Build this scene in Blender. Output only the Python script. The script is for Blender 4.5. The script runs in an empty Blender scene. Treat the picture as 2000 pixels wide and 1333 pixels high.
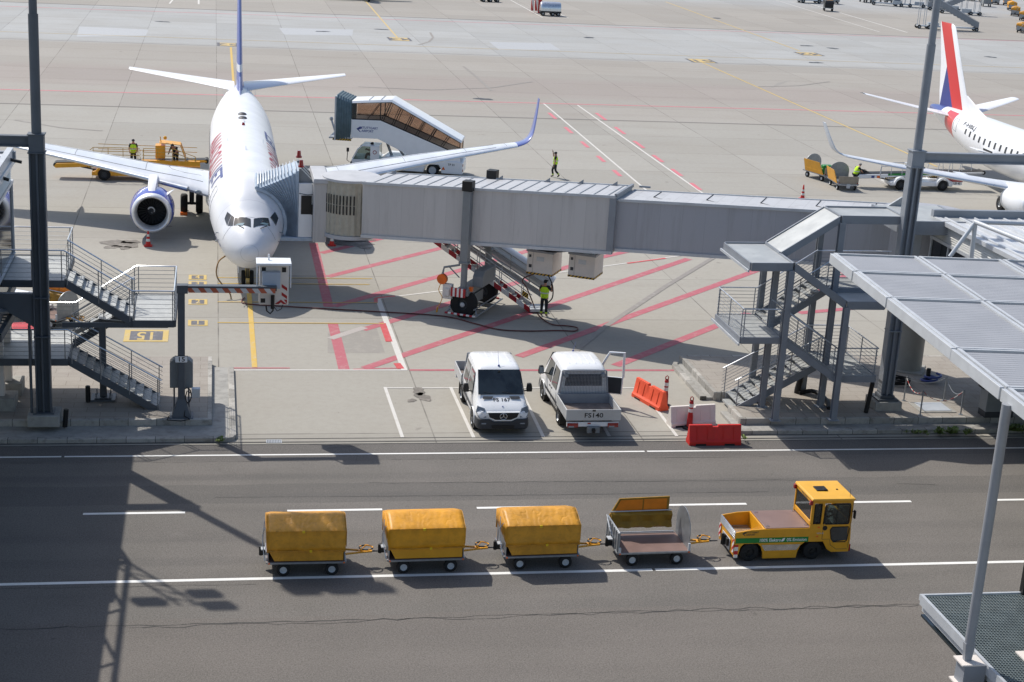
import bpy, bmesh, math, random
from mathutils import Vector as V3, Matrix
random.seed(7)
S = bpy.context.scene
COL = S.collection
R = math.radians
# ---------------------------------------------------------------- camera
FPX, PITCH, ROLL, YAW, PX0, PY0, CAMH = 3066.999, 0.290988786, 0.0554023937, 0.178588156, 946.0878, 656.6328, 20.0
fw = V3((math.sin(YAW)*math.cos(PITCH), math.cos(YAW)*math.cos(PITCH), -math.sin(PITCH)))
rt0 = V3((math.cos(YAW), -math.sin(YAW), 0)); up0 = rt0.cross(fw)
rt = rt0*math.cos(ROLL)+up0*math.sin(ROLL); up = -rt0*math.sin(ROLL)+up0*math.cos(ROLL)
cd = bpy.data.cameras.new('camera'); cam = bpy.data.objects.new('camera', cd); COL.objects.link(cam)
cam.matrix_world = Matrix(((rt.x, up.x, -fw.x, 0), (rt.y, up.y, -fw.y, 0), (rt.z, up.z, -fw.z, CAMH), (0, 0, 0, 1)))
cd.sensor_fit = 'HORIZONTAL'; cd.sensor_width = 36; cd.lens = FPX/2000*36
cd.shift_x = (1000-PX0)/2000; cd.shift_y = (PY0-666.5)/2000
cd.clip_start = 0.5; cd.clip_end = 8000
S.camera = cam
# ---------------------------------------------------------------- world and sun
SUND = V3((-0.49, 0.68, 1.0)).normalized()          # towards the sun
w = bpy.data.worlds.new('World'); S.world = w; w.use_nodes = True
sky = w.node_tree.nodes.new('ShaderNodeTexSky'); sky.sky_type = 'NISHITA'; sky.sun_disc = False
sky.sun_elevation = math.asin(SUND.z); sky.sun_rotation = math.atan2(SUND.x, SUND.y)
sky.air_density = 1.0; sky.dust_density = 1.5; sky.ozone_density = 1.0
bg = w.node_tree.nodes['Background']; bg.inputs[1].default_value = 0.138
w.node_tree.links.new(sky.outputs[0], bg.inputs[0])
sl = bpy.data.lights.new('sun', 'SUN'); sl.energy = 3.9; sl.angle = R(0.55); sl.color = (1.0, 0.95, 0.875)
so = bpy.data.objects.new('sun', sl); COL.objects.link(so)
so.rotation_euler = SUND.to_track_quat('Z', 'Y').to_euler(); so.location = SUND*100
S.view_settings.view_transform = 'Standard'; S.view_settings.look = 'None'
S.view_settings.exposure = 0.05; S.view_settings.gamma = 1; S.view_settings.use_curve_mapping = False

# ---------------------------------------------------------------- helpers
def ray(px, py): return fw+rt*((px-PX0)/FPX)-up*((py-PY0)/FPX)
def G(px, py, z=0.0):                                # where the line of sight meets the level z
    d = ray(px, py); t = (z-CAMH)/d.z; return V3((0, 0, CAMH))+d*t
def GY(px, py, y):
    d = ray(px, py); return V3((0, 0, CAMH))+d*(y/d.y)
def lin(c):
    c = c/255.0
    return c/12.92 if c <= 0.04045 else ((c+0.055)/1.055)**2.4
def rgb(r, g, b): return (lin(r), lin(g), lin(b), 1)

class NT:
    def __init__(s, name):
        s.m = bpy.data.materials.new(name); s.m.use_nodes = True; s.t = s.m.node_tree
        s.b = s.t.nodes['Principled BSDF']
    def n(s, typ, **kw):
        nd = s.t.nodes.new('ShaderNode'+typ)
        for k, v in kw.items():
            if k[0] == 'i' and not k[1].islower():
                key = k[1:]
                key = int(key) if key.isdigit() else key.replace('_', ' ')
                if isinstance(v, bpy.types.NodeSocket): s.t.links.new(v, nd.inputs[key])
                else: nd.inputs[key].default_value = v
            else: setattr(nd, k, v)
        return nd
    def math(s, op, a, b=0.0, c=None):
        kw = {'operation': op, 'i0': a, 'i1': b}
        if c is not None: kw['i2'] = c
        return s.n('Math', **kw).outputs[0]
    def mix(s, f, a, b, blend='MIX'):
        nd = s.n('Mix', data_type='RGBA', blend_type=blend, clamp_factor=True)
        for i, v in ((0, f), (6, a), (7, b)):
            if isinstance(v, bpy.types.NodeSocket): s.t.links.new(v, nd.inputs[i])
            else: nd.inputs[i].default_value = v
        return nd.outputs[2]
    def noise(s, scale, detail=3, vec=None, rough=0.55):
        nd = s.n('TexNoise', iScale=scale, iDetail=detail, iRoughness=rough)
        s.t.links.new(vec if vec else s.obj(), nd.inputs['Vector'])
        return nd.outputs[0]
    def obj(s):
        if not hasattr(s, 'tc'): s.tc = s.n('TexCoord')
        return s.tc.outputs['Object']
    def scaled(s, x, y, z=1):
        nd = s.n('Mapping'); nd.inputs['Scale'].default_value = (x, y, z); s.t.links.new(s.obj(), nd.inputs['Vector']); return nd.outputs[0]
    def sm(s, v, a, b):
        nd = s.n('MapRange', interpolation_type='SMOOTHSTEP'); s.t.links.new(v, nd.inputs[0])
        nd.inputs[1].default_value = a; nd.inputs[2].default_value = b; return nd.outputs[0]
    def out(s, col=None, rough=None, bump=None, bs=0.1, bd=0.02):
        if col is not None:
            if isinstance(col, bpy.types.NodeSocket): s.t.links.new(col, s.b.inputs['Base Color'])
            else: s.b.inputs['Base Color'].default_value = col
        if rough is not None:
            if isinstance(rough, bpy.types.NodeSocket): s.t.links.new(rough, s.b.inputs['Roughness'])
            else: s.b.inputs['Roughness'].default_value = rough
        if bump is not None:
            bn = s.n('Bump', iStrength=bs, iDistance=bd); s.t.links.new(bump, bn.inputs['Height'])
            s.t.links.new(bn.outputs[0], s.b.inputs['Normal'])
        return s.m

def mat(name, c, rough=0.5, metal=0.0, var=0.12, scale=2.5, bump=0.0, coat=0.0, dirt=0.0, fine=0.0):
    """a procedural surface: two octaves of tone, optional dirt patches, gloss that varies"""
    t = NT(name); c = rgb(*c)
    a = tuple(min(1, x*(1-var)) for x in c[:3])+(1,); b = tuple(min(1, x*(1+var)) for x in c[:3])+(1,)
    n1 = t.noise(scale, 4)
    col = t.mix(t.sm(n1, 0.3, 0.7), a, b)
    if dirt:
        d = t.sm(t.noise(scale*0.7+1.3, 6, rough=0.7), 0.52, 0.75)
        col = t.mix(t.math('MULTIPLY', d, dirt), col, (0.06, 0.05, 0.04, 1))
    if fine:
        col = t.mix(t.math('MULTIPLY', t.sm(t.noise(60, 2), 0.45, 0.75), fine), col, (0.03, 0.03, 0.03, 1))
    rv = t.n('MapRange', i3=max(0.02, rough-0.08), i4=min(1, rough+0.12)); t.t.links.new(n1, rv.inputs[0])
    t.b.inputs['Metallic'].default_value = metal
    if coat: t.b.inputs['Coat Weight'].default_value = coat; t.b.inputs['Coat Roughness'].default_value = 0.08
    return t.out(col, rv.outputs[0], t.noise(scale*6, 3) if bump else None, bump, 0.02)

def glass(name, tint, alpha=0.35, rough=0.04):
    """thin window glass: tinted see-through plus reflection"""
    t = NT(name); t.t.nodes.remove(t.b)
    tr = t.n('BsdfTransparent'); tr.inputs[0].default_value = rgb(*tint)
    gl = t.n('BsdfGlossy'); gl.inputs[0].default_value = (0.9, 0.93, 0.95, 1); gl.inputs[1].default_value = rough
    df = t.n('BsdfDiffuse'); df.inputs[0].default_value = rgb(*[x*0.35 for x in tint])
    fr = t.n('Fresnel', iIOR=1.55)
    m1 = t.n('MixShader', i0=alpha); t.t.links.new(tr.outputs[0], m1.inputs[1]); t.t.links.new(df.outputs[0], m1.inputs[2])
    m2 = t.n('MixShader'); t.t.links.new(fr.outputs[0], m2.inputs[0]); t.t.links.new(m1.outputs[0], m2.inputs[1]); t.t.links.new(gl.outputs[0], m2.inputs[2])
    t.t.links.new(m2.outputs[0], t.t.nodes['Material Output'].inputs[0])
    return t.m

_txt = {}
def text_geo(s):
    if s not in _txt:
        cu = bpy.data.curves.new('t', 'FONT'); cu.body = s; cu.align_x = 'CENTER'; cu.align_y = 'CENTER'; cu.size = 1.0; cu.resolution_u = 3; cu.offset = 0.018
        o = bpy.data.objects.new('t', cu); COL.objects.link(o)
        dg = bpy.context.evaluated_depsgraph_get(); me = bpy.data.meshes.new_from_object(o.evaluated_get(dg))
        bm = bmesh.new(); bm.from_mesh(me); bmesh.ops.triangulate(bm, faces=bm.faces[:])
        bm.verts.index_update()
        _txt[s] = ([(v.co.x, v.co.y) for v in bm.verts], [[v.index for v in f.verts] for f in bm.faces])
        bm.free(); bpy.data.objects.remove(o); bpy.data.curves.remove(cu); bpy.data.meshes.remove(me)
    return _txt[s]

def spl(pts, n):
    """Catmull-Rom through tuples of any length"""
    out = []; k = len(pts)
    for i in range(k-1):
        p0, p1, p2, p3 = pts[max(i-1, 0)], pts[i], pts[i+1], pts[min(i+2, k-1)]
        for j in range(n):
            t = j/n
            out.append(tuple(0.5*(2*b+(c-a)*t+(2*a-5*b+4*c-d)*t*t+(3*b-a-3*c+d)*t**3) for a, b, c, d in zip(p0, p1, p2, p3)))
    out.append(tuple(pts[-1])); return out

class MB:
    """collects shapes and links them as ONE mesh object"""
    def __init__(s): s.v = []; s.f = []; s.m = []; s.T = None
    def add(s, vs, fs, m=0):
        o = len(s.v)
        for v in vs:
            v = V3(v); s.v.append(s.T @ v if s.T else v)
        for f in fs: s.f.append([i+o for i in f]); s.m.append(m)
        return s
    def box(s, x0, x1, y0, y1, z0, z1, m=0):
        return s.add([(x0, y0, z0), (x1, y0, z0), (x1, y1, z0), (x0, y1, z0), (x0, y0, z1), (x1, y0, z1), (x1, y1, z1), (x0, y1, z1)],
                     [(3, 2, 1, 0), (4, 5, 6, 7), (0, 1, 5, 4), (1, 2, 6, 5), (2, 3, 7, 6), (3, 0, 4, 7)], m)
    def beam(s, p0, p1, w, h, m=0, upv=(0, 0, 1)):
        p0 = V3(p0); p1 = V3(p1); d = (p1-p0).normalized(); u = V3(upv)
        if abs(d.dot(u)) > 0.99: u = V3((0, 1, 0))
        x = d.cross(u).normalized()*(w/2); y = x.cross(d).normalized()*(h/2)
        return s.add([p0-x-y, p0+x-y, p0+x+y, p0-x+y, p1-x-y, p1+x-y, p1+x+y, p1-x+y],
                     [(3, 2, 1, 0), (4, 5, 6, 7), (0, 1, 5, 4), (1, 2, 6, 5), (2, 3, 7, 6), (3, 0, 4, 7)], m)
    def rings(s, rs, m=0, cap=True, closed=True):
        n = len(rs[0]); vs = [p for r in rs for p in r]; fs = []
        for i in range(len(rs)-1):
            for j in range(n if closed else n-1):
                k = (j+1) % n; fs.append((i*n+j, i*n+k, (i+1)*n+k, (i+1)*n+j))
        if cap: fs.append(tuple(range(n))[::-1]); fs.append(tuple((len(rs)-1)*n+j for j in range(n)))
        return s.add(vs, fs, m)
    def tube(s, path, r, n=8, m=0, cap=True):
        path = [V3(p) for p in path]; rs = []; u = None
        for i, p in enumerate(path):
            d = (path[min(i+1, len(path)-1)]-path[max(i-1, 0)]).normalized()
            if u is None: u = V3((0, 0, 1)) if abs(d.z) < 0.9 else V3((1, 0, 0))
            x = d.cross(u).normalized(); u = x.cross(d).normalized(); rr = r[i] if isinstance(r, (list, tuple)) else r
            rs.append([p+x*(math.cos(a)*rr)+u*(math.sin(a)*rr) for a in [2*math.pi*j/n for j in range(n)]])
        return s.rings(rs, m, cap)
    def cyl(s, p0, p1, r0, r1=None, n=16, m=0): return s.tube([p0, p1], [r0, r0 if r1 is None else r1], n, m)
    def lathe(s, prof, o, ax, n=24, m=0, cap=False):
        """prof: (radius, distance along ax)"""
        o = V3(o); ax = V3(ax).normalized(); u = V3((0, 0, 1)) if abs(ax.z) < 0.9 else V3((1, 0, 0)); x = ax.cross(u).normalized(); y = x.cross(ax)
        rs = [[o+ax*t+x*(math.cos(a)*r)+y*(math.sin(a)*r) for a in [2*math.pi*j/n for j in range(n)]] for r, t in prof]
        return s.rings(rs, m, cap)
    def prism(s, poly, ax, a, b, m=0):
        f = {'x': lambda p, t: (t, p[0], p[1]), 'y': lambda p, t: (p[0], t, p[1]), 'z': lambda p, t: (p[0], p[1], t)}[ax]
        return s.rings([[f(p, a) for p in poly], [f(p, b) for p in poly]], m)
    def poly(s, pts, m=0): return s.add(pts, [tuple(range(len(pts)))], m)
    def slab(s, pts, t, m=0, nrm=None):
        pts = [V3(p) for p in pts]; n = V3(nrm) if nrm else (pts[1]-pts[0]).cross(pts[-1]-pts[0]).normalized()
        return s.rings([pts, [p+n*t for p in pts]], m)
    def ball(s, c, rx, ry=None, rz=None, n=12, m=0):
        ry = ry or rx; rz = rz or rx; c = V3(c); k = n//2
        rs = [[(c.x+rx*math.sin(math.pi*i/k)*math.cos(2*math.pi*j/n), c.y+ry*math.sin(math.pi*i/k)*math.sin(2*math.pi*j/n), c.z+rz*math.cos(math.pi*i/k)) for j in range(n)] for i in range(1, k)]
        o = len(rs)*n; s.add([p for r in rs for p in r]+[(c.x, c.y, c.z+rz), (c.x, c.y, c.z-rz)],
              [(i*n+j, i*n+(j+1) % n, (i+1)*n+(j+1) % n, (i+1)*n+j) for i in range(len(rs)-1) for j in range(n)] +
              [(o, (j+1) % n, j) for j in range(n)]+[(o+1, o-n+j, o-n+(j+1) % n) for j in range(n)], m); return s
    def text(s, txt, o, xd, yd, size, m=0, asp=1.0):
        vs, fs = text_geo(txt); o = V3(o); xd = V3(xd).normalized()*size*asp; yd = V3(yd).normalized()*size
        return s.add([o+xd*x+yd*y for x, y in vs], fs, m)
    def build(s, name, mats, parent=None, bevel=0.0, seg=2, ang=34, norm=True):
        me = bpy.data.meshes.new(name); me.from_pydata([tuple(v) for v in s.v], [], s.f)
        for k in (mats if isinstance(mats, (list, tuple)) else [mats]): me.materials.append(k)
        me.polygons.foreach_set('material_index', s.m); me.update()
        if norm:
            bm = bmesh.new(); bm.from_mesh(me); bmesh.ops.remove_doubles(bm, verts=bm.verts[:], dist=1e-5)
            bmesh.ops.recalc_face_normals(bm, faces=bm.faces[:]); bm.to_mesh(me); bm.free()
        me.polygons.foreach_set('use_smooth', [True]*len(me.polygons)); me.set_sharp_from_angle(angle=R(ang))
        o = bpy.data.objects.new(name, me); COL.objects.link(o)
        if parent: o.parent = parent
        if bevel:
            b = o.modifiers.new('bevel', 'BEVEL'); b.width = bevel; b.segments = seg; b.limit_method = 'ANGLE'; b.angle_limit = R(32); b.harden_normals = False
        return o

def tag(o, label=None, cat=None, group=None, kind=None):
    if label: o['label'] = label
    if cat: o['category'] = cat
    if group: o['group'] = group
    if kind: o['kind'] = kind
    return o
def thing(name, label, cat, loc=(0, 0, 0), rz=0.0, group=None):
    o = bpy.data.objects.new(name, None); COL.objects.link(o); o.empty_display_size = 0.2
    o.location = loc; o.rotation_euler = (0, 0, rz); return tag(o, label, cat, group)
def copy_tree(o, parent=None):
    c = o.copy(); COL.objects.link(c)
    if parent: c.parent = parent
    for ch in list(o.children): copy_tree(ch, c)
    return c
def struct(o): o['kind'] = 'structure'; return o
# ---------------------------------------------------------------- materials
M = {}
M['white'] = mat('white_paint', (236, 237, 238), 0.32, var=0.02, coat=0.3)
M['vanwhite'] = mat('van_paint', (240, 241, 241), 0.28, var=0.015, coat=0.5)
M['planewhite'] = mat('aircraft_white', (234, 236, 239), 0.36, var=0.02, scale=0.8, coat=0.15)
M['planegrey'] = mat('aircraft_grey', (196, 203, 212), 0.33, var=0.04, scale=0.8, coat=0.2)
M['alu'] = mat('bare_aluminium', (215, 218, 222), 0.28, 0.85, var=0.04)
M['lip'] = mat('inlet_lip_metal', (226, 228, 231), 0.42, 0.5, var=0.03)
M['steel'] = mat('galvanised_steel', (150, 154, 158), 0.42, 0.6, var=0.1, scale=5)
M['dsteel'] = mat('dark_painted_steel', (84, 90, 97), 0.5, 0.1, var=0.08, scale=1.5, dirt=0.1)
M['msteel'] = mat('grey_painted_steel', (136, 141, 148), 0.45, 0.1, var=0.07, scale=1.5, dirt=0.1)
M['lsteel'] = mat('light_steel', (190, 194, 198), 0.4, 0.2, var=0.06, scale=2, dirt=0.06)
M['tunnel'] = mat('bridge_cladding', (178, 180, 184), 0.5, var=0.03, scale=0.7, dirt=0.06)
M['tunnelroof'] = mat('bridge_roof', (186, 187, 189), 0.55, var=0.06, scale=1.2, dirt=0.12)
M['bluegrey'] = mat('bellows_fabric', (176, 190, 204), 0.75, var=0.08, scale=3, dirt=0.12)
M['sea'] = mat('grey_green_fabric', (92, 112, 122), 0.8, var=0.12, scale=3)
M['slat'] = mat('pale_roller_slats', (178, 172, 156), 0.5, var=0.08, scale=4, dirt=0.2)
M['rubber'] = mat('tyre_rubber', (26, 26, 27), 0.8, var=0.25, scale=8)
M['black'] = mat('black_plastic', (18, 19, 21), 0.5, var=0.15)
M['dgrey'] = mat('dark_grey_plastic', (52, 55, 60), 0.55, var=0.1)
M['mgrey'] = mat('mid_grey_paint', (128, 132, 134), 0.5, var=0.06, dirt=0.1)
M['yellow'] = mat('yellow_paint', (226, 160, 28), 0.4, var=0.06, scale=2.5, coat=0.2, dirt=0.05)
def tarp_mat(name, c, dirt, fold):
    t = NT(name); n1 = t.noise(2.2, 5, rough=0.65); col = t.mix(t.sm(n1, 0.3, 0.7), rgb(*[x*0.9 for x in c]), rgb(*[min(255, x*1.05) for x in c]))
    d = t.sm(t.noise(5, 6, t.scaled(1, 1, 2.2), 0.75), 0.5, 0.72); col = t.mix(t.math('MULTIPLY', d, dirt), col, rgb(92, 70, 34))
    sp = t.n('SeparateXYZ'); t.t.links.new(t.obj(), sp.inputs[0]); a = t.math('ABSOLUTE', t.math('SUBTRACT', t.noise(1.7, 2, t.scaled(1, 1, .6)), 0.5)); crease = t.sm(a, 0.0, 0.05)
    w_ = t.n('TexWave', iScale=1.3, iDistortion=7.0, iDetail=2.0); t.t.links.new(t.scaled(1.2, 1.2, .35), w_.inputs['Vector'])
    h = t.math('ADD', t.math('MULTIPLY', crease, 0.6), t.math('MULTIPLY', w_.outputs[1], 0.35))
    return t.out(col, 0.5, h, fold, 0.05)
M['tarp'] = tarp_mat('yellow_tarpaulin', (224, 156, 30), 0.12, 0.14)
M['tarpold'] = tarp_mat('worn_yellow_tarpaulin', (212, 150, 42), 0.3, 0.24)
M['tarpin'] = mat('orange_tarpaulin', (226, 128, 12), 0.6, var=0.08, scale=3)
M['tarpolive'] = mat('folded_tarpaulin', (150, 112, 26), 0.65, var=0.15, scale=4, bump=0.5)
M['deck'] = mat('brown_plywood_deck', (120, 96, 88), 0.55, var=0.1, scale=2, dirt=0.15)
M['red'] = mat('red_plastic', (200, 34, 26), 0.5, var=0.06)
M['orange'] = mat('orange_plastic', (236, 88, 52), 0.55, var=0.06, scale=3, dirt=0.05)
M['deepred'] = mat('signal_red', (168, 22, 26), 0.45, var=0.08)
M['blue'] = mat('aircraft_blue', (42, 66, 170), 0.25, var=0.04, coat=0.6)
M['navy'] = mat('navy_lettering', (58, 74, 140), 0.4, var=0.05)
M['tailblue'] = mat('tail_blue', (96, 110, 172), 0.3, var=0.06, coat=0.3)
M['redtxt'] = mat('red_lettering', (176, 62, 84), 0.4, var=0.05)
M['green'] = mat('green_band', (18, 128, 52), 0.4, var=0.05)
M['beige'] = mat('off_white_plastic', (222, 214, 206), 0.55, var=0.04, dirt=0.1)
M['lamp'] = mat('clear_lamp', (140, 148, 156), 0.15, 0.3, var=0.1)
M['redlamp'] = mat('red_lamp', (150, 12, 16), 0.2, var=0.1, coat=0.5)
M['amber'] = mat('amber_plastic', (230, 104, 20), 0.35, var=0.08)
M['concrete'] = mat('cast_concrete', (158, 156, 150), 0.85, var=0.14, scale=3, bump=0.4, dirt=0.3)
M['kerb'] = mat('kerb_stone', (176, 172, 164), 0.85, var=0.14, scale=3, bump=0.4, dirt=0.28)
M['hiviz'] = mat('lime_vest', (200, 240, 44), 0.7, var=0.06)
M['reflect'] = mat('reflective_tape', (214, 220, 214), 0.35, var=0.05)
M['cloth'] = mat('dark_cloth', (34, 37, 42), 0.85, var=0.15)
M['skin'] = mat('skin', (182, 132, 108), 0.55, var=0.06)
M['hair'] = mat('dark_hair', (36, 28, 24), 0.7, var=0.2)
M['greyhair'] = mat('grey_hair', (136, 132, 128), 0.7, var=0.1)
M['wood'] = mat('bed_floor', (124, 112, 104), 0.75, var=0.25, scale=6, dirt=0.4)
M['gldark'] = glass('dark_window_glass', (52, 62, 68), 0.5)
M['glcab'] = glass('clear_cab_glass', (176, 190, 188), 0.12)
M['glbronze'] = glass('bronze_glass', (243, 231, 222), 0.1)
M['glwall'] = glass('wall_glass', (60, 78, 100), 0.55)
def carglass():
    t = NT('windscreen_glass'); t.b.inputs['Coat Weight'].default_value = 0.6; t.b.inputs['Coat Roughness'].default_value = 0.02
    return t.out(t.mix(t.sm(t.noise(1.3, 3), 0.35, 0.65), rgb(24, 30, 34), rgb(46, 54, 58)), 0.04)
M['wglass'] = carglass()
def stripes(name, c1, c2, vec, period, duty=0.5, rough=0.5):
    t = NT(name); d = t.n('VectorMath', operation='DOT_PRODUCT'); t.t.links.new(t.obj(), d.inputs[0]); d.inputs[1].default_value = vec
    f = t.math('LESS_THAN', t.math('FRACT', t.math('DIVIDE', d.outputs['Value'], period)), duty)
    return t.out(t.mix(f, rgb(*c1), rgb(*c2)), rough)
M['redwhite'] = stripes('red_white_stripes', (226, 222, 218), (180, 30, 36), (0.8, 0.5, 0.0), 0.3)
M['yb'] = stripes('yellow_black_stripes', (206, 160, 40), (22, 22, 22), (1, 0.4, 1), 0.17)

# ---------------------------------------------------------------- ground
def apron_mat():
    t = NT('apron_concrete'); sp = t.n('SeparateXYZ'); t.t.links.new(t.obj(), sp.inputs[0]); X, Y = sp.outputs[0], sp.outputs[1]
    nz = t.noise(0.05, 4)
    yy = t.math('ADD', Y, t.math('MULTIPLY', t.math('SUBTRACT', nz, 0.5), 1.5))
    r = t.n('ValToRGB'); t.t.links.new(t.math('DIVIDE', yy, 400.0), r.inputs[0]); r.color_ramp.interpolation = 'LINEAR'
    warm, grey, brown, pink, lite, lite2 = rgb(166, 162, 152), rgb(166, 163, 155), rgb(164, 159, 151), rgb(162, 154, 147), rgb(173, 174, 172), rgb(170, 171, 170)
    stops = [(0, warm), (80, warm), (100, grey), (127.6, grey), (128.6, brown), (140, brown), (141, pink), (152, pink), (154, brown), (171.4, brown),
             (172, lite), (211.4, lite), (212, brown), (246, brown), (262, lite2), (400, lite2)]
    e = r.color_ramp.elements
    while len(e) > 1: e.remove(e[-1])
    e[0].position = 0; e[0].color = stops[0][1]
    for a, c in stops[1:]: q = e.new(a/400.0); q.color = c
    col = r.outputs[0]
    PXJ, PYJ = 7.72, 7.46
    u = t.math('DIVIDE', t.math('SUBTRACT', X, 0.22), PXJ); v = t.math('DIVIDE', t.math('SUBTRACT', Y, 60.95), PYJ)
    cell = t.n('CombineXYZ', i0=t.math('FLOOR', u), i1=t.math('FLOOR', v)); wn = t.n('TexWhiteNoise', noise_dimensions='2D'); t.t.links.new(cell.outputs[0], wn.inputs['Vector'])
    tone = t.n('MapRange', i3=0.93, i4=1.05); t.t.links.new(wn.outputs[0], tone.inputs[0])
    hs = t.n('HueSaturation', iValue=tone.outputs[0]); t.t.links.new(col, hs.inputs['Color']); col = hs.outputs[0]
    big = t.sm(t.noise(0.16, 5, rough=0.65), 0.35, 0.72); col = t.mix(t.math('MULTIPLY', big, 0.22), col, rgb(150, 142, 130))
    streak = t.sm(t.noise(1.0, 5, t.scaled(0.05, 0.5)), 0.5, 0.75); col = t.mix(t.math('MULTIPLY', streak, 0.2), col, rgb(138, 130, 122))
    fine = t.noise(3.2, 6, rough=0.75); col = t.mix(t.math('MULTIPLY', t.sm(fine, 0.38, 0.7), 0.14), col, rgb(120, 113, 104))
    grain = t.noise(26, 3); col = t.mix(t.math('MULTIPLY', t.sm(grain, 0.4, 0.7), 0.1), col, rgb(110, 104, 96))
    pits = t.sm(t.noise(7.0, 2, rough=0.4), 0.74, 0.79); col = t.mix(t.math('MULTIPLY', pits, 0.5), col, rgb(86, 82, 78))
    spots = t.sm(t.noise(0.9, 3, rough=0.5), 0.7, 0.78); col = t.mix(t.math('MULTIPLY', spots, 0.35), col, rgb(96, 90, 86))
    def joint(c, period, wd):
        d = t.math('MULTIPLY', t.math('ABSOLUTE', t.math('SUBTRACT', t.math('FRACT', t.math('ADD', c, 0.5)), 0.5)), period)
        return t.math('SUBTRACT', 1.0, t.sm(d, wd*0.5, wd))
    j = t.math('MAXIMUM', joint(u, PXJ, 0.035), joint(v, PYJ, 0.045))
    jn = t.math('MULTIPLY', j, t.math('ADD', 0.3, t.math('MULTIPLY', t.sm(t.noise(0.4, 3), 0.35, 0.65), 0.45)))
    col = t.mix(jn, col, rgb(92, 88, 84))
    for yj, wd, k in ((128.2, 0.16, 0.6), (171.8, 0.12, 0.5), (211.8, 0.2, 0.8)):
        d = t.math('ABSOLUTE', t.math('SUBTRACT', Y, yj)); col = t.mix(t.math('MULTIPLY', t.math('SUBTRACT', 1.0, t.sm(d, wd, wd*2)), k), col, rgb(86, 84, 82))
    t.b.inputs['Specular IOR Level'].default_value = 0.25
    return t.out(col, 0.88, fine, 0.12, 0.02)
struct(MB().poly([(-900, -200, 0), (1500, -200, 0), (1500, 2200, 0), (-900, 2200, 0)]).build('apron', apron_mat(), norm=False))

def asphalt_mat():
    t = NT('road_asphalt'); sp = t.n('SeparateXYZ'); t.t.links.new(t.obj(), sp.inputs[0]); Y = sp.outputs[1]
    col = t.mix(t.sm(t.noise(0.25, 5), 0.35, 0.7), rgb(121, 117, 111), rgb(130, 125, 119))
    st = t.sm(t.noise(0.8, 4, t.scaled(0.06, 0.8)), 0.4, 0.7); col = t.mix(t.math('MULTIPLY', st, 0.25), col, rgb(90, 87, 85))
    wy = t.math('ADD', Y, t.math('MULTIPLY', t.math('SUBTRACT', t.noise(0.5, 2), 0.5), 0.25))
    def band(a, b, k, c):
        f = t.math('MULTIPLY', t.math('GREATER_THAN', wy, a), t.math('LESS_THAN', wy, b)); return t.mix(t.math('MULTIPLY', f, k), col, c)
    col = band(47.15, 48.75, 0.45, rgb(98, 96, 93)); col = band(20, 39.2, 0.45, rgb(125, 118, 111)); col = band(50.9, 60, 0.3, rgb(86, 84, 84))
    for yc, wd in ((42.9, .45), (44.6, .45), (47.7, .4), (49.4, .4)):
        d = t.math('ABSOLUTE', t.math('SUBTRACT', wy, yc)); k = t.math('MULTIPLY', t.math('SUBTRACT', 1.0, t.sm(d, wd*.3, wd)), t.math('MULTIPLY', t.sm(t.noise(.5, 4, t.scaled(.15, 1)), .3, .7), .3)); col = t.mix(k, col, rgb(88, 87, 86))
    oil = t.sm(t.noise(2.6, 3, rough=.5), .72, .78); col = t.mix(t.math('MULTIPLY', oil, .35), col, rgb(70, 69, 68))
    pale = t.sm(t.noise(.35, 5, rough=.7), .6, .75); col = t.mix(t.math('MULTIPLY', pale, .3), col, rgb(140, 134, 129))
    g = t.noise(22, 4, rough=0.8); col = t.mix(t.math('MULTIPLY', t.sm(g, 0.36, 0.66), 0.55), col, rgb(66, 64, 62))
    g2 = t.noise(30, 2, t.scaled(1.3, 1.3)); col = t.mix(t.math('MULTIPLY', t.sm(g2, 0.6, 0.72), 0.55), col, rgb(170, 164, 156))
    t.b.inputs['Specular IOR Level'].default_value = 0.2
    return t.out(col, 0.9, g, 0.35, 0.02)
AS_Y = 52.42
struct(MB().poly([(-200, 10, 0.004), (260, 10, 0.004), (260, AS_Y, 0.004), (-200, AS_Y, 0.004)]).build('road', asphalt_mat(), norm=False))

def paint(name, c, wear=0.35, base=(186, 180, 170)):
    t = NT(name); n = t.noise(2.2, 6, rough=0.75); f = t.sm(n, 0.46, 0.72)
    col = t.mix(t.math('MULTIPLY', f, wear), rgb(*c), rgb(*base))
    col = t.mix(t.math('MULTIPLY', t.sm(t.noise(14, 4, rough=0.8), 0.5, 0.7), wear*0.5), col, rgb(*[x*0.75 for x in base]))
    return t.out(col, 0.7)
P = {'white': paint('white_marking', (208, 205, 198), 0.45), 'rwhite': paint('road_white_marking', (232, 231, 226), 0.15, (120, 116, 112)),
     'red': paint('red_marking', (176, 92, 102), 0.32), 'red2': paint('bright_red_marking', (196, 72, 76), 0.3), 'redfar': paint('faded_red_marking', (206, 112, 122), 0.4),
     'yel': paint('yellow_marking', (206, 170, 74), 0.55), 'yelfar': paint('faded_yellow_marking', (200, 172, 104), 0.65), 'yelw': paint('worn_yellow_marking', (200, 172, 96), 0.6), 'slate': paint('slate_marking', (92, 92, 98), 0.25), 'palew': paint('worn_white_marking', (176, 168, 162), 0.7, (166, 160, 150))}
Z = [0.006]
def strip(mb, pts, wd, z):
    pts = [V3((p[0], p[1], 0)) for p in pts]
    for a, b in zip(pts, pts[1:]):
        d = (b-a); n = V3((-d.y, d.x, 0)).normalized()*(wd/2)
        mb.poly([(a-n).to_tuple()[:2]+(z,), (b-n).to_tuple()[:2]+(z,), (b+n).to_tuple()[:2]+(z,), (a+n).to_tuple()[:2]+(z,)])
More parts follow.
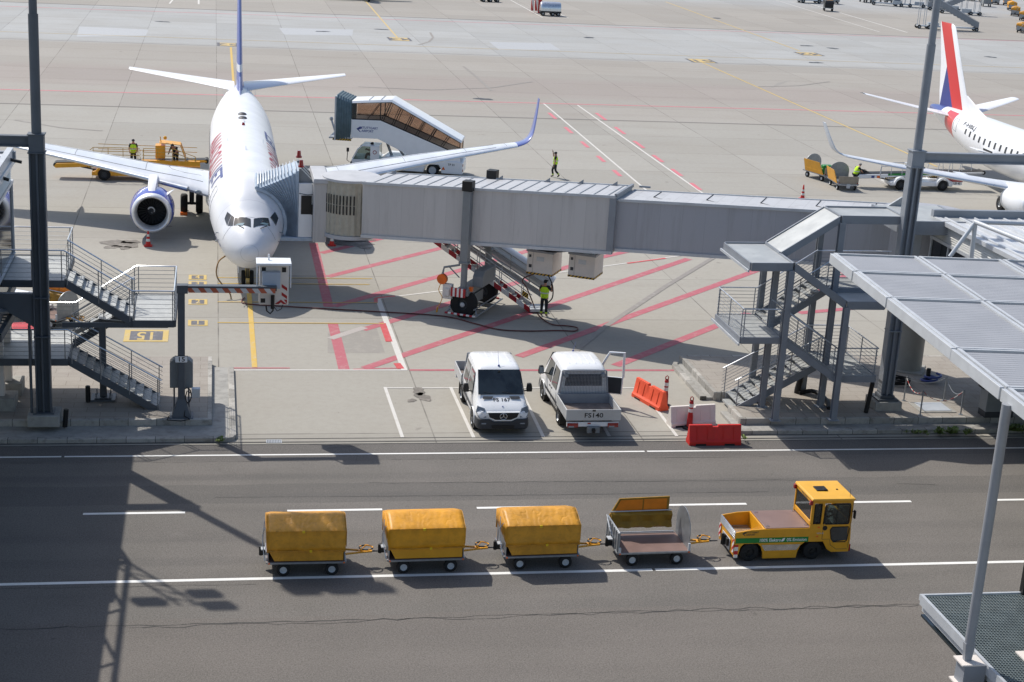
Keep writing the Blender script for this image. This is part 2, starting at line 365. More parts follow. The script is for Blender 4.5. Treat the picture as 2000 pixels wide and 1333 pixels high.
def marks(name, m, items, z):
    mb = MB()
    for k, (pts, wd) in enumerate(items): strip(mb, [G(*p) if len(p) == 2 else p[:2] for p in pts], wd, z+0.0006*k)
    o = mb.build(name, P[m], norm=False); return struct(o)
W3 = lambda x, y: (x, y, 0)
# road paint
marks('road_edge_line', 'rwhite', [([W3(-60, 41.62), W3(G(1274, 1114).x, 41.62)], 0.16), ([W3(G(1280, 1114).x, 41.62), W3(90, 41.62)], 0.16),
      ([W3(-60, 51.42), W3(G(120, 892).x, 51.42)], 0.11), ([W3(G(126, 892).x, 51.42), W3(G(1260, 884).x, 51.42)], 0.11), ([W3(G(1265, 884).x, 51.42), W3(90, 51.42)], 0.11)], 0.009)
marks('lane_dash', 'rwhite', [([W3(G(a, 990).x, 46.5), W3(G(b, 990).x, 46.5)], 0.15) for a, b in ((-230, -50), (165, 362), (560, 745), (930, 1110), (1292, 1462), (1630, 1790), (1950, 2130))], 0.009)
# stand hatching
BOX = []
for a, b in [((612, 475), (642, 600)), ((650, 633), (672, 722)), ((627, 495), (770, 460)), ((640, 541), (890, 478)), ((652, 599), (1130, 462)), ((708, 645), (1180, 500)),
             ((712, 720), (1345, 506)), ((1013, 697), (1480, 528)), ((1202, 715), (1462, 612)), ((1153, 508), (1250, 486)),
             ((1660, 735), (1760, 680)), ((1640, 527), (1890, 705)), ((1560, 612), (1700, 600)), ((1590, 575), (1665, 532)), ((1845, 705), (1905, 672))]: BOX.append(([a, b], 0.46))
marks('red_hatching', 'red', BOX, 0.004)
marks('red_stop_line', 'red', [([(417, 719.5), (566, 719.5)], 0.12), ([(690, 722), (790, 719)], 0.12), ([(800, 723.5), (1320, 724)], 0.2), ([(1700, 722), (2100, 726)], 0.2)], 0.008)
marks('red_tick', 'red2', [([(747, 632), (760, 668)], 0.3), ([(775, 710), (783, 721)], 0.3), ([(734, 592), (734, 583), (772, 579)], 0.18), ([(1225, 515), (1300, 505)], 0.18)], 0.012)
marks('red_clearance_line', 'redfar', [([(-200, 169.8), (2200, 231.6)], 0.3), ([(-200, 5.5), (2200, 88)], 0.28)], 0.008)
RD = []
for (x0, y0, x1, y1), n in (((1078, 218, 1236, 358), 5), ((1150, 218, 1372, 382), 6)):
    for k in range(n):
        t0 = k/n+0.02; t1 = t0+0.085
        dx_ = -9 if n == 5 else 10; RD.append(([(x0+(x1-x0)*t0+dx_, y0+(y1-y0)*t0), (x0+(x1-x0)*t1+dx_, y0+(y1-y0)*t1)], 0.3))
marks('red_dash', 'redfar', RD, 0.008)
marks('white_stand_line', 'white', [([(425, 723.5), (795, 723.5)], 0.13), ([(738, 584), (790, 724)], 0.26), ([(738, 584), (868, 568)], 0.14), ([(1040, 540), (1330, 500)], 0.13),
      ([(1062, 203), (1262, 372)], 0.16), ([(1128, 206), (1392, 392)], 0.16), ([(1480, -10), (1718, 63)], 0.2), ([(1520, -10), (1772, 64)], 0.28),
      ([(985, -6), (1060, 35)], 0.18), ([(1020, -8), (1110, 36)], 0.18), ([(340, -3), (331, 8)], 0.25), ([(388, -3), (388, 9)], 0.25), ([(-40, 500), (165, 570)], 0.13)], 0.010)
marks('parking_bay_line', 'white', [([(750, 758.5), (1252, 758.5)], 0.1), ([(752, 757), (786, 855)], 0.13), ([(880, 757), (925, 855)], 0.13), ([(1014, 757), (1061, 854)], 0.13), ([(1134, 757), (1190, 853)], 0.13), ([(1250, 757), (1322, 853)], 0.13)], 0.013)
marks('stand_centre_line', 'yel', [([W3(1.66, 61.2), W3(1.74, 171)], 0.22)], 0.014)
marks('stop_bar', 'yel', [([(425, y0), (x1, y0+2)], 0.09) for y0, x1 in ((543, 727), (554.5, 722), (590.5, 738), (631, 750))], 0.018)
marks('taxi_line', 'yelfar', [([(1365, 120), (1830, 326)], 0.22), ([(710, -2), (776, 74)], 0.22), ([(1300, 4), (1562, 100)], 0.24), ([(-200, 55), (2200, 140)], 0.18)], 0.011)
marks('worn_white_line', 'palew', [([(645, 662), (712, 640)], 0.4)], 0.009)
def numbox(cx, cy, w, h, txt, flip=False, far=False):
    """a painted stand number: yellow surround, slate panel, yellow figures"""
    c = G(cx, cy); a = MB(); a.poly([(c.x-w/2, c.y-h/2, 0.014), (c.x+w/2, c.y-h/2, 0.014), (c.x+w/2, c.y+h/2, 0.014), (c.x-w/2, c.y+h/2, 0.014)], 0)
    k = 0.16 if not far else 0.12
    kx, ky = ((0.24, 0.22) if w > 1 else (0.14, 0.13)) if not far else (0.3, 0.0)
    kw, kh = w/2-kx, h/2-ky-(0.12 if far else 0)
    a.poly([(c.x-kw, c.y-kh, 0.018), (c.x+kw, c.y-kh, 0.018), (c.x+kw, c.y+kh, 0.018), (c.x-kw, c.y+kh, 0.018)], 1)
    s = -1 if flip else 1
    a.text(txt, (c.x, c.y, 0.022), (s, 0, 0), (0, s, 0), h*(0.9 if not far else 0.8), 2, 0.55 if not far else 1.0)
    m = [P['yelw'], P['slate'], P['yelw']] if not far else [P['slate'], P['yelfar'], P['slate']]
    struct(a.build('stand_number', m, norm=False))
numbox(386, 542.5, 0.86, 0.92, '4'); numbox(386, 554.5, 0.86, 0.8, '3'); numbox(386.5, 590.5, 0.86, 0.92, '2'); numbox(386.5, 631.5, 0.86, 0.9, '1')
numbox(286, 656.5, 1.85, 1.75, '15', True)
numbox(780, 77, 2.7, 3.4, '44', True, True); numbox(1580, 106, 2.9, 3.4, '42', True, True); numbox(1370, 119.5, 3.0, 3.4, '51', True, True); numbox(445, 87.5, 2.3, 3.0, '52', True, True)
# repaired patches, stains and manholes
PT = paint('cement_patch', (146, 141, 133), 0.6, (166, 159, 148)); PT2 = paint('pale_patch', (174, 176, 177), 0.8, (162, 164, 165)); ST = paint('oil_stain', (112, 106, 98), 0.8, (160, 152, 142))
def blot(mb, px, py, rx, ry, z, n=18):
    c = G(px, py); pts = []
    ph = random.random()*9
    for i in range(n):
        a = 2*math.pi*i/n; k = 1+0.25*math.sin(2*a+ph)+0.15*math.sin(5*a+ph*2); pts.append((c.x+rx*k*math.cos(a), c.y+ry*k*math.sin(a), z))
    mb.poly(pts)
mb = MB()
for q in [[(640, 650), (735, 640), (752, 690), (640, 690)], [(1520, 162), (1545, 157), (1500, 175)]]: mb.poly([G(*p, 0.0035) for p in q])
struct(mb.build('cement_repair', PT, norm=False))
mb = MB()
for q in [[(150, 72), (155, 52), (290, 58), (285, 70)], [(555, 68), (545, 55), (690, 58), (688, 70)], [(975, 98), (955, 82), (1075, 85), (1095, 98)]]: mb.poly([G(*p, 0.0035) for p in q])
struct(mb.build('pale_repair', PT2, norm=False))
mb = MB()
for a in [(235, 477, .9, .8), (255, 473, .4, .5), (245, 485, .3, .3), (220, 483, .4, .35), (818, 765, .28, .4), (826, 776, .3, .45), (804, 783, .16, .2), (690, 476, 1.3, .5), (700, 470, .8, .4), (712, 484, .4, .3), (300, 443, .8, .5)]: blot(mb, *a, 0.016)
struct(mb.build('oil_stain', ST, norm=False))
mb = MB()
for px, py in [(630, 62), (1627, 95), (1593, 123), (1575, 90), (745, 58), (1150, 74), (318, 43), (1400, 36), (1935, 112), (944, 194)]: blot(mb, px, py, 0.75, 0.55, 0.0157)
struct(mb.build('manhole_cover', M['dgrey'], norm=False))
TM = paint('tyre_mark', (140, 134, 127), .8, (160, 156, 148)); mb = MB()
for k, pts in enumerate(([(818, 88), (838, 82), (846, 74), (840, 64)], [(905, 130), (930, 150), (960, 178)], [(30, 235), (120, 250), (200, 256)], [(700, 170), (840, 176), (960, 172), (1040, 160)], [(1120, 690), (1180, 640), (1300, 560), (1400, 500)], [(1480, 170), (1560, 168), (1620, 160)], [(860, 430), (980, 470), (1100, 480)])):
    strip(mb, [tuple(G(*p))[:2] for p in pts], .28, .0142+.0003*k)
struct(mb.build('tyre_mark', TM, norm=False))
# gutter between apron and road
mb = MB()
mb.box(-200, 300, AS_Y-0.02, AS_Y+0.05, -0.02, 0.012, 0); mb.box(-200, 300, 52.62, 52.7, -0.02, 0.014, 0); mb.box(-200, 300, 52.98, 53.03, -0.02, 0.010, 0)
struct(mb.build('drain_channel', mat('channel_dark', (92, 90, 86), 0.8, var=0.3, scale=1)))
mb = MB(); c = G(535, 863)
mb.box(c.x-0.27, c.x+0.27, c.y-0.16, c.y+0.16, 0, 0.016, 0)
for i in range(9):
    for j in range(3): mb.box(c.x-0.245+i*0.056, c.x-0.208+i*0.056, c.y-0.14+j*0.1, c.y-0.08+j*0.1, 0.016, 0.018, 1)
tag(mb.build('drain_grate', [M['lsteel'], M['black']]), 'small barred steel drain grate set in the channel beside the road', 'drain grate')
# cracks in the asphalt
def crack(pts, wd, z=0.0085, seg=0.35, amp=0.05):
    mb = MB(); pts = [G(*p) for p in pts]; out = []
    for a, b in zip(pts, pts[1:]):
        n = max(2, int((b-a).length/seg))
        for i in range(n): out.append(a+(b-a)*(i/n)+V3((0, random.uniform(-amp, amp), 0)))
    out.append(pts[-1])
    for a, b in zip(out, out[1:]):
        w0 = wd*random.uniform(0.3, 1.3); mb.poly([(a.x, a.y-w0/2, z), (b.x, b.y-w0/2, z), (b.x, b.y+w0/2, z), (a.x, a.y+w0/2, z)])
    return mb
cr = MB()
for pts, wd, amp in [([(-40, 1231), (300, 1221), (700, 1212), (1000, 1202), (1300, 1196), (1600, 1188), (1795, 1181)], 0.038, 0.06), ([(250, 1228), (700, 1214), (1000, 1206), (1300, 1193), (1795, 1183)], 0.03, 0.1),
                  ([(720, 944), (1240, 941), (1560, 938)], 0.03, 0.03), ([(420, 972), (900, 969), (1160, 966), (1500, 961)], 0.025, 0.02), ([(0, 906), (300, 904), (900, 897), (1500, 893)], 0.02, 0.02), ([(1750, 945), (1830, 948)], 0.05, 0.05), ([(0, 1151), (500, 1142)], 0.02, 0.02), ([(680, 870), (700, 884), (694, 905)], 0.03, 0.04), ([(560, 868), (700, 871), (640, 876)], 0.02, 0.05)]:
    c = crack(pts, wd, amp=amp); cr.v_off = len(cr.v); cr.add(c.v, c.f)
struct(cr.build('road_crack', mat('crack_tar', (64, 62, 60), 0.8), norm=False))
# pavements: two steps of kerb with a paved top
def paver_mat():
    t = NT('paving_slabs'); br = t.n('TexBrick', iScale=1.0); t.t.links.new(t.obj(), br.inputs['Vector'])
    br.offset = 0.5; br.inputs['Brick Width'].default_value = 1.0; br.inputs['Row Height'].default_value = 0.5; br.inputs['Mortar Size'].default_value = 0.009
    br.inputs['Color1'].default_value = rgb(160, 153, 143); br.inputs['Color2'].default_value = rgb(155, 148, 139); br.inputs['Mortar'].default_value = rgb(120, 112, 103)
    col = t.mix(t.math('MULTIPLY', t.sm(t.noise(0.9, 5, rough=0.7), 0.45, 0.7), 0.3), br.outputs[0], rgb(120, 110, 100))
    col = t.mix(t.math('MULTIPLY', t.sm(t.noise(18, 3), 0.45, 0.7), 0.15), col, rgb(100, 92, 84))
    return t.out(col, 0.85, br.outputs['Fac'], 0.2, 0.01)
PAV = paver_mat()
def kerb_mat():
    t = NT('kerb_blocks'); sp = t.n('SeparateXYZ'); t.t.links.new(t.obj(), sp.inputs[0])
    fx = t.math('FRACT', t.math('DIVIDE', t.math('ADD', sp.outputs[0], 100.0), 1.0)); fy = t.math('FRACT', t.math('DIVIDE', t.math('ADD', sp.outputs[1], 100.0), 1.0))
    j = t.math('MAXIMUM', t.math('LESS_THAN', fx, 0.025), t.math('LESS_THAN', fy, 0.025))
    cell = t.n('CombineXYZ', i0=t.math('FLOOR', t.math('ADD', sp.outputs[0], 100.0)), i1=t.math('FLOOR', t.math('ADD', sp.outputs[1], 100.0))); wn = t.n('TexWhiteNoise', noise_dimensions='2D'); t.t.links.new(cell.outputs[0], wn.inputs['Vector'])
    col = t.mix(wn.outputs[0], rgb(150, 147, 140), rgb(184, 180, 172))
    col = t.mix(t.math('MULTIPLY', t.sm(t.noise(3, 6, rough=0.75), 0.45, 0.7), 0.55), col, rgb(92, 88, 78))
    col = t.mix(t.math('MULTIPLY', j, 0.8), col, rgb(60, 58, 54))
    return t.out(col, 0.88, t.noise(25, 3), 0.3, 0.01)
KERB = kerb_mat()
XL = -0.2
mb = MB(); mb.box(-60, XL, 54.3, 61.6, -0.05, 0.34, 0); a = mb.build('pavement', [PAV]); struct(a)
mb = MB(); mb.box(-60, XL+0.02, 54.12, 54.3, -0.05, 0.345, 0); mb.box(XL, XL+0.16, 54.12, 61.6, -0.05, 0.343, 0)
mb.prism([(-60, 53.0), (XL+0.62, 53.0), (XL+0.78, 53.1), (XL+0.82, 53.3), (XL+0.82, 60.9), (XL+0.16, 60.9), (XL+0.16, 54.12), (-60, 54.12)], 'z', -0.05, 0.12, 1)
mb.prism([(-60, 52.7), (XL+0.62, 52.7), (XL+0.9, 52.8), (XL+1.02, 53.1), (XL+1.02, 60.8), (XL+0.8, 60.95), (XL+0.8, 53.2), (XL+0.6, 52.95), (-60, 52.95)], 'z', -0.05, 0.155, 0)
struct(mb.build('kerb', [KERB, M['concrete']], bevel=0.015))
XR = 19.85
mb = MB()
mb.prism([(XR, 61.7), (XR, 57.1), (XR+1.7, 57.1), (XR+1.7, 55.3), (XR+0.1, 55.3), (XR+0.1, 54.0), (90, 54.0), (90, 61.7)], 'z', -0.05, 0.36, 0)
struct(mb.build('pavement', [PAV]))
mb = MB()
mb.box(XR-0.16, XR, 56.94, 61.86, -0.05, 0.365, 0); mb.box(XR, XR+1.7, 56.94, 57.1, -0.05, 0.363, 0)
mb.box(XR, 90, 61.7, 61.86, -0.05, 0.363, 0)
mb.box(XR-0.06, XR+0.1, 53.84, 55.4, -0.05, 0.365, 0); mb.box(XR+0.1, 90, 53.84, 54.0, -0.05, 0.363, 0)
mb.prism([(XR-0.42, 61.2), (XR-0.42, 57.0), (XR-0.16, 57.0), (XR-0.16, 61.5)], 'z', -0.05, 0.12, 1)
mb.prism([(XR-0.5, 61.5), (XR-0.68, 61.1), (XR-0.68, 57.0), (XR-0.42, 57.0), (XR-0.42, 61.2), (XR-0.3, 61.5)], 'z', -0.05, 0.17, 0)
mb.box(XR-0.4, 90, 53.3, 53.84, -0.05, 0.12, 1); mb.box(XR-0.35, XR-0.06, 53.84, 55.4, -0.05, 0.12, 1)
mb.box(XR-0.45, 90, 53.05, 53.3, -0.05, 0.16, 0)
struct(mb.build('kerb', [KERB, M['concrete']], bevel=0.015))
# ---------------------------------------------------------------- steel stairs
def rail(name, parent, base, h=1.1, bars=6, posts=None, top=M['alu'], low=M['steel'], pr=0.02, kick=0.12):
    """one railing: top tube, thin bars and uprights, standing on the polyline 'base'"""
    mb = MB(); base = [V3(b) for b in base]
    mb.tube([b+V3((0, 0, h)) for b in base], 0.027, 8, 0)
    for k in range(bars):
        z = kick+(h-kick)*k/bars; mb.tube([b+V3((0, 0, z)) for b in base], 0.0095, 5, 1)
    for a, b in zip(base, base[1:]):
        n = max(1, round((b-a).length/1.35))
        for i in range(n+1):
            q = a+(b-a)*(0.04+0.92*i/n); mb.cyl(q-V3((0, 0, 0.1)), q+V3((0, 0, h)), pr, n=6, m=1)
    return mb.build(name, [top, low], parent)
def flight(parent, x0, z0, x1, z1, ya, yb, n, sm, tm, open_=True, sh=0.3):
    for y in (ya, yb):
        st = MB(); s = 0.03 if y == ya else -0.03
        st.slab([(x0, y, z0-sh+0.06), (x1, y, z1-sh+0.06), (x1, y, z1+0.08), (x0, y, z0+0.08)], s*2, nrm=(0, 1, 0))
        st.build('stringer', sm, parent, bevel=0.008)
    tr = MB(); dx = (x1-x0)/n; dz = (z1-z0)/n; sg = 1 if dx > 0 else -1
    for i in range(n):
        xa = x0+dx*i; xb = xa+dx*1.12; z = z0+dz*(i+0.85)
        tr.box(min(xa, xb), max(xa, xb), ya+0.06, yb-0.06, z-0.035, z)
        if not open_: tr.box(min(xa, xa+0.012*sg), max(xa, xa+0.012*sg), ya+0.06, yb-0.06, z-dz, z-0.03)
    tr.build('tread', tm, parent)
def landing(parent, x0, x1, y0, y1, z, sm, fm, t=0.24):
    mb = MB(); mb.box(x0+0.02, x1-0.02, y0+0.02, y1-0.02, z-0.05, z, 1)
    for a in (((x0, y0), (x1, y0)), ((x1, y0), (x1, y1)), ((x1, y1), (x0, y1)), ((x0, y1), (x0, y0))):
        (p, q), (r, s) = a; cx = 0.06
        mb.box(min(p, r)-(cx if p == r and p == x0 else 0), max(p, r)+(cx if p == r and p == x1 else 0), min(q, s)-(cx if q == s and q == y0 else 0), max(q, s)+(cx if q == s and q == y1 else 0), z-t, z+0.02, 0)
    return mb.build('landing', [sm, fm], parent, bevel=0.006)
GRAT = mat('stair_grating', (176, 178, 176), 0.55, 0.3, var=0.08, scale=6, fine=0.3)
ls = thing('external_staircase', 'dark steel zigzag escape stairs with thin bar railings on the left paved island', 'staircase', (-4, 56.5, 0.34))
def off(o, *a): return tuple(V3(p)-o.location for p in a)
L = ls.location; lx, ly, lz = -L.x, -L.y, -L.z
ZA, ZB, ZC = 2.28, 3.73, 5.18
ya, yb, yc, yd = 55.2, 56.75, 57.15, 58.75
def LX(x): return x-L.x
def LY(y): return y-L.y
def LZ(z): return z-L.z
ds = M['dsteel']
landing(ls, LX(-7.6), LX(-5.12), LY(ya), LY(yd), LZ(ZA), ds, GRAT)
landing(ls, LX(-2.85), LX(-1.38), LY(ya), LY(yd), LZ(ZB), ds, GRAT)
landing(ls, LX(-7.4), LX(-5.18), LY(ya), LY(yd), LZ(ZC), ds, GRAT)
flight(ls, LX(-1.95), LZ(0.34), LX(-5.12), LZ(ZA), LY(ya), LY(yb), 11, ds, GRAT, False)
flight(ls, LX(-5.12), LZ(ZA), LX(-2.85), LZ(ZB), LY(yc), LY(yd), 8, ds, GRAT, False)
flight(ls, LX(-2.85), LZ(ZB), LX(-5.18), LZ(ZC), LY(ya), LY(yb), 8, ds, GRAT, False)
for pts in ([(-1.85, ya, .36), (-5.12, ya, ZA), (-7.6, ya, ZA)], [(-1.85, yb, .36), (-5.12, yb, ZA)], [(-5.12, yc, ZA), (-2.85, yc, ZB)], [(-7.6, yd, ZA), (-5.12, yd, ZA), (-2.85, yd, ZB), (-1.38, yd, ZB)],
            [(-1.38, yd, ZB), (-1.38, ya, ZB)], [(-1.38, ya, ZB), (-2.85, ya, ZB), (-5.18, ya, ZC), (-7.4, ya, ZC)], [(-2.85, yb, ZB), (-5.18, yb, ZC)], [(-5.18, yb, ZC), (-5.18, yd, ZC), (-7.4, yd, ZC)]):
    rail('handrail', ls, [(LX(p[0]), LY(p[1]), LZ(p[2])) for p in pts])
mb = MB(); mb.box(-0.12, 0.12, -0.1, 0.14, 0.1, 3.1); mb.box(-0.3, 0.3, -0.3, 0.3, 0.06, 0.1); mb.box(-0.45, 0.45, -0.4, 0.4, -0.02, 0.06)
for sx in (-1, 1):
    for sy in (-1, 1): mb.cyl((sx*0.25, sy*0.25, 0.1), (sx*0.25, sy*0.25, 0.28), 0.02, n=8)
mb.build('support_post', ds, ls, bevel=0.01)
mb = MB(); mb.box(-1.3, 2.4, -1.25, -1.15, 3.1, 3.28); mb.beam((0, -0.05, 3.0), (1.2, -1.1, 3.2), 0.12, 0.16); mb.beam((0, 0.1, 3.0), (-1.0, 1.2, 2.2), 0.12, 0.16)
mb.build('brace', ds, ls)

# ---------------------------------------------------------------- right stair tower with roofs
ms = M['msteel']
PANEL = mat('roof_panel', (176, 178, 176), 0.42, 0.15, var=0.1, scale=1.2, dirt=0.2)
rs = thing('stair_tower', 'grey steel stair tower with panelled roofs and bar railings on the right paved island', 'stair tower', (22.3, 55.2, 0.36))
L = rs.location
YF, YM, YM2, YB = 53.76, 55.1, 55.3, 56.85
landing(rs, LX(23.3), LX(24.95), LY(YF), LY(YB), LZ(2.1), ms, GRAT)
landing(rs, LX(19.45), LX(21.0), LY(YF), LY(YB), LZ(3.62), ms, GRAT)
landing(rs, LX(23.3), LX(26.4), LY(YM2), LY(YB), LZ(5.15), ms, GRAT)
flight(rs, LX(20.15), LZ(0.3), LX(23.3), LZ(2.1), LY(YM2), LY(YB), 10, ms, GRAT)
flight(rs, LX(23.3), LZ(2.1), LX(21.0), LZ(3.62), LY(YF), LY(YM), 9, ms, GRAT)
flight(rs, LX(21.0), LZ(3.62), LX(23.3), LZ(5.15), LY(YM2), LY(YB), 9, ms, GRAT)
for pts in ([(19.95, YM2, .3), (23.3, YM2, 2.1)], [(19.95, YB, .3), (23.3, YB, 2.1), (24.95, YB, 2.1)], [(24.95, YB, 2.1), (24.95, YF, 2.1), (23.3, YF, 2.1), (21.0, YF, 3.62), (19.45, YF, 3.62)], [(23.3, YM, 2.1), (21.0, YM, 3.62)],
            [(19.45, YF, 3.62), (19.45, YB, 3.62), (21.0, YB, 3.62), (23.3, YB, 5.15), (26.4, YB, 5.15)], [(21.0, YM2, 3.62), (23.3, YM2, 5.15), (26.4, YM2, 5.15)]):
    rail('handrail', rs, [(LX(p[0]), LY(p[1]), LZ(p[2])) for p in pts], bars=7, top=M['alu'], low=M['msteel'])
def hcol(mb, x, y, z0, z1, w=0.22, d=0.22, m=0):
    t = 0.03
    mb.box(x-w/2, x+w/2, y-d/2, y-d/2+t, z0, z1, m); mb.box(x-w/2, x+w/2, y+d/2-t, y+d/2, z0, z1, m); mb.box(x-t/2, x+t/2, y-d/2+t, y+d/2-t, z0, z1, m)
for x, y, z1 in ((21.08, YF-0.1, 6.25), (23.42, YF-0.1, 4.85), (21.08, YM+0.1, 6.3), (23.5, YM+0.1, 7.75), (21.25, YB+0.14, 6.3), (23.42, YB+0.14, 7.75)):
    mb = MB(); hcol(mb, LX(x), LY(y), 0.0, LZ(z1)); mb.box(LX(x)-0.2, LX(x)+0.2, LY(y)-0.18, LY(y)+0.18, 0.0, 0.025); mb.build('column', ms, rs)
def roofp(x0, z0, x1, z1, y0, y1, t=0.26):
    mb = MB(); mb.slab([(LX(x0), LY(y0), LZ(z0)), (LX(x1), LY(y0), LZ(z1)), (LX(x1), LY(y1), LZ(z1)), (LX(x0), LY(y1), LZ(z0))], 0.03, 1, (0, 0, -1))
    for y, s in ((y0, -1), (y1, 1)):
        mb.slab([(LX(x0), LY(y), LZ(z0)-t), (LX(x1), LY(y), LZ(z1)-t), (LX(x1), LY(y), LZ(z1)+0.06), (LX(x0), LY(y), LZ(z0)+0.06)], 0.07, 0, (0, s, 0))
    for x, z, s in ((x0, z0, -1), (x1, z1, 1)):
        mb.box(LX(x)-(0.06 if s < 0 else 0), LX(x)+(0.06 if s > 0 else 0), LY(y0)+0.002, LY(y1)-0.002, LZ(z)-t+0.01, LZ(z)+0.05, 0)
    mb.build('roof', [ms, PANEL], rs, bevel=0.006)
roofp(19.55, 6.45, 21.15, 6.46, YF, YB+0.1); roofp(21.22, 6.47, 23.38, 5.03, YF, YM); roofp(23.45, 5.0, 24.95, 5.0, YF, YM+0.1)
roofp(21.22, 6.5, 23.42, 7.93, YM2, YB+0.1); roofp(23.49, 7.95, 26.0, 7.95, YM2, YB+0.1)
for x, z in ((19.36, 3.43), (19.45, 6.26)): mb = MB(); mb.beam((LX(x)-0.02, LY(YF)-0.1, LZ(z)-0.06), (LX(x)-0.02, LY(YB)+0.2, LZ(z)-0.06), 0.06, 0.09); mb.build('edge_trim', M['lsteel'], rs)
mb = MB(); mb.box(LX(19.95), LX(20.3), LY(55.35), LY(56.6), LZ(0.12), LZ(0.2)); mb.build('bottom_step', GRAT, rs)

# ---------------------------------------------------------------- gate masts
def mast(x, y, side, label, m, zc=10.25):
    t = thing('steel_mast', label, 'mast', (x, y, 0.3))
    p = MB(); p.prism([(-0.55, -0.5), (0.55, -0.5), (0.55, 0.55), (-0.55, 0.55)], 'z', 0.0, 0.42); p.build('concrete_base', M['concrete'], t, bevel=0.03)
    c = MB(); w = 0.23
    for sx in (-1, 1): c.box(sx*w-0.03, sx*w+0.03, -0.2, 0.2, 0.42, zc-0.6)
    c.box(-w+0.03, w-0.03, -0.05, -0.02, 0.42, zc-0.6); c.box(-0.035, 0.035, -0.2, -0.05, 0.42, zc-0.6); c.box(-w, w, 0.06, 0.09, 0.42, zc-0.6)
    c.box(-0.36, 0.36, -0.33, 0.33, 0.42, 0.46)
    for z in (3.2, 4.6): c.box(-w-0.04, w+0.04, -0.24, 0.24, z, z+0.05)
    c.build('column', m, t, bevel=0.006)
    k = MB(); k.box(-w-0.06, w+0.06, -0.26, 0.26, zc-0.6, zc-0.55); k.box(-w-0.02, w+0.02, -0.22, 0.22, zc-0.55, zc+0.02); k.box(-w-0.06, w+0.06, -0.26, 0.26, zc+0.02, zc+0.06)
    k.build('collar', m, t, bevel=0.006)
    u = MB(); u.cyl((0, 0, zc+0.06), (0, 0, zc+4.0), 0.165, n=20); u.cyl((0, 0, zc+4.0), (0, 0, 18.7), 0.135, n=20); u.build('upper_tube', m, t)
    b = MB(); x0, x1 = (w+0.02, 9.0) if side > 0 else (-9.0, -w-0.02)
    b.box(x0, x1, -0.14, 0.14, zc-0.07, zc-0.02); b.box(x0, x1, -0.03, 0.03, zc-0.35, zc-0.07); b.box(x0, x1, -0.14, 0.14, zc-0.4, zc-0.35); b.build('cross_beam', m, t)
    f = MB(); f.box(-1.3, 1.3, -0.08, 0.08, 18.4, 18.55)
    for xx in (-1.05, 0.0, 1.05): f.prism([(xx-0.4, 18.6), (xx+0.4, 18.6), (xx+0.4, 19.3), (xx-0.4, 19.3)], 'y', -0.22, 0.1)
    f.build('floodlight_bank', M['dgrey'], t)
    return t
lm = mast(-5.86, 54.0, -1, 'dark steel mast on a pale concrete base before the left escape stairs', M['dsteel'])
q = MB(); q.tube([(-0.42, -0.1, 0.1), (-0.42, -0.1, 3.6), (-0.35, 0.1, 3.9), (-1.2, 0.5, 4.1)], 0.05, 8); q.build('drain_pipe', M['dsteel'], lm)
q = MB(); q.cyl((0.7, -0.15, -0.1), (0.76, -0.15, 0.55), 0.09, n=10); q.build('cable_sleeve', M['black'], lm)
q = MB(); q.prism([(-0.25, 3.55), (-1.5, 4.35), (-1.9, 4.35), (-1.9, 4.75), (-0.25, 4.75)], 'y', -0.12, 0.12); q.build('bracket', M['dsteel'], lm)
rm = mast(26.08, 55.1, 1, 'grey steel mast on a stepped concrete base beside the right stair tower', M['msteel'])
q = MB(); q.box(-0.42, 0.42, -0.4, 0.42, 0.42, 0.5); q.box(-0.3, 0.3, -0.28, 0.28, 0.5, 0.62); q.build('base_plate', M['dsteel'], rm, bevel=0.01)

# ---------------------------------------------------------------- stand 15 post with docking display
t = thing('gantry_post', 'dark square post with a striped arm and a number 15 plate', 'post', (-1.12, 54.55, 0.34))
L = t.location
mb = MB(); mb.box(-0.125, 0.125, -0.125, 0.125, 0.55, 4.62); mb.rings([[(-0.3*k, -0.26*k, z), (0.3*k, -0.26*k, z), (0.3*k, 0.26*k, z), (-0.3*k, 0.26*k, z)] for k, z in ((1.15, 0.0), (1.1, 0.1), (0.72, 0.4), (0.42, 0.72))]); mb.box(-0.42, 0.42, -0.36, 0.36, -0.01, 0.03)
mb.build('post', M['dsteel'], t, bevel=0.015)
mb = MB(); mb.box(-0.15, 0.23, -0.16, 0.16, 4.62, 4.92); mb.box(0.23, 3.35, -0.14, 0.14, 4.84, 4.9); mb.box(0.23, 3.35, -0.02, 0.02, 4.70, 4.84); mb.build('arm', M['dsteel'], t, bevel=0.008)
mb = MB(); mb.box(0.24, 3.3, -0.15, -0.135, 4.66, 4.83); mb.build('striped_board', stripes('pale_red_white', (206, 204, 200), (186, 96, 66), (1, 0, 0.75), 0.42), t)
mb = MB(); mb.box(-0.23, 0.23, -0.155, -0.13, 2.06, 2.32, 0); mb.box(-0.215, 0.215, -0.159, -0.155, 2.075, 2.305, 1); mb.text('15', (0, -0.162, 2.185), (1, 0, 0), (0, 0, 1), 0.24, 2, 1.15); mb.build('number_plate', [M['black'], M['white'], M['black']], t)
mb = MB(); mb.tube([(0.13, -0.05, 1.05), (0.2, -0.1, 1.1), (0.32, -0.1, 1.0), (0.36, -0.1, 0.75), (0.28, -0.1, 0.55), (0.18, -0.1, 0.55), (0.14, -0.1, 0.75), (0.2, -0.1, 0.98), (0.34, -0.1, 0.9)], 0.022, 7)
mb.tube([(0.22, -0.1, 0.56), (0.15, -0.15, 0.4), (0.1, -0.3, 0.1), (0.3, -0.45, 0.02), (0.0, -0.62, 0.02), (-0.5, -0.5, 0.02), (-0.45, -0.2, 0.05)], 0.02, 7); mb.build('cable_coil', M['black'], t)
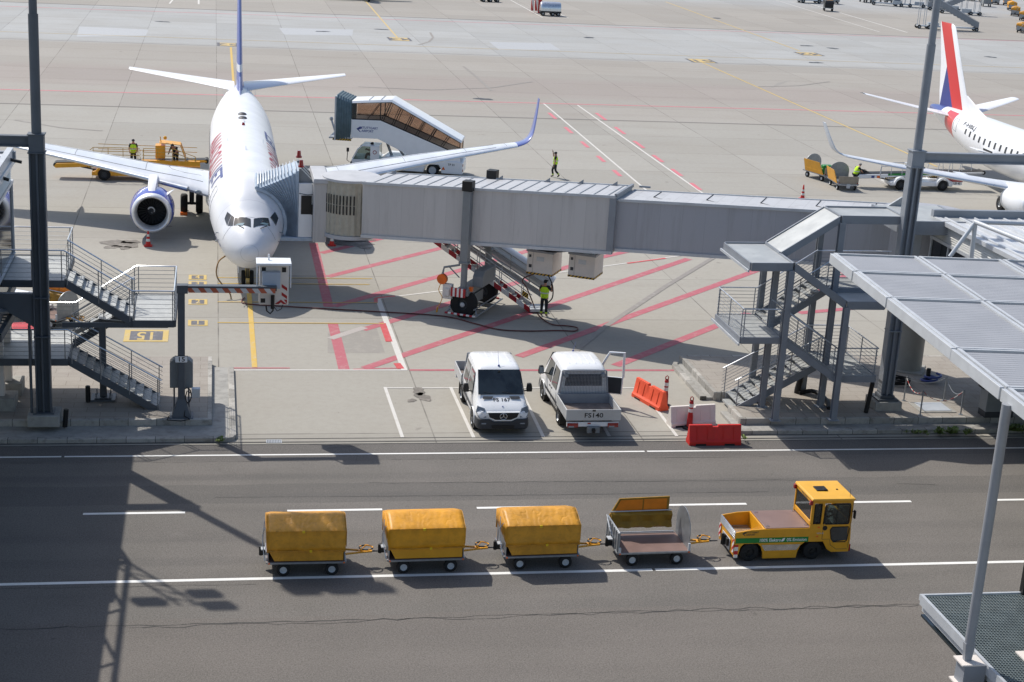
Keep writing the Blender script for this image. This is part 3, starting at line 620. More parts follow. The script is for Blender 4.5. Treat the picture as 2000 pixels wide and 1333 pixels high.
t = thing('docking_display', 'white aircraft docking display box with red chevrons at the end of the striped arm', 'display', (2.12, 54.95, 4.42))
mb = MB(); mb.box(-0.5, 0.55, 0, 0.42, 0.0, 1.55); mb.build('housing', M['beige'], t, bevel=0.03)
mb = MB(); mb.box(-0.62, 0.62, -0.42, 0.45, 1.56, 1.64); mb.box(-0.62, -0.58, -0.42, -0.34, 0.75, 1.56); mb.box(0.58, 0.62, -0.42, -0.34, 0.75, 1.56); mb.box(-0.2, -0.14, 0.1, 0.16, 1.64, 1.85); mb.build('hood', M['white'], t, bevel=0.01)
mb = MB(); mb.box(-0.4, 0.24, -0.32, -0.03, 0.68, 1.28); mb.build('control_box', mat('pale_blue_grey', (176, 186, 198), 0.45, var=0.03), t, bevel=0.015)
mb = MB()
for i, z in enumerate((0.66, 0.36)): mb.poly([(0.3, -0.006, z), (0.5, -0.006, z-0.14), (0.5, -0.006, z-0.02), (0.3, -0.006, z+0.12)])
mb.poly([(0.06, -0.006, 0.03), (0.28, -0.006, 0.2), (0.5, -0.006, 0.03), (0.36, -0.006, 0.03), (0.28, -0.006, 0.1), (0.2, -0.006, 0.03)]); mb.poly([(0.38, -0.006, 0.2), (0.5, -0.006, 0.05), (0.5, -0.006, 0.2)])
mb.build('chevron', M['deepred'], t, norm=False)
mb = MB()
for x in (-0.42, 0.3): mb.box(x, x+0.15, -0.008, 0.0, 1.22, 1.4)
mb.box(-0.44, -0.28, -0.008, 0, 0.08, 0.24); mb.build('vent', M['black'], t)
mb = MB(); mb.tube([(-0.25, -0.1, 0.0), (-0.22, -0.1, -0.2), (-0.1, -0.1, -0.3), (0.0, -0.1, -0.18), (-0.02, -0.1, 0.05)], 0.03, 7); mb.tube([(0.0, -0.1, 0.0), (0.15, -0.1, -0.2), (0.3, -0.1, -0.12), (0.35, -0.05, 0.02)], 0.016, 6); mb.cyl((-0.02, -0.15, -0.1), (-0.02, -0.15, 0.4), 0.07, n=10); mb.build('cable', M['black'], t)
t = thing('control_cabinet', 'grey twin control cabinet standing behind the number 15 post', 'cabinet', (-1.12, 54.95, 0.34))
mb = MB(); mb.prism([(-0.42, 0.95), (0.4, 0.95), (0.4, 1.9), (0.28, 2.02), (-0.3, 2.02), (-0.42, 1.9)], 'y', -0.1, 0.35); mb.build('cabinet_body', M['mgrey'], t, bevel=0.02)
mb = MB(); mb.box(0.36, 0.66, -0.6, -0.35, 0.75, 1.08); mb.build('junction_box', M['lsteel'], t, bevel=0.015)
mb = MB(); mb.box(-0.3, -0.24, 0.05, 0.15, 0.0, 0.95); mb.box(0.22, 0.28, 0.05, 0.15, 0.0, 0.95); mb.build('leg', M['dsteel'], t)
def bollard(x, y, z, h, lab, r=0.09, lean=0.0):
    mb = MB(); mb.tube([(0, 0, 0), (lean, 0, h*0.97), (lean, 0, h)], [r, r, r*0.7], 12); o = mb.build('bollard', M['black']); o.location = (x, y, z); tag(o, lab, 'bollard')
p = G(172, 785, .34); bollard(p.x, p.y, .34, 0.62, 'short black bollard left of the left stair support post')
p = G(1693, 808, .36); bollard(p.x, p.y+0.1, .36, 1.25, 'tall leaning black pipe beside the right mast base', 0.09, 0.12)
p = G(1813, 748, .36); bollard(p.x, p.y+0.1, .36, 0.6, 'short black bollard behind the chained posts')

# ---------------------------------------------------------------- glazed passenger corridors to both gates
RIB = mat('roof_sheet', (206, 208, 210), 0.4, 0.2, var=0.05, scale=1.5, dirt=0.06)
def corridor(x0, y0, y1, label, wide=9.0, flip=1, zb=4.3, truss=True):
    """x0 = the face towards the picture's middle; the body runs away from it in direction 'flip'"""
    t = thing('passenger_corridor', label, 'building', (x0, y1, zb)); f = flip; ln = y1-y0
    X = lambda a, b: (min(a*f, b*f), max(a*f, b*f))
    mb = MB(); a, b = X(0, wide); mb.box(a, b, -ln, 0, -0.35, 0.0, 0); mb.box(*X(0.35, wide-0.2), -ln+0.1, -0.4, 0.0, 0.05, 1); mb.build('floor_slab', [M['msteel'], M['dgrey']], t)
    mb = MB(); a, b = X(0.06, 0.1); mb.box(a, b, -ln, -0.06, 0.0, 3.7); mb.box(*X(0.1, wide), -0.12, -0.08, 0.0, 3.6); mb.build('glazing', M['glwall'], t)
    mb = MB(); n = int(ln/(1.5 if flip > 0 else 4.5))
    for i in range(n+1):
        y = -ln*i/n; mb.box(*X(0.0, 0.16), y-0.04, y+0.04, 0.0, 3.7)
    mb.box(*X(-0.02, 0.18), -ln, 0.06, 3.66, 3.78); mb.box(*X(-0.02, 0.18), -ln, 0.06, 1.0, 1.05)
    for i in range(5): mb.box(*X(0.2+i*1.6, 0.3+i*1.6), -0.1, 0.0, 0, 3.6)
    mb.build('frame', M['lsteel'], t)
    mb = MB()
    for i in range(8):
        z = 3.8+i*0.085; mb.slab([(f*0.02, -ln, z), (f*0.02, -0.2, z), (f*0.1, -0.2, z+0.06), (f*0.1, -ln, z+0.06)], 0.008, 0)
    mb.build('louvre', mat('pale_louvre', (214, 214, 210), 0.45, var=0.04), t)
    mb = MB(); a, b = X(0.12, wide); mb.box(a, b, -ln, -0.25, 4.5, 4.56)
    k = int(wide/0.62)
    for i in range(k):
        x = 0.15+i*0.62; xa, xb = X(x, x+0.07); mb.box(xa, xb, -ln, -0.6, 4.56, 4.66)
    mb.box(*X(-0.12, 0.12), -ln, 0, 4.42, 4.6); mb.build('roof', RIB, t, bevel=0.006)
    mb = MB(); mb.box(*X(-0.15, wide), -0.25, 0.0, 4.45, 4.85); mb.build('parapet', M['msteel'], t, bevel=0.01)
    if not truss: return t
    mb = MB(); zt = 6.1; y = -8.6
    mb.tube([(f*0.25, y, 4.6), (f*0.25, y, zt), (f*0.25, -ln, zt)], 0.085, 10); mb.tube([(f*0.25, y, zt), (f*wide, y, zt)], 0.085, 10); mb.tube([(f*0.25, y, zt), (f*0.25, y+1.2, 4.6)], 0.07, 10)
    k = 0
    while y > -ln: mb.tube([(f*0.25, y, zt), (f*0.25, y-1.5, 4.6)], 0.06, 8); mb.tube([(f*0.25, y-1.5, 4.6), (f*0.25, y-3, zt)], 0.06, 8); y -= 3
    mb.build('roof_truss', M['lsteel'], t)
    return t
corridor(28.2, 36, 57.3, 'glazed gate corridor with pale louvres and ribbed metal roof at the right edge', flip=1, zb=3.05, truss=False)
lc = corridor(-7.25, 22, 58.6, 'glazed gate corridor end with pale roof beams at the left edge', flip=-1)
L = lc.location
mb = MB()
for i in range(5): mb.beam((-0.1, -0.6-i*1.1, 4.72), (-2.5, -0.6-i*1.1, 4.72), 0.5, 0.14)
mb.beam((-0.05, 0.05, 4.76), (-0.05, -12, 4.76), 0.22, 0.4); mb.build('roof_beam', M['lsteel'], lc, bevel=0.01)
mb = MB(); mb.cyl((0, -0.9, 4.7), (0.45, -0.9, 4.6), 0.06, n=8); mb.cyl((0, -3.4, 4.55), (0.3, -3.4, 4.45), 0.06, n=8); mb.build('lamp', M['black'], lc)
for x, y in ((-7.5, 57.3), (-7.55, 55.6)):
    mb = MB(); mb.box(x-L.x-0.16, x-L.x+0.16, y-L.y-0.16, y-L.y+0.16, -3.5, -0.35); k = mb.build('column', M['beige'], lc, bevel=0.01)
    mb = MB(); mb.box(x-L.x-0.45, x-L.x+0.55, y-L.y-0.5, y-L.y+0.5, -4.0, -3.5); mb.build('footing', M['concrete'], k, bevel=0.02)
mb = MB(); mb.tube([(0.1, -6.5, 0.6), (0.3, -2.8, -0.4)], 0.09, 8); mb.beam((0.32, -2.6, -0.35), (0.1, -5.8, -0.5), 0.16, 0.3); mb.beam((0.2, -2.6, -0.3), (-1.5, -2.4, -0.3), 0.14, 0.26)
for i in range(6): mb.beam((0.25, -3.0-i*0.35, -0.3), (-1.2, -3.0-i*0.35, -0.3), 0.06, 0.04)
mb.build('awning_frame', M['dsteel'], lc)
# flood light mast whose shadow falls on the road, left of the picture
t = thing('floodlight_mast', 'lattice floodlight mast left of the corridor roof', 'mast', (-8.5, 51.0, 8.8))
mb = MB()
for sx in (-0.25, 0.25): mb.cyl((sx, 0, 0), (sx, 0, 7.3), 0.05, n=6)
for i in range(9): mb.beam((-0.25, 0, i*0.8), (0.25, 0, i*0.8+0.8), 0.04, 0.04)
mb.build('lattice', M['dsteel'], t)
for x, z in ((-0.9, 6.6), (0.75, 7.1), (0.9, 6.0)):
    mb = MB(); mb.box(x-0.4, x+0.4, -0.15, 0.1, z, z+0.55); mb.beam((0, 0, z+0.2), (x, 0, z+0.2), 0.05, 0.05); mb.build('floodlight', M['dgrey'], t)
# link roof between the stair tower and the corridor
t = thing('link_roof', 'flat grey link roof between the stair tower and the corridor', 'roof', (27.3, 57.9, 7.55))
mb = MB(); mb.box(-0.85, 1.9, -1.7, 1.3, -0.05, 0.08); mb.build('deck', PANEL, t, bevel=0.01)
mb = MB(); mb.box(-0.9, 1.95, -1.8, -1.7, -0.45, 0.1); mb.box(-0.95, -0.85, -1.7, 1.3, -0.45, 0.1); mb.box(1.9, 2.0, -1.7, 1.3, -0.3, 0.1); mb.build('fascia', M['msteel'], t, bevel=0.008)
mb = MB(); mb.box(0.1, 0.5, -0.6, -0.5, -3.3, -0.45); mb.box(1.2, 1.5, -0.6, -0.5, -3.3, -0.45); mb.build('door_frame', M['lsteel'], t)
mb = MB(); mb.prism([(-0.3, 0.08), (0.25, 0.08), (0.25, 0.45)], 'y', 1.1, 1.2); mb.build('bracket', M['steel'], t)

# ---------------------------------------------------------------- sunshade canopy and grating platform by the terminal
ZP = 10.7
c00 = G(1625, 497, ZP); c01 = G(1965, 762, ZP); ex = (G(1995, 511, ZP)-c00).normalized(); ey = (c01-c00); LY0 = ey.length; ey.normalize()
cn = thing('sunshade_canopy', 'large pale louvred sunshade roof in the right foreground', 'canopy', c00)
SL = mat('canopy_slat', (158, 160, 164), 0.55, 0.0, var=0.05, scale=1, dirt=.08); FR = mat('canopy_frame', (192, 195, 198), 0.45, 0.1, var=0.05, dirt=.1)
def cp(a, b, z=0): return ex*a+ey*b+V3((0, 0, z))
rows = [0.0, 1.89, 4.38, 8.4, 10.98, 13.4, 15.8]; cw = 2.28; NCOL = 5
for i in range(len(rows)-1):
    for j in range(NCOL):
        a0, a1, b0, b1 = j*cw+0.07, (j+1)*cw-0.07, rows[i]+0.06, rows[i+1]-0.06
        mb = MB(); n = int((b1-b0)/0.15)
        for k in range(n):
            b = b0+0.1+(b1-b0-0.2)*(k+0.5)/n
            mb.slab([cp(a0+0.05, b-0.048, 0.01), cp(a1-0.05, b-0.048, 0.01), cp(a1-0.05, b+0.048, 0.0), cp(a0+0.05, b+0.048, 0.0)], 0.006, 0, (0, 0, -1))
        for b in (b0, b1): mb.beam(cp(a0, b, 0.0), cp(a1, b, 0.0), 0.06, 0.09, 1)
        for a in (a0, a1): mb.beam(cp(a, b0-0.03, 0.0), cp(a, b1+0.03, 0.0), 0.08, 0.1, 1)
        mb.build('louvre_panel', [SL, FR], cn)
mb = MB()
for i in range(len(rows)-1):
    mb.beam(cp(-0.02-0.03*(i > 2), rows[i]+0.04, -0.1), cp(-0.02-0.03*(i > 2), rows[i+1]-0.04, -0.1), 0.09, 0.26)
mb.beam(cp(0, 0.0, -0.1), cp(NCOL*cw, 0.0, -0.1), 0.06, 0.2); mb.build('edge_beam', FR, cn, bevel=0.006)
mb = MB()
for j in range(1, NCOL): mb.beam(cp(j*cw, 0, -0.14), cp(j*cw, 15.8, -0.14), 0.09, 0.16)
for b in rows[1:]: mb.beam(cp(0.1, b, -0.14), cp(NCOL*cw, b, -0.14), 0.08, 0.14)
mb.build('rafter', M['msteel'], cn)
mb = MB(); q = lambda x, y: GY(x, y, 38.9)-c00
mb.tube([q(1897, 504), q(1905, 434)], 0.062, 12); mb.tube([q(1855, 502), q(1904, 436)], 0.055, 12); mb.tube([q(1905, 434), q(2120, 442)], 0.06, 12); mb.tube([q(1905, 434), q(1905, 434)+(V3(G(2100, 512, 11.9))-G(1905, 434, 11.9))], 0.062, 12)
mb.build('tube_frame', M['lsteel'], cn)
ZQ = 5.0
q0 = G(1796, 1162, ZQ)
pf = thing('grating_platform', 'dark grating platform with pale steel edge beams in the bottom right corner', 'platform', q0)
mb = MB(); mb.box(0, 5, -0.06, 0.0, -0.12, 0.02, 0); mb.box(0.0, 0.07, -7, -0.06, -0.2, 0.03, 0); mb.box(0.07, 0.1, -7, -0.06, -0.36, -0.2, 0)
mb.build('edge_beam', M['lsteel'], pf)
mb = MB()
for i in range(66): mb.box(0.09+i*0.07, 0.105+i*0.07, -7, -0.07, -0.05, -0.012)
for i in range(96): mb.box(0.08, 4.8, -0.1-i*0.072, -0.085-i*0.072, -0.03, -0.008)
mb.build('grating', mat('grating_bars', (128, 138, 138), 0.45, 0.3, var=0.1, scale=3), pf)
mb = MB(); mb.box(0.07, 4.8, -7, -0.06, -0.5, -0.45); mb.build('glass_soffit', mat('soffit_glass', (30, 40, 46), 0.08, var=0.3, scale=0.8), pf)
mb = MB()
for y in (-1.9, -3.4): mb.beam((0.1, y, -0.2), (4.8, y, -0.2), 0.09, 0.2)
mb.build('joist', M['dsteel'], pf)
b0 = G(1888, 1292, ZQ); POSTM = mat('post_grey', (146, 149, 154), .45, .1, var=.05, dirt=.08)
for k, (bx, by, lab, hh) in enumerate(((b0.x, b0.y, 'round pale steel canopy post on a bracket at the platform edge', 5.55), (b0.x+1.42, b0.y+0.1, 'round steel canopy post cut off by the right picture edge', 5.55))):
    t = thing('canopy_post', lab, 'post', (bx, by, ZQ))
    mb = MB(); mb.tube([(0, 0, 0.42), (0, 0, hh)], 0.1, 20); mb.rings([[(-a, -b, z), (a, -b, z), (a, b, z), (-a, b, z)] for a, b, z in ((0.07, 0.05, 0.03), (0.11, 0.06, 0.42))]); mb.build('tube', POSTM, t)
    mb = MB(); mb.box(-0.2, 0.3, -0.22, 0.2, 0.0, 0.03); mb.box(-0.22, 0.35, -0.25, 0.22, -0.48, -0.45); mb.build('bracket_plate', M['beige'], t)
    mb = MB(); mb.box(-0.13, 0.34, -0.2, 0.17, -0.45, 0.0); mb.build('bracket', M['msteel'], t)
t = thing('bracket_strut', 'dark steel facade strut at the right picture edge above the platform', 'strut', G(1998, 1160, ZQ))
mb = MB(); mb.box(-0.04, 0.1, -0.05, 0.1, -1.0, 4.0); mb.build('strut', M['black'], t)

# ---------------------------------------------------------------- chained posts, hatch, cabinets on the right island
Pq = [G(1765, 783, .36), G(1843, 783, .36), G(1797, 811, .36), G(1876, 810, .36)]
LB = ['chain post at the far left corner of the hatch', 'chain post at the far right corner of the hatch', 'chain post at the near left corner of the hatch', 'chain post at the near right corner of the hatch']
for p, l in zip(Pq, LB):
    mb = MB(); mb.cyl((0, 0, 0), (0, 0, 1.02), 0.03, n=10); mb.cyl((0, 0, 0), (0, 0, 0.012), 0.09, n=10); o = mb.build('chain_post', M['steel']); o.location = p; tag(o, 'thin steel '+l, 'post', 'chain posts round the hatch')
def chain(a, b, lab, m, sag=0.22):
    a = a+V3((0, 0, .97)); b = b+V3((0, 0, .97)); mb = MB()
    mb.tube([(a+(b-a)*(i/10)-V3((0, 0, sag*4*(i/10)*(1-i/10))))-a for i in range(11)], 0.014, 6); o = mb.build('chain', m); o.location = a; tag(o, lab, 'chain', 'chains between the posts')
CH = stripes('red_white_chain', (220, 214, 206), (176, 60, 50), (1, 1, 0), 0.3)
chain(Pq[0], Pq[1], 'thin chain along the far side of the hatch', M['steel']); chain(Pq[0], Pq[2], 'red and white chain along the left side of the hatch', CH, .3); chain(Pq[1], Pq[3], 'thin chain along the right side of the hatch', M['steel'], .35); chain(Pq[2], Pq[3], 'red and white chain along the near side of the hatch', CH, .4)
c = (Pq[0]+Pq[1]+Pq[2]+Pq[3])/4
mb = MB(); mb.box(-0.75, 0.75, -0.62, 0.6, -0.02, 0.03, 0); mb.box(-0.55, 0.6, -0.5, 0.5, 0.03, 0.05, 1); o = mb.build('access_hatch', [M['concrete'], M['lsteel']], bevel=0.008); o.location = c; tag(o, 'pale square access hatch inside the four chained posts', 'hatch')
p = G(1925, 817, .36); t = thing('electrical_cabinet', 'grey cabinet with a black side box under the canopy edge', 'cabinet', (p.x+0.55, p.y+0.3, .36))
mb = MB(); mb.box(-0.6, 0.6, -0.3, 0.3, 0.25, 1.85, 0); mb.box(-0.6, 0.6, -0.29, 0.29, 0.0, 0.245, 1); mb.build('cabinet_body', [M['mgrey'], M['dgrey']], t, bevel=0.015)
mb = MB(); mb.box(-0.78, -0.6, -0.22, 0.22, 1.15, 2.0); mb.build('side_box', M['black'], t, bevel=0.02)
# coiled hoses on the paving
def hose(name, pts, r, m, lab, cat='hose', n=8, sub=8):
    pts = [V3(p) for p in pts]; o0 = pts[0].copy(); mb = MB(); mb.tube([V3(p)-o0 for p in spl([tuple(p) for p in pts], sub)], r, n); o = mb.build(name, m); o.location = o0; tag(o, lab, cat); return o
pts = []
c = G(1752, 752, .36)
for i in range(40):
    a = i*0.62; pts.append((c.x+0.1+(0.42+0.08*math.sin(i*1.7))*math.cos(a), c.y+0.1+(0.36+0.06*math.cos(i*2.1))*math.sin(a), .4+0.006*i))
hose('hose_coil', pts, 0.035, M['black'], 'black hose coiled at the foot of the rotunda column', sub=3)
c = G(1800, 740, .36); pts = [(c.x+0.3*math.cos(i*0.9)+0.02*i, c.y-0.5+0.25*math.sin(i*0.9), .4+0.02*i) for i in range(16)]
hose('net_bundle', pts, 0.05, M['navy'], 'blue rope bundle hanging beside the rotunda column', 'rope', sub=3)
p = G(1556, 768, .36); mb = MB(); mb.lathe([(0.11, 0), (0.13, 0.15), (0.12, 0.7), (0.15, 0.9), (0.1, 1.0)], (0, 0, 0), (0.15, 0, 1), 14); o = mb.build('drain_elbow', M['black'], bevel=0.0); o.location = p; tag(o, 'black plastic drain pipe standing under the stair tower', 'pipe')
hose('corrugated_hose', [G(1560, 768, .42), G(1585, 764, .5), G(1604, 772, .55), G(1616, 785, .5), G(1619, 798, .42)], 0.09, M['black'], 'thick black corrugated hose curling under the stair tower')
# weeds along the right kerb
def weeds(px0, px1, py, n, lab, big=1.0):
    mb = MB(); o0 = G((px0+px1)/2, py, 0.12)
    for i in range(n):
        c = G(random.uniform(px0, px1), py+random.uniform(-3, 3), 0.12)-o0
        for k in range(random.randint(5, 9)):
            a = random.uniform(0, 6.28); l = random.uniform(0.06, 0.16)*big; hh = random.uniform(0.05, 0.2)*big
            d = V3((math.cos(a), math.sin(a), 0)); s = V3((-d.y, d.x, 0))*l*0.35; q = c+d*0.02
            mb.add([q, q+d*l*0.5+s+V3((0, 0, hh)), q+d*l+V3((0, 0, hh*0.9)), q+d*l*0.5-s+V3((0, 0, hh))], [(0, 1, 2, 3)])
    o = mb.build('weed', mat('weed_leaf', (110, 128, 62), 0.6, var=0.4, scale=9), norm=False); o.location = o0; tag(o, lab, 'weed')
weeds(1828, 1870, 846, 26, 'clump of pale green weeds in the sun below the hatch kerb', 1.1); weeds(1882, 1895, 848, 8, 'small green weed right of the larger clump on the kerb');  weeds(1770, 1826, 848, 14, 'dark green weeds in the shade of the right kerb', 0.8); weeds(1960, 1998, 842, 18, 'leafy weeds in deep shade at the right picture edge', 1.3)
weeds(425, 435, 862, 8, 'small weed at the corner of the left kerb', 0.8); weeds(1448, 1456, 858, 4, 'tiny weed right of the red barrier', 0.7)
# ---------------------------------------------------------------- aircraft
class Hull:
    """fuselage skin from stations (y, half width, top z, bottom z, height share of the widest line)"""
    def __init__(s, st): s.st = spl(st, 10)
    def sec(s, y):
        st = s.st
        for a, b in zip(st, st[1:]):
            if a[0] <= y <= b[0]:
                t = (y-a[0])/max(1e-6, b[0]-a[0]); return [p+(q-p)*t for p, q in zip(a, b)]
        return list(st[0] if y < st[0][0] else st[-1])
    def pt(s, y, a, off=0.0):
        """a = 0 right side, pi/2 top"""
        _, w, zt, zb, k = s.sec(y); zc = zb+(zt-zb)*k; c, n = math.cos(a), math.sin(a)
        h = (zt-zc) if n >= 0 else (zc-zb); p = V3((w*c, y, zc+h*n)); nr = V3((c/max(w, 0.05), 0, n/max(h, 0.05))).normalized()
        return p+nr*off
    def mesh(s, n=40):
        mb = MB(); rs = []
        for q in s.st: rs.append([s.pt(q[0], 2*math.pi*j/n) for j in range(n)])
        mb.rings(rs); return mb
    def hit(s, px, py, o):
        """surface point (local) seen at a picture position"""
        d = ray(px, py); c = V3((0, 0, CAMH))-V3(o); best = None
        t = 50.0
        while t < 130:
            p = c+d*t; _, w, zt, zb, k = s.sec(p.y); zc = zb+(zt-zb)*k
            if s.st[0][0] <= p.y <= s.st[-1][0]:
                h = (zt-zc) if p.z >= zc else (zc-zb)
                if (p.x/max(w, 0.02))**2+((p.z-zc)/max(h, 0.02))**2 <= 1: return p.y, math.atan2((p.z-zc)/h, p.x/w)
            t += 0.02
        return None
    def patch(s, mb, cs, off=0.012, m=0, n=6):
        """a curved pane from four (y, angle) corners"""
        vs = []; fs = []
        for i in range(n+1):
            for j in range(n+1):
                u, v = i/n, j/n
                y = (cs[0][0]*(1-u)+cs[1][0]*u)*(1-v)+(cs[3][0]*(1-u)+cs[2][0]*u)*v
                a = (cs[0][1]*(1-u)+cs[1][1]*u)*(1-v)+(cs[3][1]*(1-u)+cs[2][1]*u)*v
                vs.append(s.pt(y, a, off))
        for i in range(n):
            for j in range(n): fs.append((i*(n+1)+j, (i+1)*(n+1)+j, (i+1)*(n+1)+j+1, i*(n+1)+j+1))
        mb.add(vs, fs, m); return mb
    def line(s, mb, pts, wd=0.02, off=0.008, m=0):
        mb.tube([s.pt(y, a, off) for y, a in pts], wd/2, 4, m)
    def letters(s, mb, txt, y0, y1, amid, h, side, m=0, off=0.01):
        """text wrapped on the skin; side=+1: read from the +x side"""
        vs, fs = text_geo(txt); vs = list(vs); fs = [list(f) for f in fs]
        for _ in range(9):                               # split big triangles so the letters follow the curve
            nf, mid = [], {}
            for f in fs:
                L_ = [(abs(vs[f[i]][1]-vs[f[(i+1) % 3]][1])+0.2*abs(vs[f[i]][0]-vs[f[(i+1) % 3]][0]), i) for i in range(3)]; l, i = max(L_)
                if l < 0.1: nf.append(f); continue
                a, b, c = f[i], f[(i+1) % 3], f[(i+2) % 3]; k_ = (min(a, b), max(a, b))
                if k_ not in mid: mid[k_] = len(vs); vs.append(((vs[a][0]+vs[b][0])/2, (vs[a][1]+vs[b][1])/2))
                nf += [[a, mid[k_], c], [mid[k_], b, c]]
            fs = nf
        x0 = min(v[0] for v in vs); x1 = max(v[0] for v in vs); z0 = min(v[1] for v in vs); z1 = max(v[1] for v in vs)
        out = []
        for x, z in vs:
            u = (x-x0)/(x1-x0); y = y0+(y1-y0)*u; _, w, zt, zb, k = s.sec(y); hh = (zt-zb)/2
            a = amid+((z-z0)/(z1-z0)-0.5)*h/hh
            if side < 0: a = math.pi-a
            out.append(s.pt(y, a, off))
        # split long triangles is not needed at letter size
        mb.add(out, fs, m); return mb
def airfoil(le, te, z, th, n=10, cam=0.02):
    c = te-le; up_, lo_ = [], []
    for i in range(n+1):
        t = (1-math.cos(math.pi*i/n))/2; yt = 5*th*(0.2969*math.sqrt(t)-0.126*t-0.3516*t*t+0.2843*t**3-0.1036*t**4)
        up_.append((le+c*t, z+cam*c*4*t*(1-t)+yt)); lo_.append((le+c*t, z+cam*c*4*t*(1-t)-yt*0.85))
    return up_[::-1]+lo_[1:-1]
def wing_mesh(st, side, n=10, cam=0.015, sub=5):
    """st: (x, LE y, TE y, z, thickness in m, roll of the section)"""
    mb = MB(); rs = []
    for x, le, te, z, th, rl in spl(st, sub):
        r = []
        for y, zz in airfoil(le, te, 0.0, th, n, cam):
            r.append((side*(x-zz*math.sin(rl)), y, z+zz*math.cos(rl)))
        rs.append(r)
    mb.rings(rs); return mb
def fin_mesh(st, n=10):
    mb = MB(); rs = []
    for z, le, te, th in st: rs.append([(w_, y, z) for y, w_ in airfoil(le, te, 0.0, th, n, 0.0)])
    mb.rings(rs); return mb
def engine(parent, x, y0, z, r, length, body, lip, spin=True, tail=True):
    o = V3((x, y0, z)); ax = (0, 1, -0.03); n = 36
    e = MB(); e.lathe([(r*0.985, 0.36*r), (r*1.04, 0.55*r), (r*1.095, 1.0*r), (r*1.09, 1.8*r), (r*0.95, length*0.8), (r*0.82, length)], o, ax, n); e.lathe([(r*0.82, length), (r*0.6, length*0.98)], o, ax, n)
    b = e.build('nacelle', body, parent)
    l = MB(); l.lathe([(r*0.72, 0.75*r), (r*0.735, 0.35*r), (r*0.77, 0.14*r), (r*0.82, 0.03*r), (r*0.87, 0.0), (r*0.93, 0.05*r), (r*0.965, 0.17*r), (r*0.986, 0.37*r)], o, ax, n); l.build('inlet_lip', lip, b)
    f = MB(); f.lathe([(r*0.715, 0.7*r), (r*0.70, 1.1*r), (0.0001, 1.1*r)], o, ax, n, 0)
    for k in range(24):
        a = 2*math.pi*k/24; c, s_ = math.cos(a), math.sin(a); c2, s2 = math.cos(a+0.17), math.sin(a+0.17)
        f.poly([(x+c*0.22*r, y0+0.84*r, z+s_*0.22*r), (x+c*0.7*r, y0+0.78*r, z+s_*0.7*r), (x+c2*0.7*r, y0+0.92*r, z+s2*0.7*r), (x+c2*0.22*r, y0+0.92*r, z+s2*0.22*r)], 1)
    f.build('fan', [M['black'], M['dgrey']], b)
    s_ = MB(); s_.lathe([(0.0001, 0.5*r), (0.1*r, 0.58*r), (0.22*r, 0.84*r)], o, ax, 20, 0)
    if spin:
        for k in range(14):
            a = -2.2+k*0.36; a2 = a+0.36; ra = r*(0.05+0.009*k); rb = r*(0.05+0.009*(k+1)); yy = lambda q: y0+0.5*r+max(0, (q-0.04*r))*1.75-0.03
            s_.poly([(x+ra*math.cos(a), yy(ra), z+ra*math.sin(a)), (x+ra*1.35*math.cos(a), yy(ra*1.35), z+ra*1.35*math.sin(a)), (x+rb*1.35*math.cos(a2), yy(rb*1.35), z+rb*1.35*math.sin(a2)), (x+rb*math.cos(a2), yy(rb), z+rb*math.sin(a2))], 1)
    s_.build('spinner', [M['dgrey'], M['white']], b)
    if tail: t = MB(); t.lathe([(r*0.6, length*0.97), (r*0.5, length*1.12), (r*0.3, length*1.3), (r*0.05, length*1.45)], o, ax, 24); t.build('exhaust', M['alu'], b)
    return b
def wheel(parent, c, r, wd, ax=(1, 0, 0), hub=0.5, name='wheel', hubm='steel', bolts=0):
    mb = MB(); c = V3(c); a = V3(ax).normalized(); o = c-a*(wd/2)
    mb.lathe([(r*hub, 0.0), (r*0.82, 0.0), (r*0.96, wd*0.1), (r, wd*0.28), (r, wd*0.72), (r*0.96, wd*0.9), (r*0.82, wd), (r*hub, wd)], o, a, 28, 0)
    w_ = mb.build(name, M['rubber'], parent, ang=40)
    h = MB(); h.lathe([(0.0001, wd*0.1), (r*hub*0.35, wd*0.08), (r*hub*0.4, wd*0.2), (r*hub*0.85, wd*0.22), (r*hub*1.01, wd*0.04), (r*hub*1.01, wd*0.96), (r*hub*0.85, wd*0.78), (r*hub*0.4, wd*0.8), (r*hub*0.35, wd*0.92), (0.0001, wd*0.9)], o, a, 22)
    h.build('rim', M[hubm], w_); return w_

def airliner(name, label, loc, hull, wings, stab, fin, eng, liv):
    t = thing(name, label, 'airplane', loc, 0.0)
    hull.mesh(44).build('fuselage', liv['hull'], t)
    return t
# --- the white twin-jet at stand 15
B7 = Hull([(-0.15, 0.03, 2.55, 2.49, .5), (-0.06, 0.3, 2.82, 2.24, .5), (0.2, 0.6, 3.08, 1.95, .5), (0.75, 0.95, 3.46, 1.64, .5), (1.45, 1.24, 3.8, 1.46, .51), (2.0, 1.39, 4.06, 1.42, .52), (2.5, 1.5, 4.38, 1.4, .52), (3.0, 1.6, 4.68, 1.38, .52), (3.7, 1.7, 4.97, 1.37, .53),
           (4.6, 1.8, 5.22, 1.36, .53), (6.0, 1.865, 5.35, 1.34, .53), (8.0, 1.88, 5.38, 1.34, .53), (16, 1.88, 5.38, 1.34, .53), (25, 1.88, 5.38, 1.34, .53), (27.5, 1.82, 5.38, 1.5, .54), (30, 1.6, 5.36, 1.95, .56), (32.5, 1.27, 5.3, 2.55, .58), (35, 0.88, 5.18, 3.25, .6), (37, 0.5, 5.0, 3.85, .6), (37.9, 0.24, 4.86, 4.2, .5), (38.1, 0.05, 4.7, 4.5, .5)])
O7 = V3((1.62, 70.2, 0.0))
t7 = thing('jet_airliner', 'white twin-jet airliner with blue engines and red and blue lettering parked nose-in', 'airplane', O7)
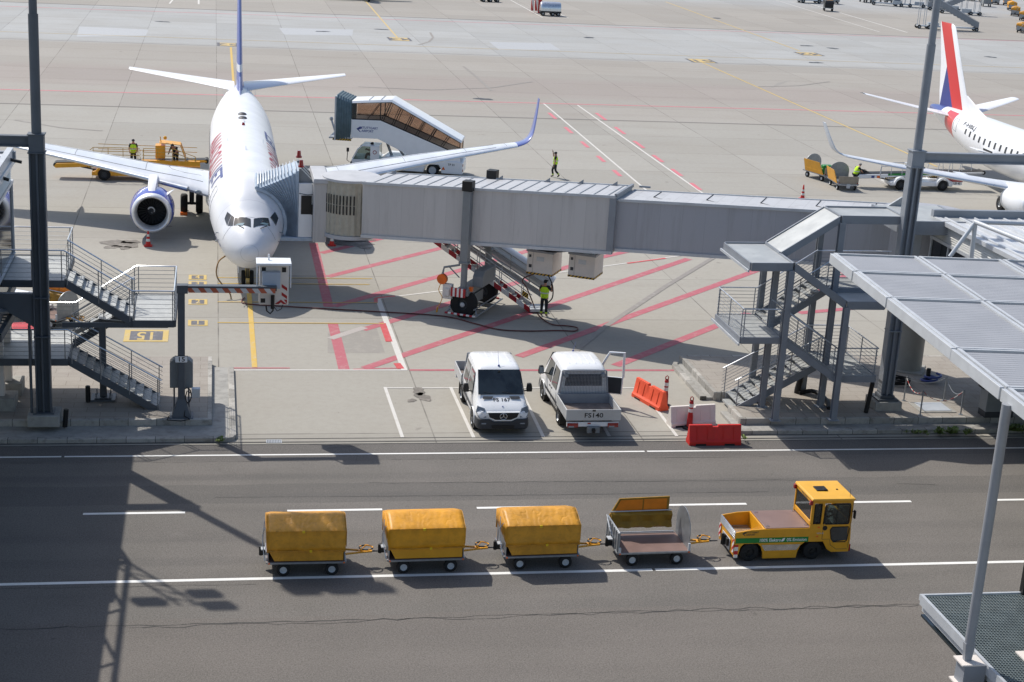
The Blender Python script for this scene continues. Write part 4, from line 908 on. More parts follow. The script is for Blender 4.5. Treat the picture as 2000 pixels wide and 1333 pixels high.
LIV = NT('aircraft_skin'); _sp = LIV.n('SeparateXYZ'); LIV.t.links.new(LIV.obj(), _sp.inputs[0])
_f = LIV.math('FRACT', LIV.math('DIVIDE', _sp.outputs[1], 2.6)); _l = LIV.math('LESS_THAN', _f, 0.008)
LIV.b.inputs['Coat Weight'].default_value = 0.12; LIV.b.inputs['Coat Roughness'].default_value = 0.1
M['skin7'] = LIV.out(LIV.mix(LIV.math('MULTIPLY', _l, 0.35), LIV.mix(LIV.sm(LIV.noise(0.7, 4), 0.3, 0.7), rgb(226, 227, 230), rgb(238, 239, 241)), rgb(150, 154, 160)), 0.36)
hull7 = B7.mesh(48).build('fuselage', M['skin7'], t7, ang=60)
mb = MB(); rs = []
for y, x, z0, z1 in ((11.0, 0.4, 1.3, 1.7), (12.5, 1.6, 1.12, 2.1), (15, 2.05, 1.05, 2.3), (19.5, 2.05, 1.05, 2.3), (22, 1.5, 1.2, 2.1), (24, 0.4, 1.36, 1.7)): rs.append([(x*math.cos(a), y, (z0+z1)/2+(z1-z0)/2*math.sin(a)) for a in [2*math.pi*i/20 for i in range(20)]])
mb.rings(rs); mb.build('wing_fairing', M['planegrey'], t7)
# windscreen panes, measured on the skin
def pane(name, cs, m=M['wglass'], off=0.014):
    q = [B7.hit(x, y, O7) for x, y in cs]
    if None in q: print('pane miss', name, cs); return
    mb = MB(); B7.patch(mb, q, off); mb.build(name, m, t7, norm=False)
for cs in ([(459.5, 426), (489.5, 428.5), (490, 445), (456.5, 441.5)], [(495.5, 428.5), (524, 427), (527, 442.5), (494.5, 446)], [(444.5, 414.5), (452, 421), (444, 441.5), (439, 428)], [(453, 421.5), (458, 425), (455.5, 442), (445.5, 442)], [(527, 426), (536.5, 414.5), (543, 427), (538, 442)]): pane('windscreen', cs)
M['chart'] = mat('chart_paper', (120, 150, 160), 0.6)
for s in (1,):
    mb = MB(); B7.patch(mb, [B7.hit(x, y, O7) for x, y in [(465, 438), (478, 437), (474, 442), (460, 441)]], 0.02); mb.build('chart', M['chart'], t7, norm=False)
    mb = MB(); B7.patch(mb, [B7.hit(x, y, O7) for x, y in [(512, 436), (524, 438), (521, 442), (508, 438)]], 0.02); mb.build('chart', M['chart'], t7, norm=False)
for (x0, y0), (x1, y1) in (((466, 441.5), (476, 447)), ((520, 443), (508, 448))):
    mb = MB(); a = B7.hit(x0, y0, O7); b = B7.hit(x1, y1, O7); B7.line(mb, [a, b], 0.04, 0.03); mb.build('wiper', M['black'], t7)
mb = MB(); B7.line(mb, [(1.45+0.12*math.cos(i*0.3), math.pi/2+i*0.1) for i in range(-14, 15)], 0.012, 0.002); mb.build('radome_seam', M['mgrey'], t7)
# doors
for a0, y0, y1 in ((math.pi-0.02, 4.5, 5.35), (0.02, 4.5, 5.35), (math.pi-0.02, 33.0, 33.7)):
    mb = MB(); s = -1 if a0 > 1 else 1; top = 0.62
    q = [(y0, a0-s*0.25), (y0, a0+s*top*0.9), (y0+0.12, a0+s*top), (y1-0.12, a0+s*top), (y1, a0+s*top*0.9), (y1, a0-s*0.25), (y0, a0-s*0.25)]
    qq = []
    for (ya_, aa_), (yb_, ab_) in zip(q, q[1:]): qq += [(ya_+(yb_-ya_)*i/6, aa_+(ab_-aa_)*i/6) for i in range(6)]
    B7.line(mb, qq+[q[0]], 0.02, 0.004); mb.build('door_outline', M['mgrey'], t7)
# lettering
mb = MB(); B7.letters(mb, 'ANADOLU', 18.8, 9.3, 0.56, 1.3, -1); mb.build('lettering', M['redtxt'], t7, norm=False)
mb = MB(); B7.letters(mb, 'JET', 9.0, 5.7, 0.56, 1.3, -1); mb.build('lettering', M['navy'], t7, norm=False)
mb = MB(); B7.letters(mb, 'ANADOLU', 6.0, 15.2, 0.56, 1.35, 1); mb.build('lettering', M['redtxt'], t7, norm=False)
mb = MB(); B7.letters(mb, 'JET', 15.5, 18.8, 0.56, 1.35, 1); mb.build('lettering', M['navy'], t7, norm=False)
mb = MB(); B7.letters(mb, 'ZONGULDAK', 3.1, 1.7, -0.25, 0.2, -1); mb.build('lettering', M['navy'], t7, norm=False)
# cabin windows
for s in (0, 1):
    for i in range(40):
        y = 6.4+i*0.51
        if 100 > i: 
            mb = MB(); a = 0.13; c = [(y-0.11, a-0.1), (y+0.11, a-0.1), (y+0.11, a+0.1), (y-0.11, a+0.1)]
            if s: c = [(p, math.pi-q) for p, q in c]
            B7.patch(mb, c, 0.006, n=2); mb.build('cabin_window', M['dgrey'], t7, norm=False)
# dorsal fittings
for y, h, m in ((22.0, 0.07, 'dgrey'), (20.6, 0.07, 'dgrey')):
    mb = MB(); p = B7.pt(y, math.pi/2); mb.ball((p.x, p.y, p.z-0.02), 0.26, 0.34, 0.13, 14); mb.build('antenna_dome', M[m], t7)
mb = MB(); p = B7.pt(18.2, math.pi/2); mb.cyl((0, 18.2, p.z-0.02), (0, 18.2, p.z+0.14), 0.1, 0.06, 12); mb.build('beacon', M['redlamp'], t7)
for y, x in ((19.2, 0.05), (10.4, 0), (14.2, -0.9), (14.0, 1.0)):
    mb = MB(); p = B7.pt(y, math.pi/2-x*0.55); mb.slab([(p.x-0.01, y, p.z-0.05), (p.x-0.01, y+0.3, p.z-0.05), (p.x-0.01, y+0.34, p.z+0.18), (p.x-0.01, y+0.2, p.z+0.18)], 0.02, 0, (1, 0, 0)); mb.build('blade_antenna', M['planegrey'], t7)
for y, a in ((2.0, math.pi+0.1), (2.1, math.pi-0.12), (1.9, -0.1), (2.2, 0.12)):
    mb = MB(); p = B7.pt(y, a); s = 1 if p.x > 0 else -1; mb.tube([p, p+V3((s*0.12, -0.05, 0)), p+V3((s*0.14, -0.3, 0))], 0.022, 6); mb.build('pitot_probe', M['steel'], t7)
# wings
W7 = [(1.2, 13.6, 20.8, 2.1, 0.92, 0), (3.0, 14.6, 20.6, 2.42, 0.8, 0), (5.0, 15.55, 20.35, 2.72, 0.58, 0), (8.5, 17.35, 21.1, 3.17, 0.42, 0), (12.5, 19.4, 21.95, 3.62, 0.3, 0), (16.3, 21.35, 22.85, 3.98, 0.2, 0), (16.95, 21.75, 23.0, 4.16, 0.15, 0.55), (17.35, 22.15, 23.2, 4.6, 0.12, 1.15), (17.62, 22.7, 23.5, 5.5, 0.1, 1.33), (17.85, 23.3, 23.8, 6.6, 0.07, 1.38)]
def wtop(W, x, t):
    """a point on the upper wing skin at span x and chord share t"""
    for a, b in zip(W, W[1:]):
        if a[0] <= x <= b[0]:
            k = (x-a[0])/(b[0]-a[0]); _, le, te, z, th, rl = [p+(q-p)*k for p, q in zip(a, b)]; c = te-le
            return x, le+c*t, z+0.015*c*4*t*(1-t)+5*th*(0.2969*math.sqrt(t)-0.126*t-0.3516*t*t+0.2843*t**3-0.1036*t**4)+0.006
LIVW = NT('wing_skin'); _sp = LIVW.n('SeparateXYZ'); LIVW.t.links.new(LIVW.obj(), _sp.inputs[0])
M['wing7'] = LIVW.out(LIVW.mix(LIVW.sm(LIVW.noise(1.1, 4, LIVW.scaled(1, 0.25)), 0.35, 0.7), rgb(206, 211, 218), rgb(222, 226, 231)), 0.34)
for s in (1, -1):
    w_ = wing_mesh(W7[:6], s).build('wing', M['wing7'], t7, ang=50)
    wl = wing_mesh(W7[5:], s).build('winglet', M['tailblue'], w_, ang=50)
    le = MB(); pth = [(s*x, l-0.012, z+0.004) for x, l, te, z, th, rl in spl(W7[1:6], 5)]
    for a in range(len(pth)-1):
        r0 = 0.11*(1-a/len(pth))+0.035; le.tube([pth[a], pth[a+1]], [r0, r0*0.97], 10, cap=False)
    le.build('slat', M['alu'], w_)
    fl = MB(); wl_ = lambda *q: fl.tube([(s*wtop(W7, x, t)[0],)+wtop(W7, x, t)[1:] for x, t in q], .013, 4)
    wl_(*[(2.2+i*1.27, .72) for i in range(11)]); wl_(*[(2.2+i*1.27, .16) for i in range(11)])
    for x in (5.3, 9.2, 13.0, 15.6): wl_(*[(x, .16+.12*i) for i in range(6)])
    wl_((2.3, .35), (3.2, .33), (3.9, .42), (4.1, .6), (4.0, .7)); wl_((5.8, .72), (5.8, .98)); wl_((10.8, .72), (10.8, .98))
    fl.build('panel_line', M['mgrey'], w_)
    for x, y0 in ((7.2, 19.9), (10.6, 21.0)):
        fp = MB(); zz = 2.52+(x-4)*0.11; fp.lathe([(0.02, 0), (0.17, 0.7), (0.2, 1.4), (0.12, 2.2), (0.02, 2.8)], (s*x, y0-0.8, zz), (0, 1, -0.05), 12); fp.build('flap_fairing', M['planegrey'], w_)
    lamp = MB(); lamp.ball((s*2.45, 14.22, 2.34), 0.2, 0.1, 0.12, 12); lamp.build('landing_light', M['lamp'], w_)
    e = engine(t7, s*4.83, 11.9, 1.62, 1.06, 3.6, M['blue'], M['lip'])
    py = MB(); rs = []
    for y, z0, z1, wd in ((12.5, 2.58, 2.7, 0.18), (13.2, 2.5, 3.0, 0.26), (14.6, 2.3, 3.08, 0.28), (15.6, 2.3, 3.0, 0.27), (17.5, 2.2, 2.5, 0.15)):
        rs.append([(s*4.83-wd, y, z0), (s*4.83+wd, y, z0), (s*4.83+wd*0.8, y, z1-0.05), (s*4.83, y, z1), (s*4.83-wd*0.8, y, z1-0.05)])
    py.rings(rs); py.build('pylon', M['planewhite'], t7)
    st_ = MB(); st_.slab([(s*4.83-s*0.72, 12.75, 2.38), (s*4.83-s*0.72, 13.35, 2.42), (s*4.83-s*1.15, 13.4, 2.62), (s*4.83-s*1.05, 12.95, 2.62)], 0.03, 0, (0, 0, 1)); st_.build('nacelle_strake', M['planewhite'], t7)
    g_ = MB(); x = s*2.86; g_.cyl((x, 19.6, 0.5), (x, 19.6, 1.9), 0.13, 0.15, 12); g_.cyl((x-0.42, 19.6, 0.56), (x+0.42, 19.6, 0.56), 0.08, n=10); g_.beam((x, 19.6, 1.2), (x-s*1.0, 19.6, 1.9), 0.1, 0.1); g_.beam((x+s*0.1, 19.3, 1.5), (x+s*0.55, 19.4, 1.95), 0.5, 0.05)
    gg = g_.build('main_gear', M['dgrey'], t7)
    for dx in (-0.43, 0.43): wheel(gg, (x+dx, 19.6, 0.56), 0.56, 0.4, hub=0.45)
for s in (1, -1):
    wing_mesh([(0.3, 33.6, 38.2, 5.05, 0.36, 0), (2.0, 34.75, 38.35, 5.2, 0.28, 0), (4.6, 36.2, 38.65, 5.45, 0.2, 0), (7.0, 37.55, 38.95, 5.68, 0.12, 0), (7.18, 37.85, 38.9, 5.7, 0.05, 0)], s).build('tailplane', M['planewhite'], t7, ang=50)
fm = fin_mesh([(5.0, 31.2, 38.2, 0.44), (6.2, 32.5, 38.4, 0.42), (9, 34.6, 39.2, 0.34), (12.4, 37.2, 40.1, 0.24), (12.55, 37.6, 40.1, 0.1)])
def fin_skin():
    t = NT('fin_skin'); sp = t.n('SeparateXYZ'); t.t.links.new(t.obj(), sp.inputs[0])
    k = t.math('ADD', sp.outputs[1], t.math('MULTIPLY', sp.outputs[2], -0.78)); n = t.math('LESS_THAN', t.math('ABSOLUTE', t.math('SUBTRACT', sp.outputs[2], 6.6)), 0.22)
    return t.out(t.mix(n, rgb(94, 110, 178), rgb(222, 224, 230)), 0.3)
fm.build('fin', fin_skin(), t7, ang=50)
mb = fin_mesh([(5.1, 29.0, 33.0, 0.12), (5.55, 30.2, 33.5, 0.12), (6.15, 32.2, 33.8, 0.18)]); mb.build('dorsal_fin', M['tailblue'], t7, ang=50)
g_ = MB(); g_.cyl((0, 4.0, 0.34), (0, 4.1, 1.5), 0.08, 0.1, 12); g_.cyl((-0.25, 4, 0.34), (0.25, 4, 0.34), 0.05, n=8); g_.beam((0, 3.7, 0.9), (0, 3.4, 1.5), 0.14, 0.1); g_.box(-0.14, 0.14, 3.86, 3.92, 0.95, 1.12); gg = g_.build('nose_gear', mat('gear_metal', (120, 112, 92), 0.4, 0.5), t7)
for dx in (-0.2, 0.2): wheel(gg, (dx, 4.0, 0.345), 0.345, 0.2, hub=0.5)
for s in (1, -1): mb = MB(); mb.box(s*0.45-0.02, s*0.45+0.02, 3.2, 5.0, 0.75, 1.45); mb.build('gear_door', M['planewhite'], t7)
mb = MB()
for i in range(3):
    for x in (-1, 1): mb.slab([(x*(0.5+0.25*i), 32.6, 5.1-0.12*i), (x*(0.5+0.25*i), 32.9, 5.1-0.12*i), (x*(0.5+0.25*i), 32.9, 5.4-0.12*i), (x*(0.5+0.25*i), 32.75, 5.4-0.12*i)], 0.015, 0, (1, 0, 0))
mb.build('vortex_generator', M['planegrey'], t7)
mb = MB(); mb.box(-3.5, -3.1, 18.9, 19.1, 0.0, 0.16); mb.box(-3.5, -3.1, 20.1, 20.3, 0, 0.16); o = mb.build('wheel_chock', M['amber']); o.location = O7; tag(o, 'orange wheel chocks at the left main wheels of the nose-in airliner', 'chock')
# power cable hanging from the nose
h0 = O7+V3((-1.05, 2.6, 1.75))
hose('power_plug_cable', [h0, h0+V3((-0.35, -0.5, -0.2)), h0+V3((-0.4, -0.9, -0.8)), h0+V3((0.15, -1.2, -1.45)), h0+V3((0.25, -1.4, -1.72))], 0.035, mat('tan_cable', (150, 116, 72), 0.6), 'tan ground power cable hanging from the nose of the airliner', 'cable')

# --- the smaller jet on the right stand
E9 = Hull([(0.0, 0.03, 2.4, 2.34, .5), (0.3, 0.42, 2.8, 2.05, .5), (1.0, 0.85, 3.25, 1.75, .5), (2.0, 1.18, 3.75, 1.5, .5), (3.2, 1.38, 4.3, 1.38, .52), (4.6, 1.48, 4.56, 1.32, .52), (6.5, 1.505, 4.66, 1.3, .53), (16, 1.505, 4.66, 1.3, .53), (24, 1.505, 4.66, 1.3, .53), (27, 1.42, 4.66, 1.6, .55), (29.5, 1.2, 4.64, 2.1, .57), (32, 0.88, 4.58, 2.75, .58), (34.5, 0.5, 4.45, 3.4, .55), (36.0, 0.22, 4.3, 3.8, .5), (36.2, 0.05, 4.1, 4.0, .5)])
O9 = V3((54.35, 77.2, 0.0))
t9 = thing('regional_jet', 'white regional jet with a red and blue tail fin parked at the right stand', 'airplane', O9)
def hull9_skin():
    t = NT('regional_skin'); sp = t.n('SeparateXYZ'); t.t.links.new(t.obj(), sp.inputs[0])
    t.b.inputs['Coat Weight'].default_value = 0.4
    a = t.math('MULTIPLY', t.math('GREATER_THAN', sp.outputs[1], 30.1), t.math('LESS_THAN', sp.outputs[1], 31.9)); a = t.math('MULTIPLY', a, t.math('LESS_THAN', sp.outputs[2], 4.45))
    top = t.math('MULTIPLY', t.math('GREATER_THAN', sp.outputs[1], 31.0), t.math('GREATER_THAN', sp.outputs[2], 4.25))
    col = t.mix(a, rgb(238, 239, 241), rgb(206, 56, 58)); col = t.mix(t.math('MULTIPLY', t.math('GREATER_THAN', sp.outputs[1], 33.2), t.math('GREATER_THAN', sp.outputs[2], 3.9)), col, rgb(50, 66, 138))
    return t.out(col, 0.3)
E9.mesh(44).build('fuselage', hull9_skin(), t9, ang=60)
for s in (0, 1):
    for i in range(28):
        y = 27.4-i*0.79; mb = MB(); a = 0.2; c = [(y-0.12, a-0.14), (y+0.12, a-0.14), (y+0.12, a+0.14), (y-0.12, a+0.14)]
        if s: c = [(p, math.pi-q) for p, q in c]
        E9.patch(mb, c, 0.008, n=2); mb.build('cabin_window', M['dgrey'], t9, norm=False)
mb = MB(); E9.letters(mb, 'F-HBLJ', 28.2, 26.2, 0.52, 0.42, -1); mb.build('lettering', M['dgrey'], t9, norm=False)
mb = MB(); q = []
for (ya_, aa_), (yb_, ab_) in zip([(29.2, 3.3), (29.2, 2.55), (29.9, 2.55), (29.9, 3.3)], [(29.2, 2.55), (29.9, 2.55), (29.9, 3.3), (29.2, 3.3)]): q += [(ya_+(yb_-ya_)*i/6, aa_+(ab_-aa_)*i/6) for i in range(6)]
E9.line(mb, q+[q[0]], 0.03, 0.004); mb.build('door_outline', M['mgrey'], t9)
W9 = [(1.0, 11.6, 17.6, 1.75, 0.75, 0), (2.6, 12.7, 17.3, 1.92, 0.62, 0), (4.7, 14.0, 17.1, 2.15, 0.45, 0), (8.4, 15.4, 17.8, 2.55, 0.32, 0), (11.8, 16.7, 18.4, 2.95, 0.22, 0), (14.1, 17.6, 18.85, 3.25, 0.15, 0), (14.7, 17.95, 19.0, 3.5, 0.12, 0.7), (15.05, 18.4, 19.2, 4.2, 0.1, 1.15), (15.35, 19.0, 19.6, 5.2, 0.06, 1.3)]
for s in (1, -1):
    w_ = wing_mesh(W9[:6], s).build('wing', M['wing7'], t9, ang=50); wing_mesh(W9[5:], s).build('winglet', M['planegrey'], w_, ang=50)
    le = MB(); pth = [(s*x, l-0.01, z) for x, l, te, z, th, rl in spl(W9[1:6], 5)]
    for a in range(len(pth)-1): r0 = 0.1*(1-a/len(pth))+0.03; le.tube([pth[a], pth[a+1]], [r0, r0*0.97], 10, cap=False)
    le.build('slat', M['alu'], w_)
    for x, y0 in ((6.2, 16.2), (9.2, 17.2)): fp = MB(); fp.lathe([(0.02, 0), (0.15, 0.7), (0.17, 1.3), (0.02, 2.6)], (s*x, y0, 2.15+(x-4.7)*0.12), (0, 1, -0.03), 12); fp.build('flap_fairing', M['planegrey'], w_)
    engine(t9, s*4.35, 10.9, 1.62, 0.95, 3.2, M['planewhite'], M['lip'], False)
    py = MB(); rs = []
    for y, z0, z1, wd in ((11.4, 2.5, 2.6, 0.15), (12.2, 2.4, 2.78, 0.22), (14.0, 2.0, 2.5, 0.22), (16.2, 1.9, 2.1, 0.12)): rs.append([(s*4.5-wd, y, z0), (s*4.5+wd, y, z0), (s*4.5+wd*0.7, y, z1), (s*4.5-wd*0.7, y, z1)])
    py.rings(rs); py.build('pylon', M['planewhite'], t9)
    g_ = MB(); x = s*2.97; g_.cyl((x, 17.2, 0.5), (x, 17.2, 1.8), 0.11, n=10); g_.cyl((x-0.35, 17.2, 0.5), (x+0.35, 17.2, 0.5), 0.07, n=8); gg = g_.build('main_gear', M['dgrey'], t9)
    for dx in (-0.33, 0.33): wheel(gg, (x+dx, 17.2, 0.5), 0.5, 0.32, hub=0.45)
    wing_mesh([(0.25, 31.0, 34.6, 4.0, 0.28, 0), (2.4, 32.3, 34.9, 4.35, 0.2, 0), (5.9, 34.2, 35.6, 5.0, 0.12, 0), (6.04, 34.5, 35.5, 5.02, 0.05, 0)], s).build('tailplane', M['planewhite'], t9, ang=50)
def fin9_skin():
    t = NT('regional_fin'); sp = t.n('SeparateXYZ'); t.t.links.new(t.obj(), sp.inputs[0])
    k = t.math('SUBTRACT', sp.outputs[1], t.math('MULTIPLY', sp.outputs[2], 0.66))
    col = t.mix(t.math('GREATER_THAN', k, 27.7), rgb(236, 237, 239), rgb(206, 50, 52))
    k2 = t.math('SUBTRACT', sp.outputs[1], t.math('MULTIPLY', sp.outputs[2], 0.9)); k3 = t.math('ADD', sp.outputs[1], t.math('MULTIPLY', sp.outputs[2], 0.0))
    col = t.mix(t.math('GREATER_THAN', k, 29.5), col, rgb(236, 237, 239))
    col = t.mix(t.math('MULTIPLY', t.math('GREATER_THAN', k, 29.5), t.math('LESS_THAN', t.math('ADD', sp.outputs[2], t.math('MULTIPLY', t.math('SUBTRACT', k, 29.3), 1.2)), 7.6)), col, rgb(48, 62, 132))
    return t.out(col, 0.3)
fin_mesh([(4.4, 29.2, 34.9, 0.36), (5.4, 30.5, 35.2, 0.34), (7.5, 32.0, 35.6, 0.28), (10.3, 33.9, 36.5, 0.2), (10.5, 34.4, 36.5, 0.08)]).build('fin', fin9_skin(), t9, ang=50)
fin_mesh([(4.5, 26.6, 30.5, 0.1), (5.0, 28.4, 31.0, 0.1), (5.7, 30.5, 31.2, 0.14)]).build('dorsal_fin', M['planewhite'], t9, ang=50)
mb = MB(); E9.patch(mb, [(22.8, 3.2), (24.2, 3.2), (24.2, 3.7), (22.8, 3.7)], 0.006); mb.build('cargo_opening', M['black'], t9, norm=False)
mb = MB(); mb.slab([(-1.5, 22.8, 2.75), (-1.5, 24.2, 2.75), (-2.5, 24.3, 2.95), (-2.5, 22.9, 2.95)], 0.08, 0, (0, 0, 1)); mb.build('cargo_door', M['planewhite'], t9, bevel=0.02)
mb = MB(); mb.cyl((0, 3.2, 0.3), (0, 3.3, 1.5), 0.08, n=10); gg = mb.build('nose_gear', M['dgrey'], t9)
for dx in (-0.17, 0.17): wheel(gg, (dx, 3.2, 0.3), 0.3, 0.17, hub=0.5)
# ---------------------------------------------------------------- people
def person(name_label, loc, rz, pose, head='cap', vest=True, trousers='cloth', group=None, sleeves='cloth', gloves=True, cuffs=False, hairm='hair'):
    """pose: joint -> (x, y, z); x right hand side of the body, y forward, z up, metres"""
    base = dict(pelvis=(0, 0, .95), waist=(0, 0, 1.1), chest=(0, 0.01, 1.32), neck=(0, 0, 1.5), skull=(0, 0.02, 1.6), crown=(0, 0.01, 1.72),
                shR=(.19, 0, 1.43), elR=(.25, -.02, 1.15), wrR=(.27, .05, .9), shL=(-.19, 0, 1.43), elL=(-.25, -.02, 1.15), wrL=(-.27, .05, .9),
                hiR=(.1, 0, .9), knR=(.11, .03, .5), anR=(.11, -.02, .09), toR=(.12, .15, .04), hiL=(-.1, 0, .9), knL=(-.11, .03, .5), anL=(-.11, -.02, .09), toL=(-.12, .15, .04))
    base.update(pose); J = {k: V3(v) for k, v in base.items()}
    def skin(name, chains, m, parent, sub=1):
        vs, es, rr, idx = [], [], [], {}
        def vid(key, p, r):
            if key not in idx: idx[key] = len(vs); vs.append(tuple(p)); rr.append(r)
            return idx[key]
        for ch in chains:
            prev = None
            for key, p, r in ch:
                i = vid(key, p, r)
                if prev is not None and prev != i: es.append((prev, i))
                prev = i
        me = bpy.data.meshes.new(name); me.from_pydata(vs, es, []); o = bpy.data.objects.new(name, me); COL.objects.link(o)
        o.modifiers.new('skin', 'SKIN')
        for i, r in enumerate(rr): me.skin_vertices[0].data[i].radius = (r, r) if not isinstance(r, tuple) else r
        for i in range(len(rr)): me.skin_vertices[0].data[i].use_root = (i == 0)
        s_ = o.modifiers.new('sub', 'SUBSURF'); s_.levels = sub; s_.render_levels = sub
        dg = bpy.context.evaluated_depsgraph_get(); m2 = bpy.data.meshes.new_from_object(o.evaluated_get(dg)); o.modifiers.clear(); o.data = m2; bpy.data.meshes.remove(me)
        m2.name = name; m2.materials.clear(); m2.materials.append(m); m2.polygons.foreach_set('use_smooth', [True]*len(m2.polygons))
        if parent: o.parent = parent
        return o
    k = lambda n, r: (n, J[n], r)
    def hand(s):
        w, e = J['wr'+s], J['el'+s]; d = (w-e).normalized(); side = d.cross(V3((0, 1, 0))); side = side.normalized() if side.length > 0.1 else V3((1, 0, 0)); n = side.cross(d).normalized()
        p = w+d*0.07; out = [[k('wr'+s, 0.026), ('pa'+s, p, (0.036, 0.024))]]
        for i, l in enumerate((0.075, 0.085, 0.08, 0.06)):
            a = p+side*(0.024-0.016*i)+d*0.03; b = a+d*l*0.6+n*0.012; out.append([('pa'+s, p, 0.03), ('f%d%s' % (i, s), a, 0.0095), ('g%d%s' % (i, s), b, 0.0085), ('h%d%s' % (i, s), b+d*l*0.3+n*0.03, 0.007)])
        a = p+side*0.04; out.append([('pa'+s, p, 0.03), ('t'+s, a, 0.011), ('u'+s, a+side*0.02+d*0.045+n*0.012, 0.009)]); return out
    hd = (J['crown']-J['neck']).normalized(); fwd = V3((0, 1, 0))
    if 'look' in pose: fwd = J['look'].normalized()
    body = [[k('pelvis', .13), k('waist', .125), k('chest', .15), k('neck', .06), k('skull', (.078, .09)), k('crown', .055)], [k('skull', .08), ('nose', J['skull']+fwd*0.105-hd*0.015, 0.015)]]
    for s in 'RL': body += [[k('chest', .15), k('sh'+s, .07), k('el'+s, .046), k('wr'+s, .03)], [k('pelvis', .13), k('hi'+s, .1), k('kn'+s, .062), k('an'+s, .042), k('to'+s, .036)]]+hand(s)
    o = skin('person', body, M['skin'], None); o.location = loc; o.rotation_euler = (0, 0, rz); tag(o, name_label, 'person', group)
    up_ = lambda a, b, t: J[a]+(J[b]-J[a])*t
    skin('shirt', [[('sb', up_('pelvis', 'waist', -.35), .17), k('pelvis', .165), k('waist', .16), k('chest', .17), ('nk', up_('chest', 'neck', .6), .08)]]+[[k('chest', .17), k('sh'+s, .085), ('ue'+s, up_('sh'+s, 'el'+s, .75 if sleeves == 'cloth' else 1.0), .062)]+([k('wr'+s, .042)] if sleeves != 'cloth' else []) for s in 'RL'], M[sleeves], o)
    if vest:
        v = skin('vest', [[('vb', up_('pelvis', 'waist', -.55), (.21, .18)), k('pelvis', (.205, .18)), k('waist', (.195, .17)), k('chest', (.21, .195)), ('vt', up_('chest', 'neck', .95), .13)]]+[[k('chest', .195), ('vs'+s, up_('chest', 'sh'+s, .92)+V3((0, 0, .015)), .118)] for s in 'RL'], M['hiviz'], o)
        mb = MB(); c = J['waist']+(J['chest']-J['waist'])*0.25; mb.lathe([(.196, -.028), (.198, .028)], (0, 0, 0), (0, 0, 1), 24); mb.v = [V3((p.x*1.07+c.x, p.y*1.0+c.y, p.z+c.z)) for p in mb.v]; mb.build('reflective_band', M['reflect'], v)
    skin('trousers', [[('wb', up_('pelvis', 'waist', .6), .155), k('pelvis', .165)]]+[[k('pelvis', .165), k('hi'+s, .122), k('kn'+s, .08), ('lo'+s, up_('kn'+s, 'an'+s, .8), .07)] for s in 'RL'], M[trousers], o)
    for s in 'RL':
        skin('boot', [[('a', J['an'+s]+V3((0, 0, .04)), .058), ('b', J['an'+s], .056), ('c', J['to'+s], .045)]], M['black'], o)
        if cuffs: skin('cuff', [[('a', up_('kn'+s, 'an'+s, .55), .083), ('b', up_('kn'+s, 'an'+s, .9), .085)]], M['hiviz'], o)
        if gloves: skin('glove', [[('a', J['wr'+s], .04)]+[('b', J['wr'+s]+(J['wr'+s]-J['el'+s]).normalized()*0.1, .042)]], M['black'], o)
    cr = J['crown']; mb = MB(); mb.ball((0, 0, 0), .098, .112, .085, 16)
    q = fwd.to_track_quat('Y', 'Z'); mb.v = [V3((p.x, p.y, max(p.z, -0.05))) for p in mb.v]
    if head == 'cap': mb.slab([(-.07, .08, -.02), (.07, .08, -.02), (.055, .18, -.035), (-.055, .18, -.035)], 0.012, 0, (0, 0, 1))
    mb.v = [q @ p+J['skull']+hd*0.075 for p in mb.v]; mb.build('cap' if head == 'cap' else 'hair', M['cloth'] if head == 'cap' else M[hairm], o)
    mb = MB()
    for s in (-1, 1): e = J['skull']+q @ V3((s*.032, .088, .012)); mb.ball(e, .011, .011, .009, 8)
    mb.build('eyes', M['black'], o)
    return o
SIT = dict(pelvis=(0, -.02, .5), waist=(0, -.02, .66), chest=(0, 0, .88), neck=(0, 0.02, 1.06), skull=(0, .05, 1.16), crown=(0, .04, 1.28), shR=(.19, 0, .98), elR=(.23, .12, .75), wrR=(.15, .36, .8), shL=(-.19, 0, .98), elL=(-.23, .12, .75), wrL=(-.15, .36, .8),
           hiR=(.1, 0, .48), knR=(.12, .42, .5), anR=(.12, .5, .12), toR=(.12, .66, .06), hiL=(-.1, 0, .48), knL=(-.12, .42, .5), anL=(-.12, .5, .12), toL=(-.12, .66, .06))

# ---------------------------------------------------------------- boarding bridge
BC = V3((29.2, 60.0, 0)); BRZ = R(150); BMI = (Matrix.Translation(BC) @ Matrix.Rotation(BRZ, 4, 'Z')).inverted()
br = thing('boarding_bridge', 'long grey passenger boarding bridge on a wheeled drive column docked to the airliner', 'boarding bridge', BC, BRZ)
def wmb(): m = MB(); m.T = BMI; return m
def zb(s): return 3.05+(25.7-s)*0.068
def clad(name, c, step, seam=0.02):
    t = NT(name); sp = t.n('SeparateXYZ'); t.t.links.new(t.obj(), sp.inputs[0]); f = t.math('DIVIDE', sp.outputs[0], step)
    wn = t.n('TexWhiteNoise', noise_dimensions='1D'); t.t.links.new(t.math('FLOOR', f), wn.inputs['W'])
    col = t.mix(wn.outputs[0], rgb(*[x*0.985 for x in c]), rgb(*[min(255, x*1.015) for x in c]))
    col = t.mix(t.math('MULTIPLY', t.math('LESS_THAN', t.math('FRACT', f), seam), 0.22), col, rgb(*[x*0.6 for x in c]))
    col = t.mix(t.math('MULTIPLY', t.sm(t.noise(0.9, 6, t.scaled(2.4, 2.4, 0.22), 0.75), 0.46, 0.74), 0.26), col, rgb(112, 108, 102))
    return t.out(col, 0.5)
CLA = clad('tunnel_cladding', (192, 189, 186), 1.1); CLB = clad('inner_tunnel_cladding', (166, 167, 172), 1.0); RFA = clad('tunnel_roof_sheet', (184, 185, 187), 0.62, 0.05)
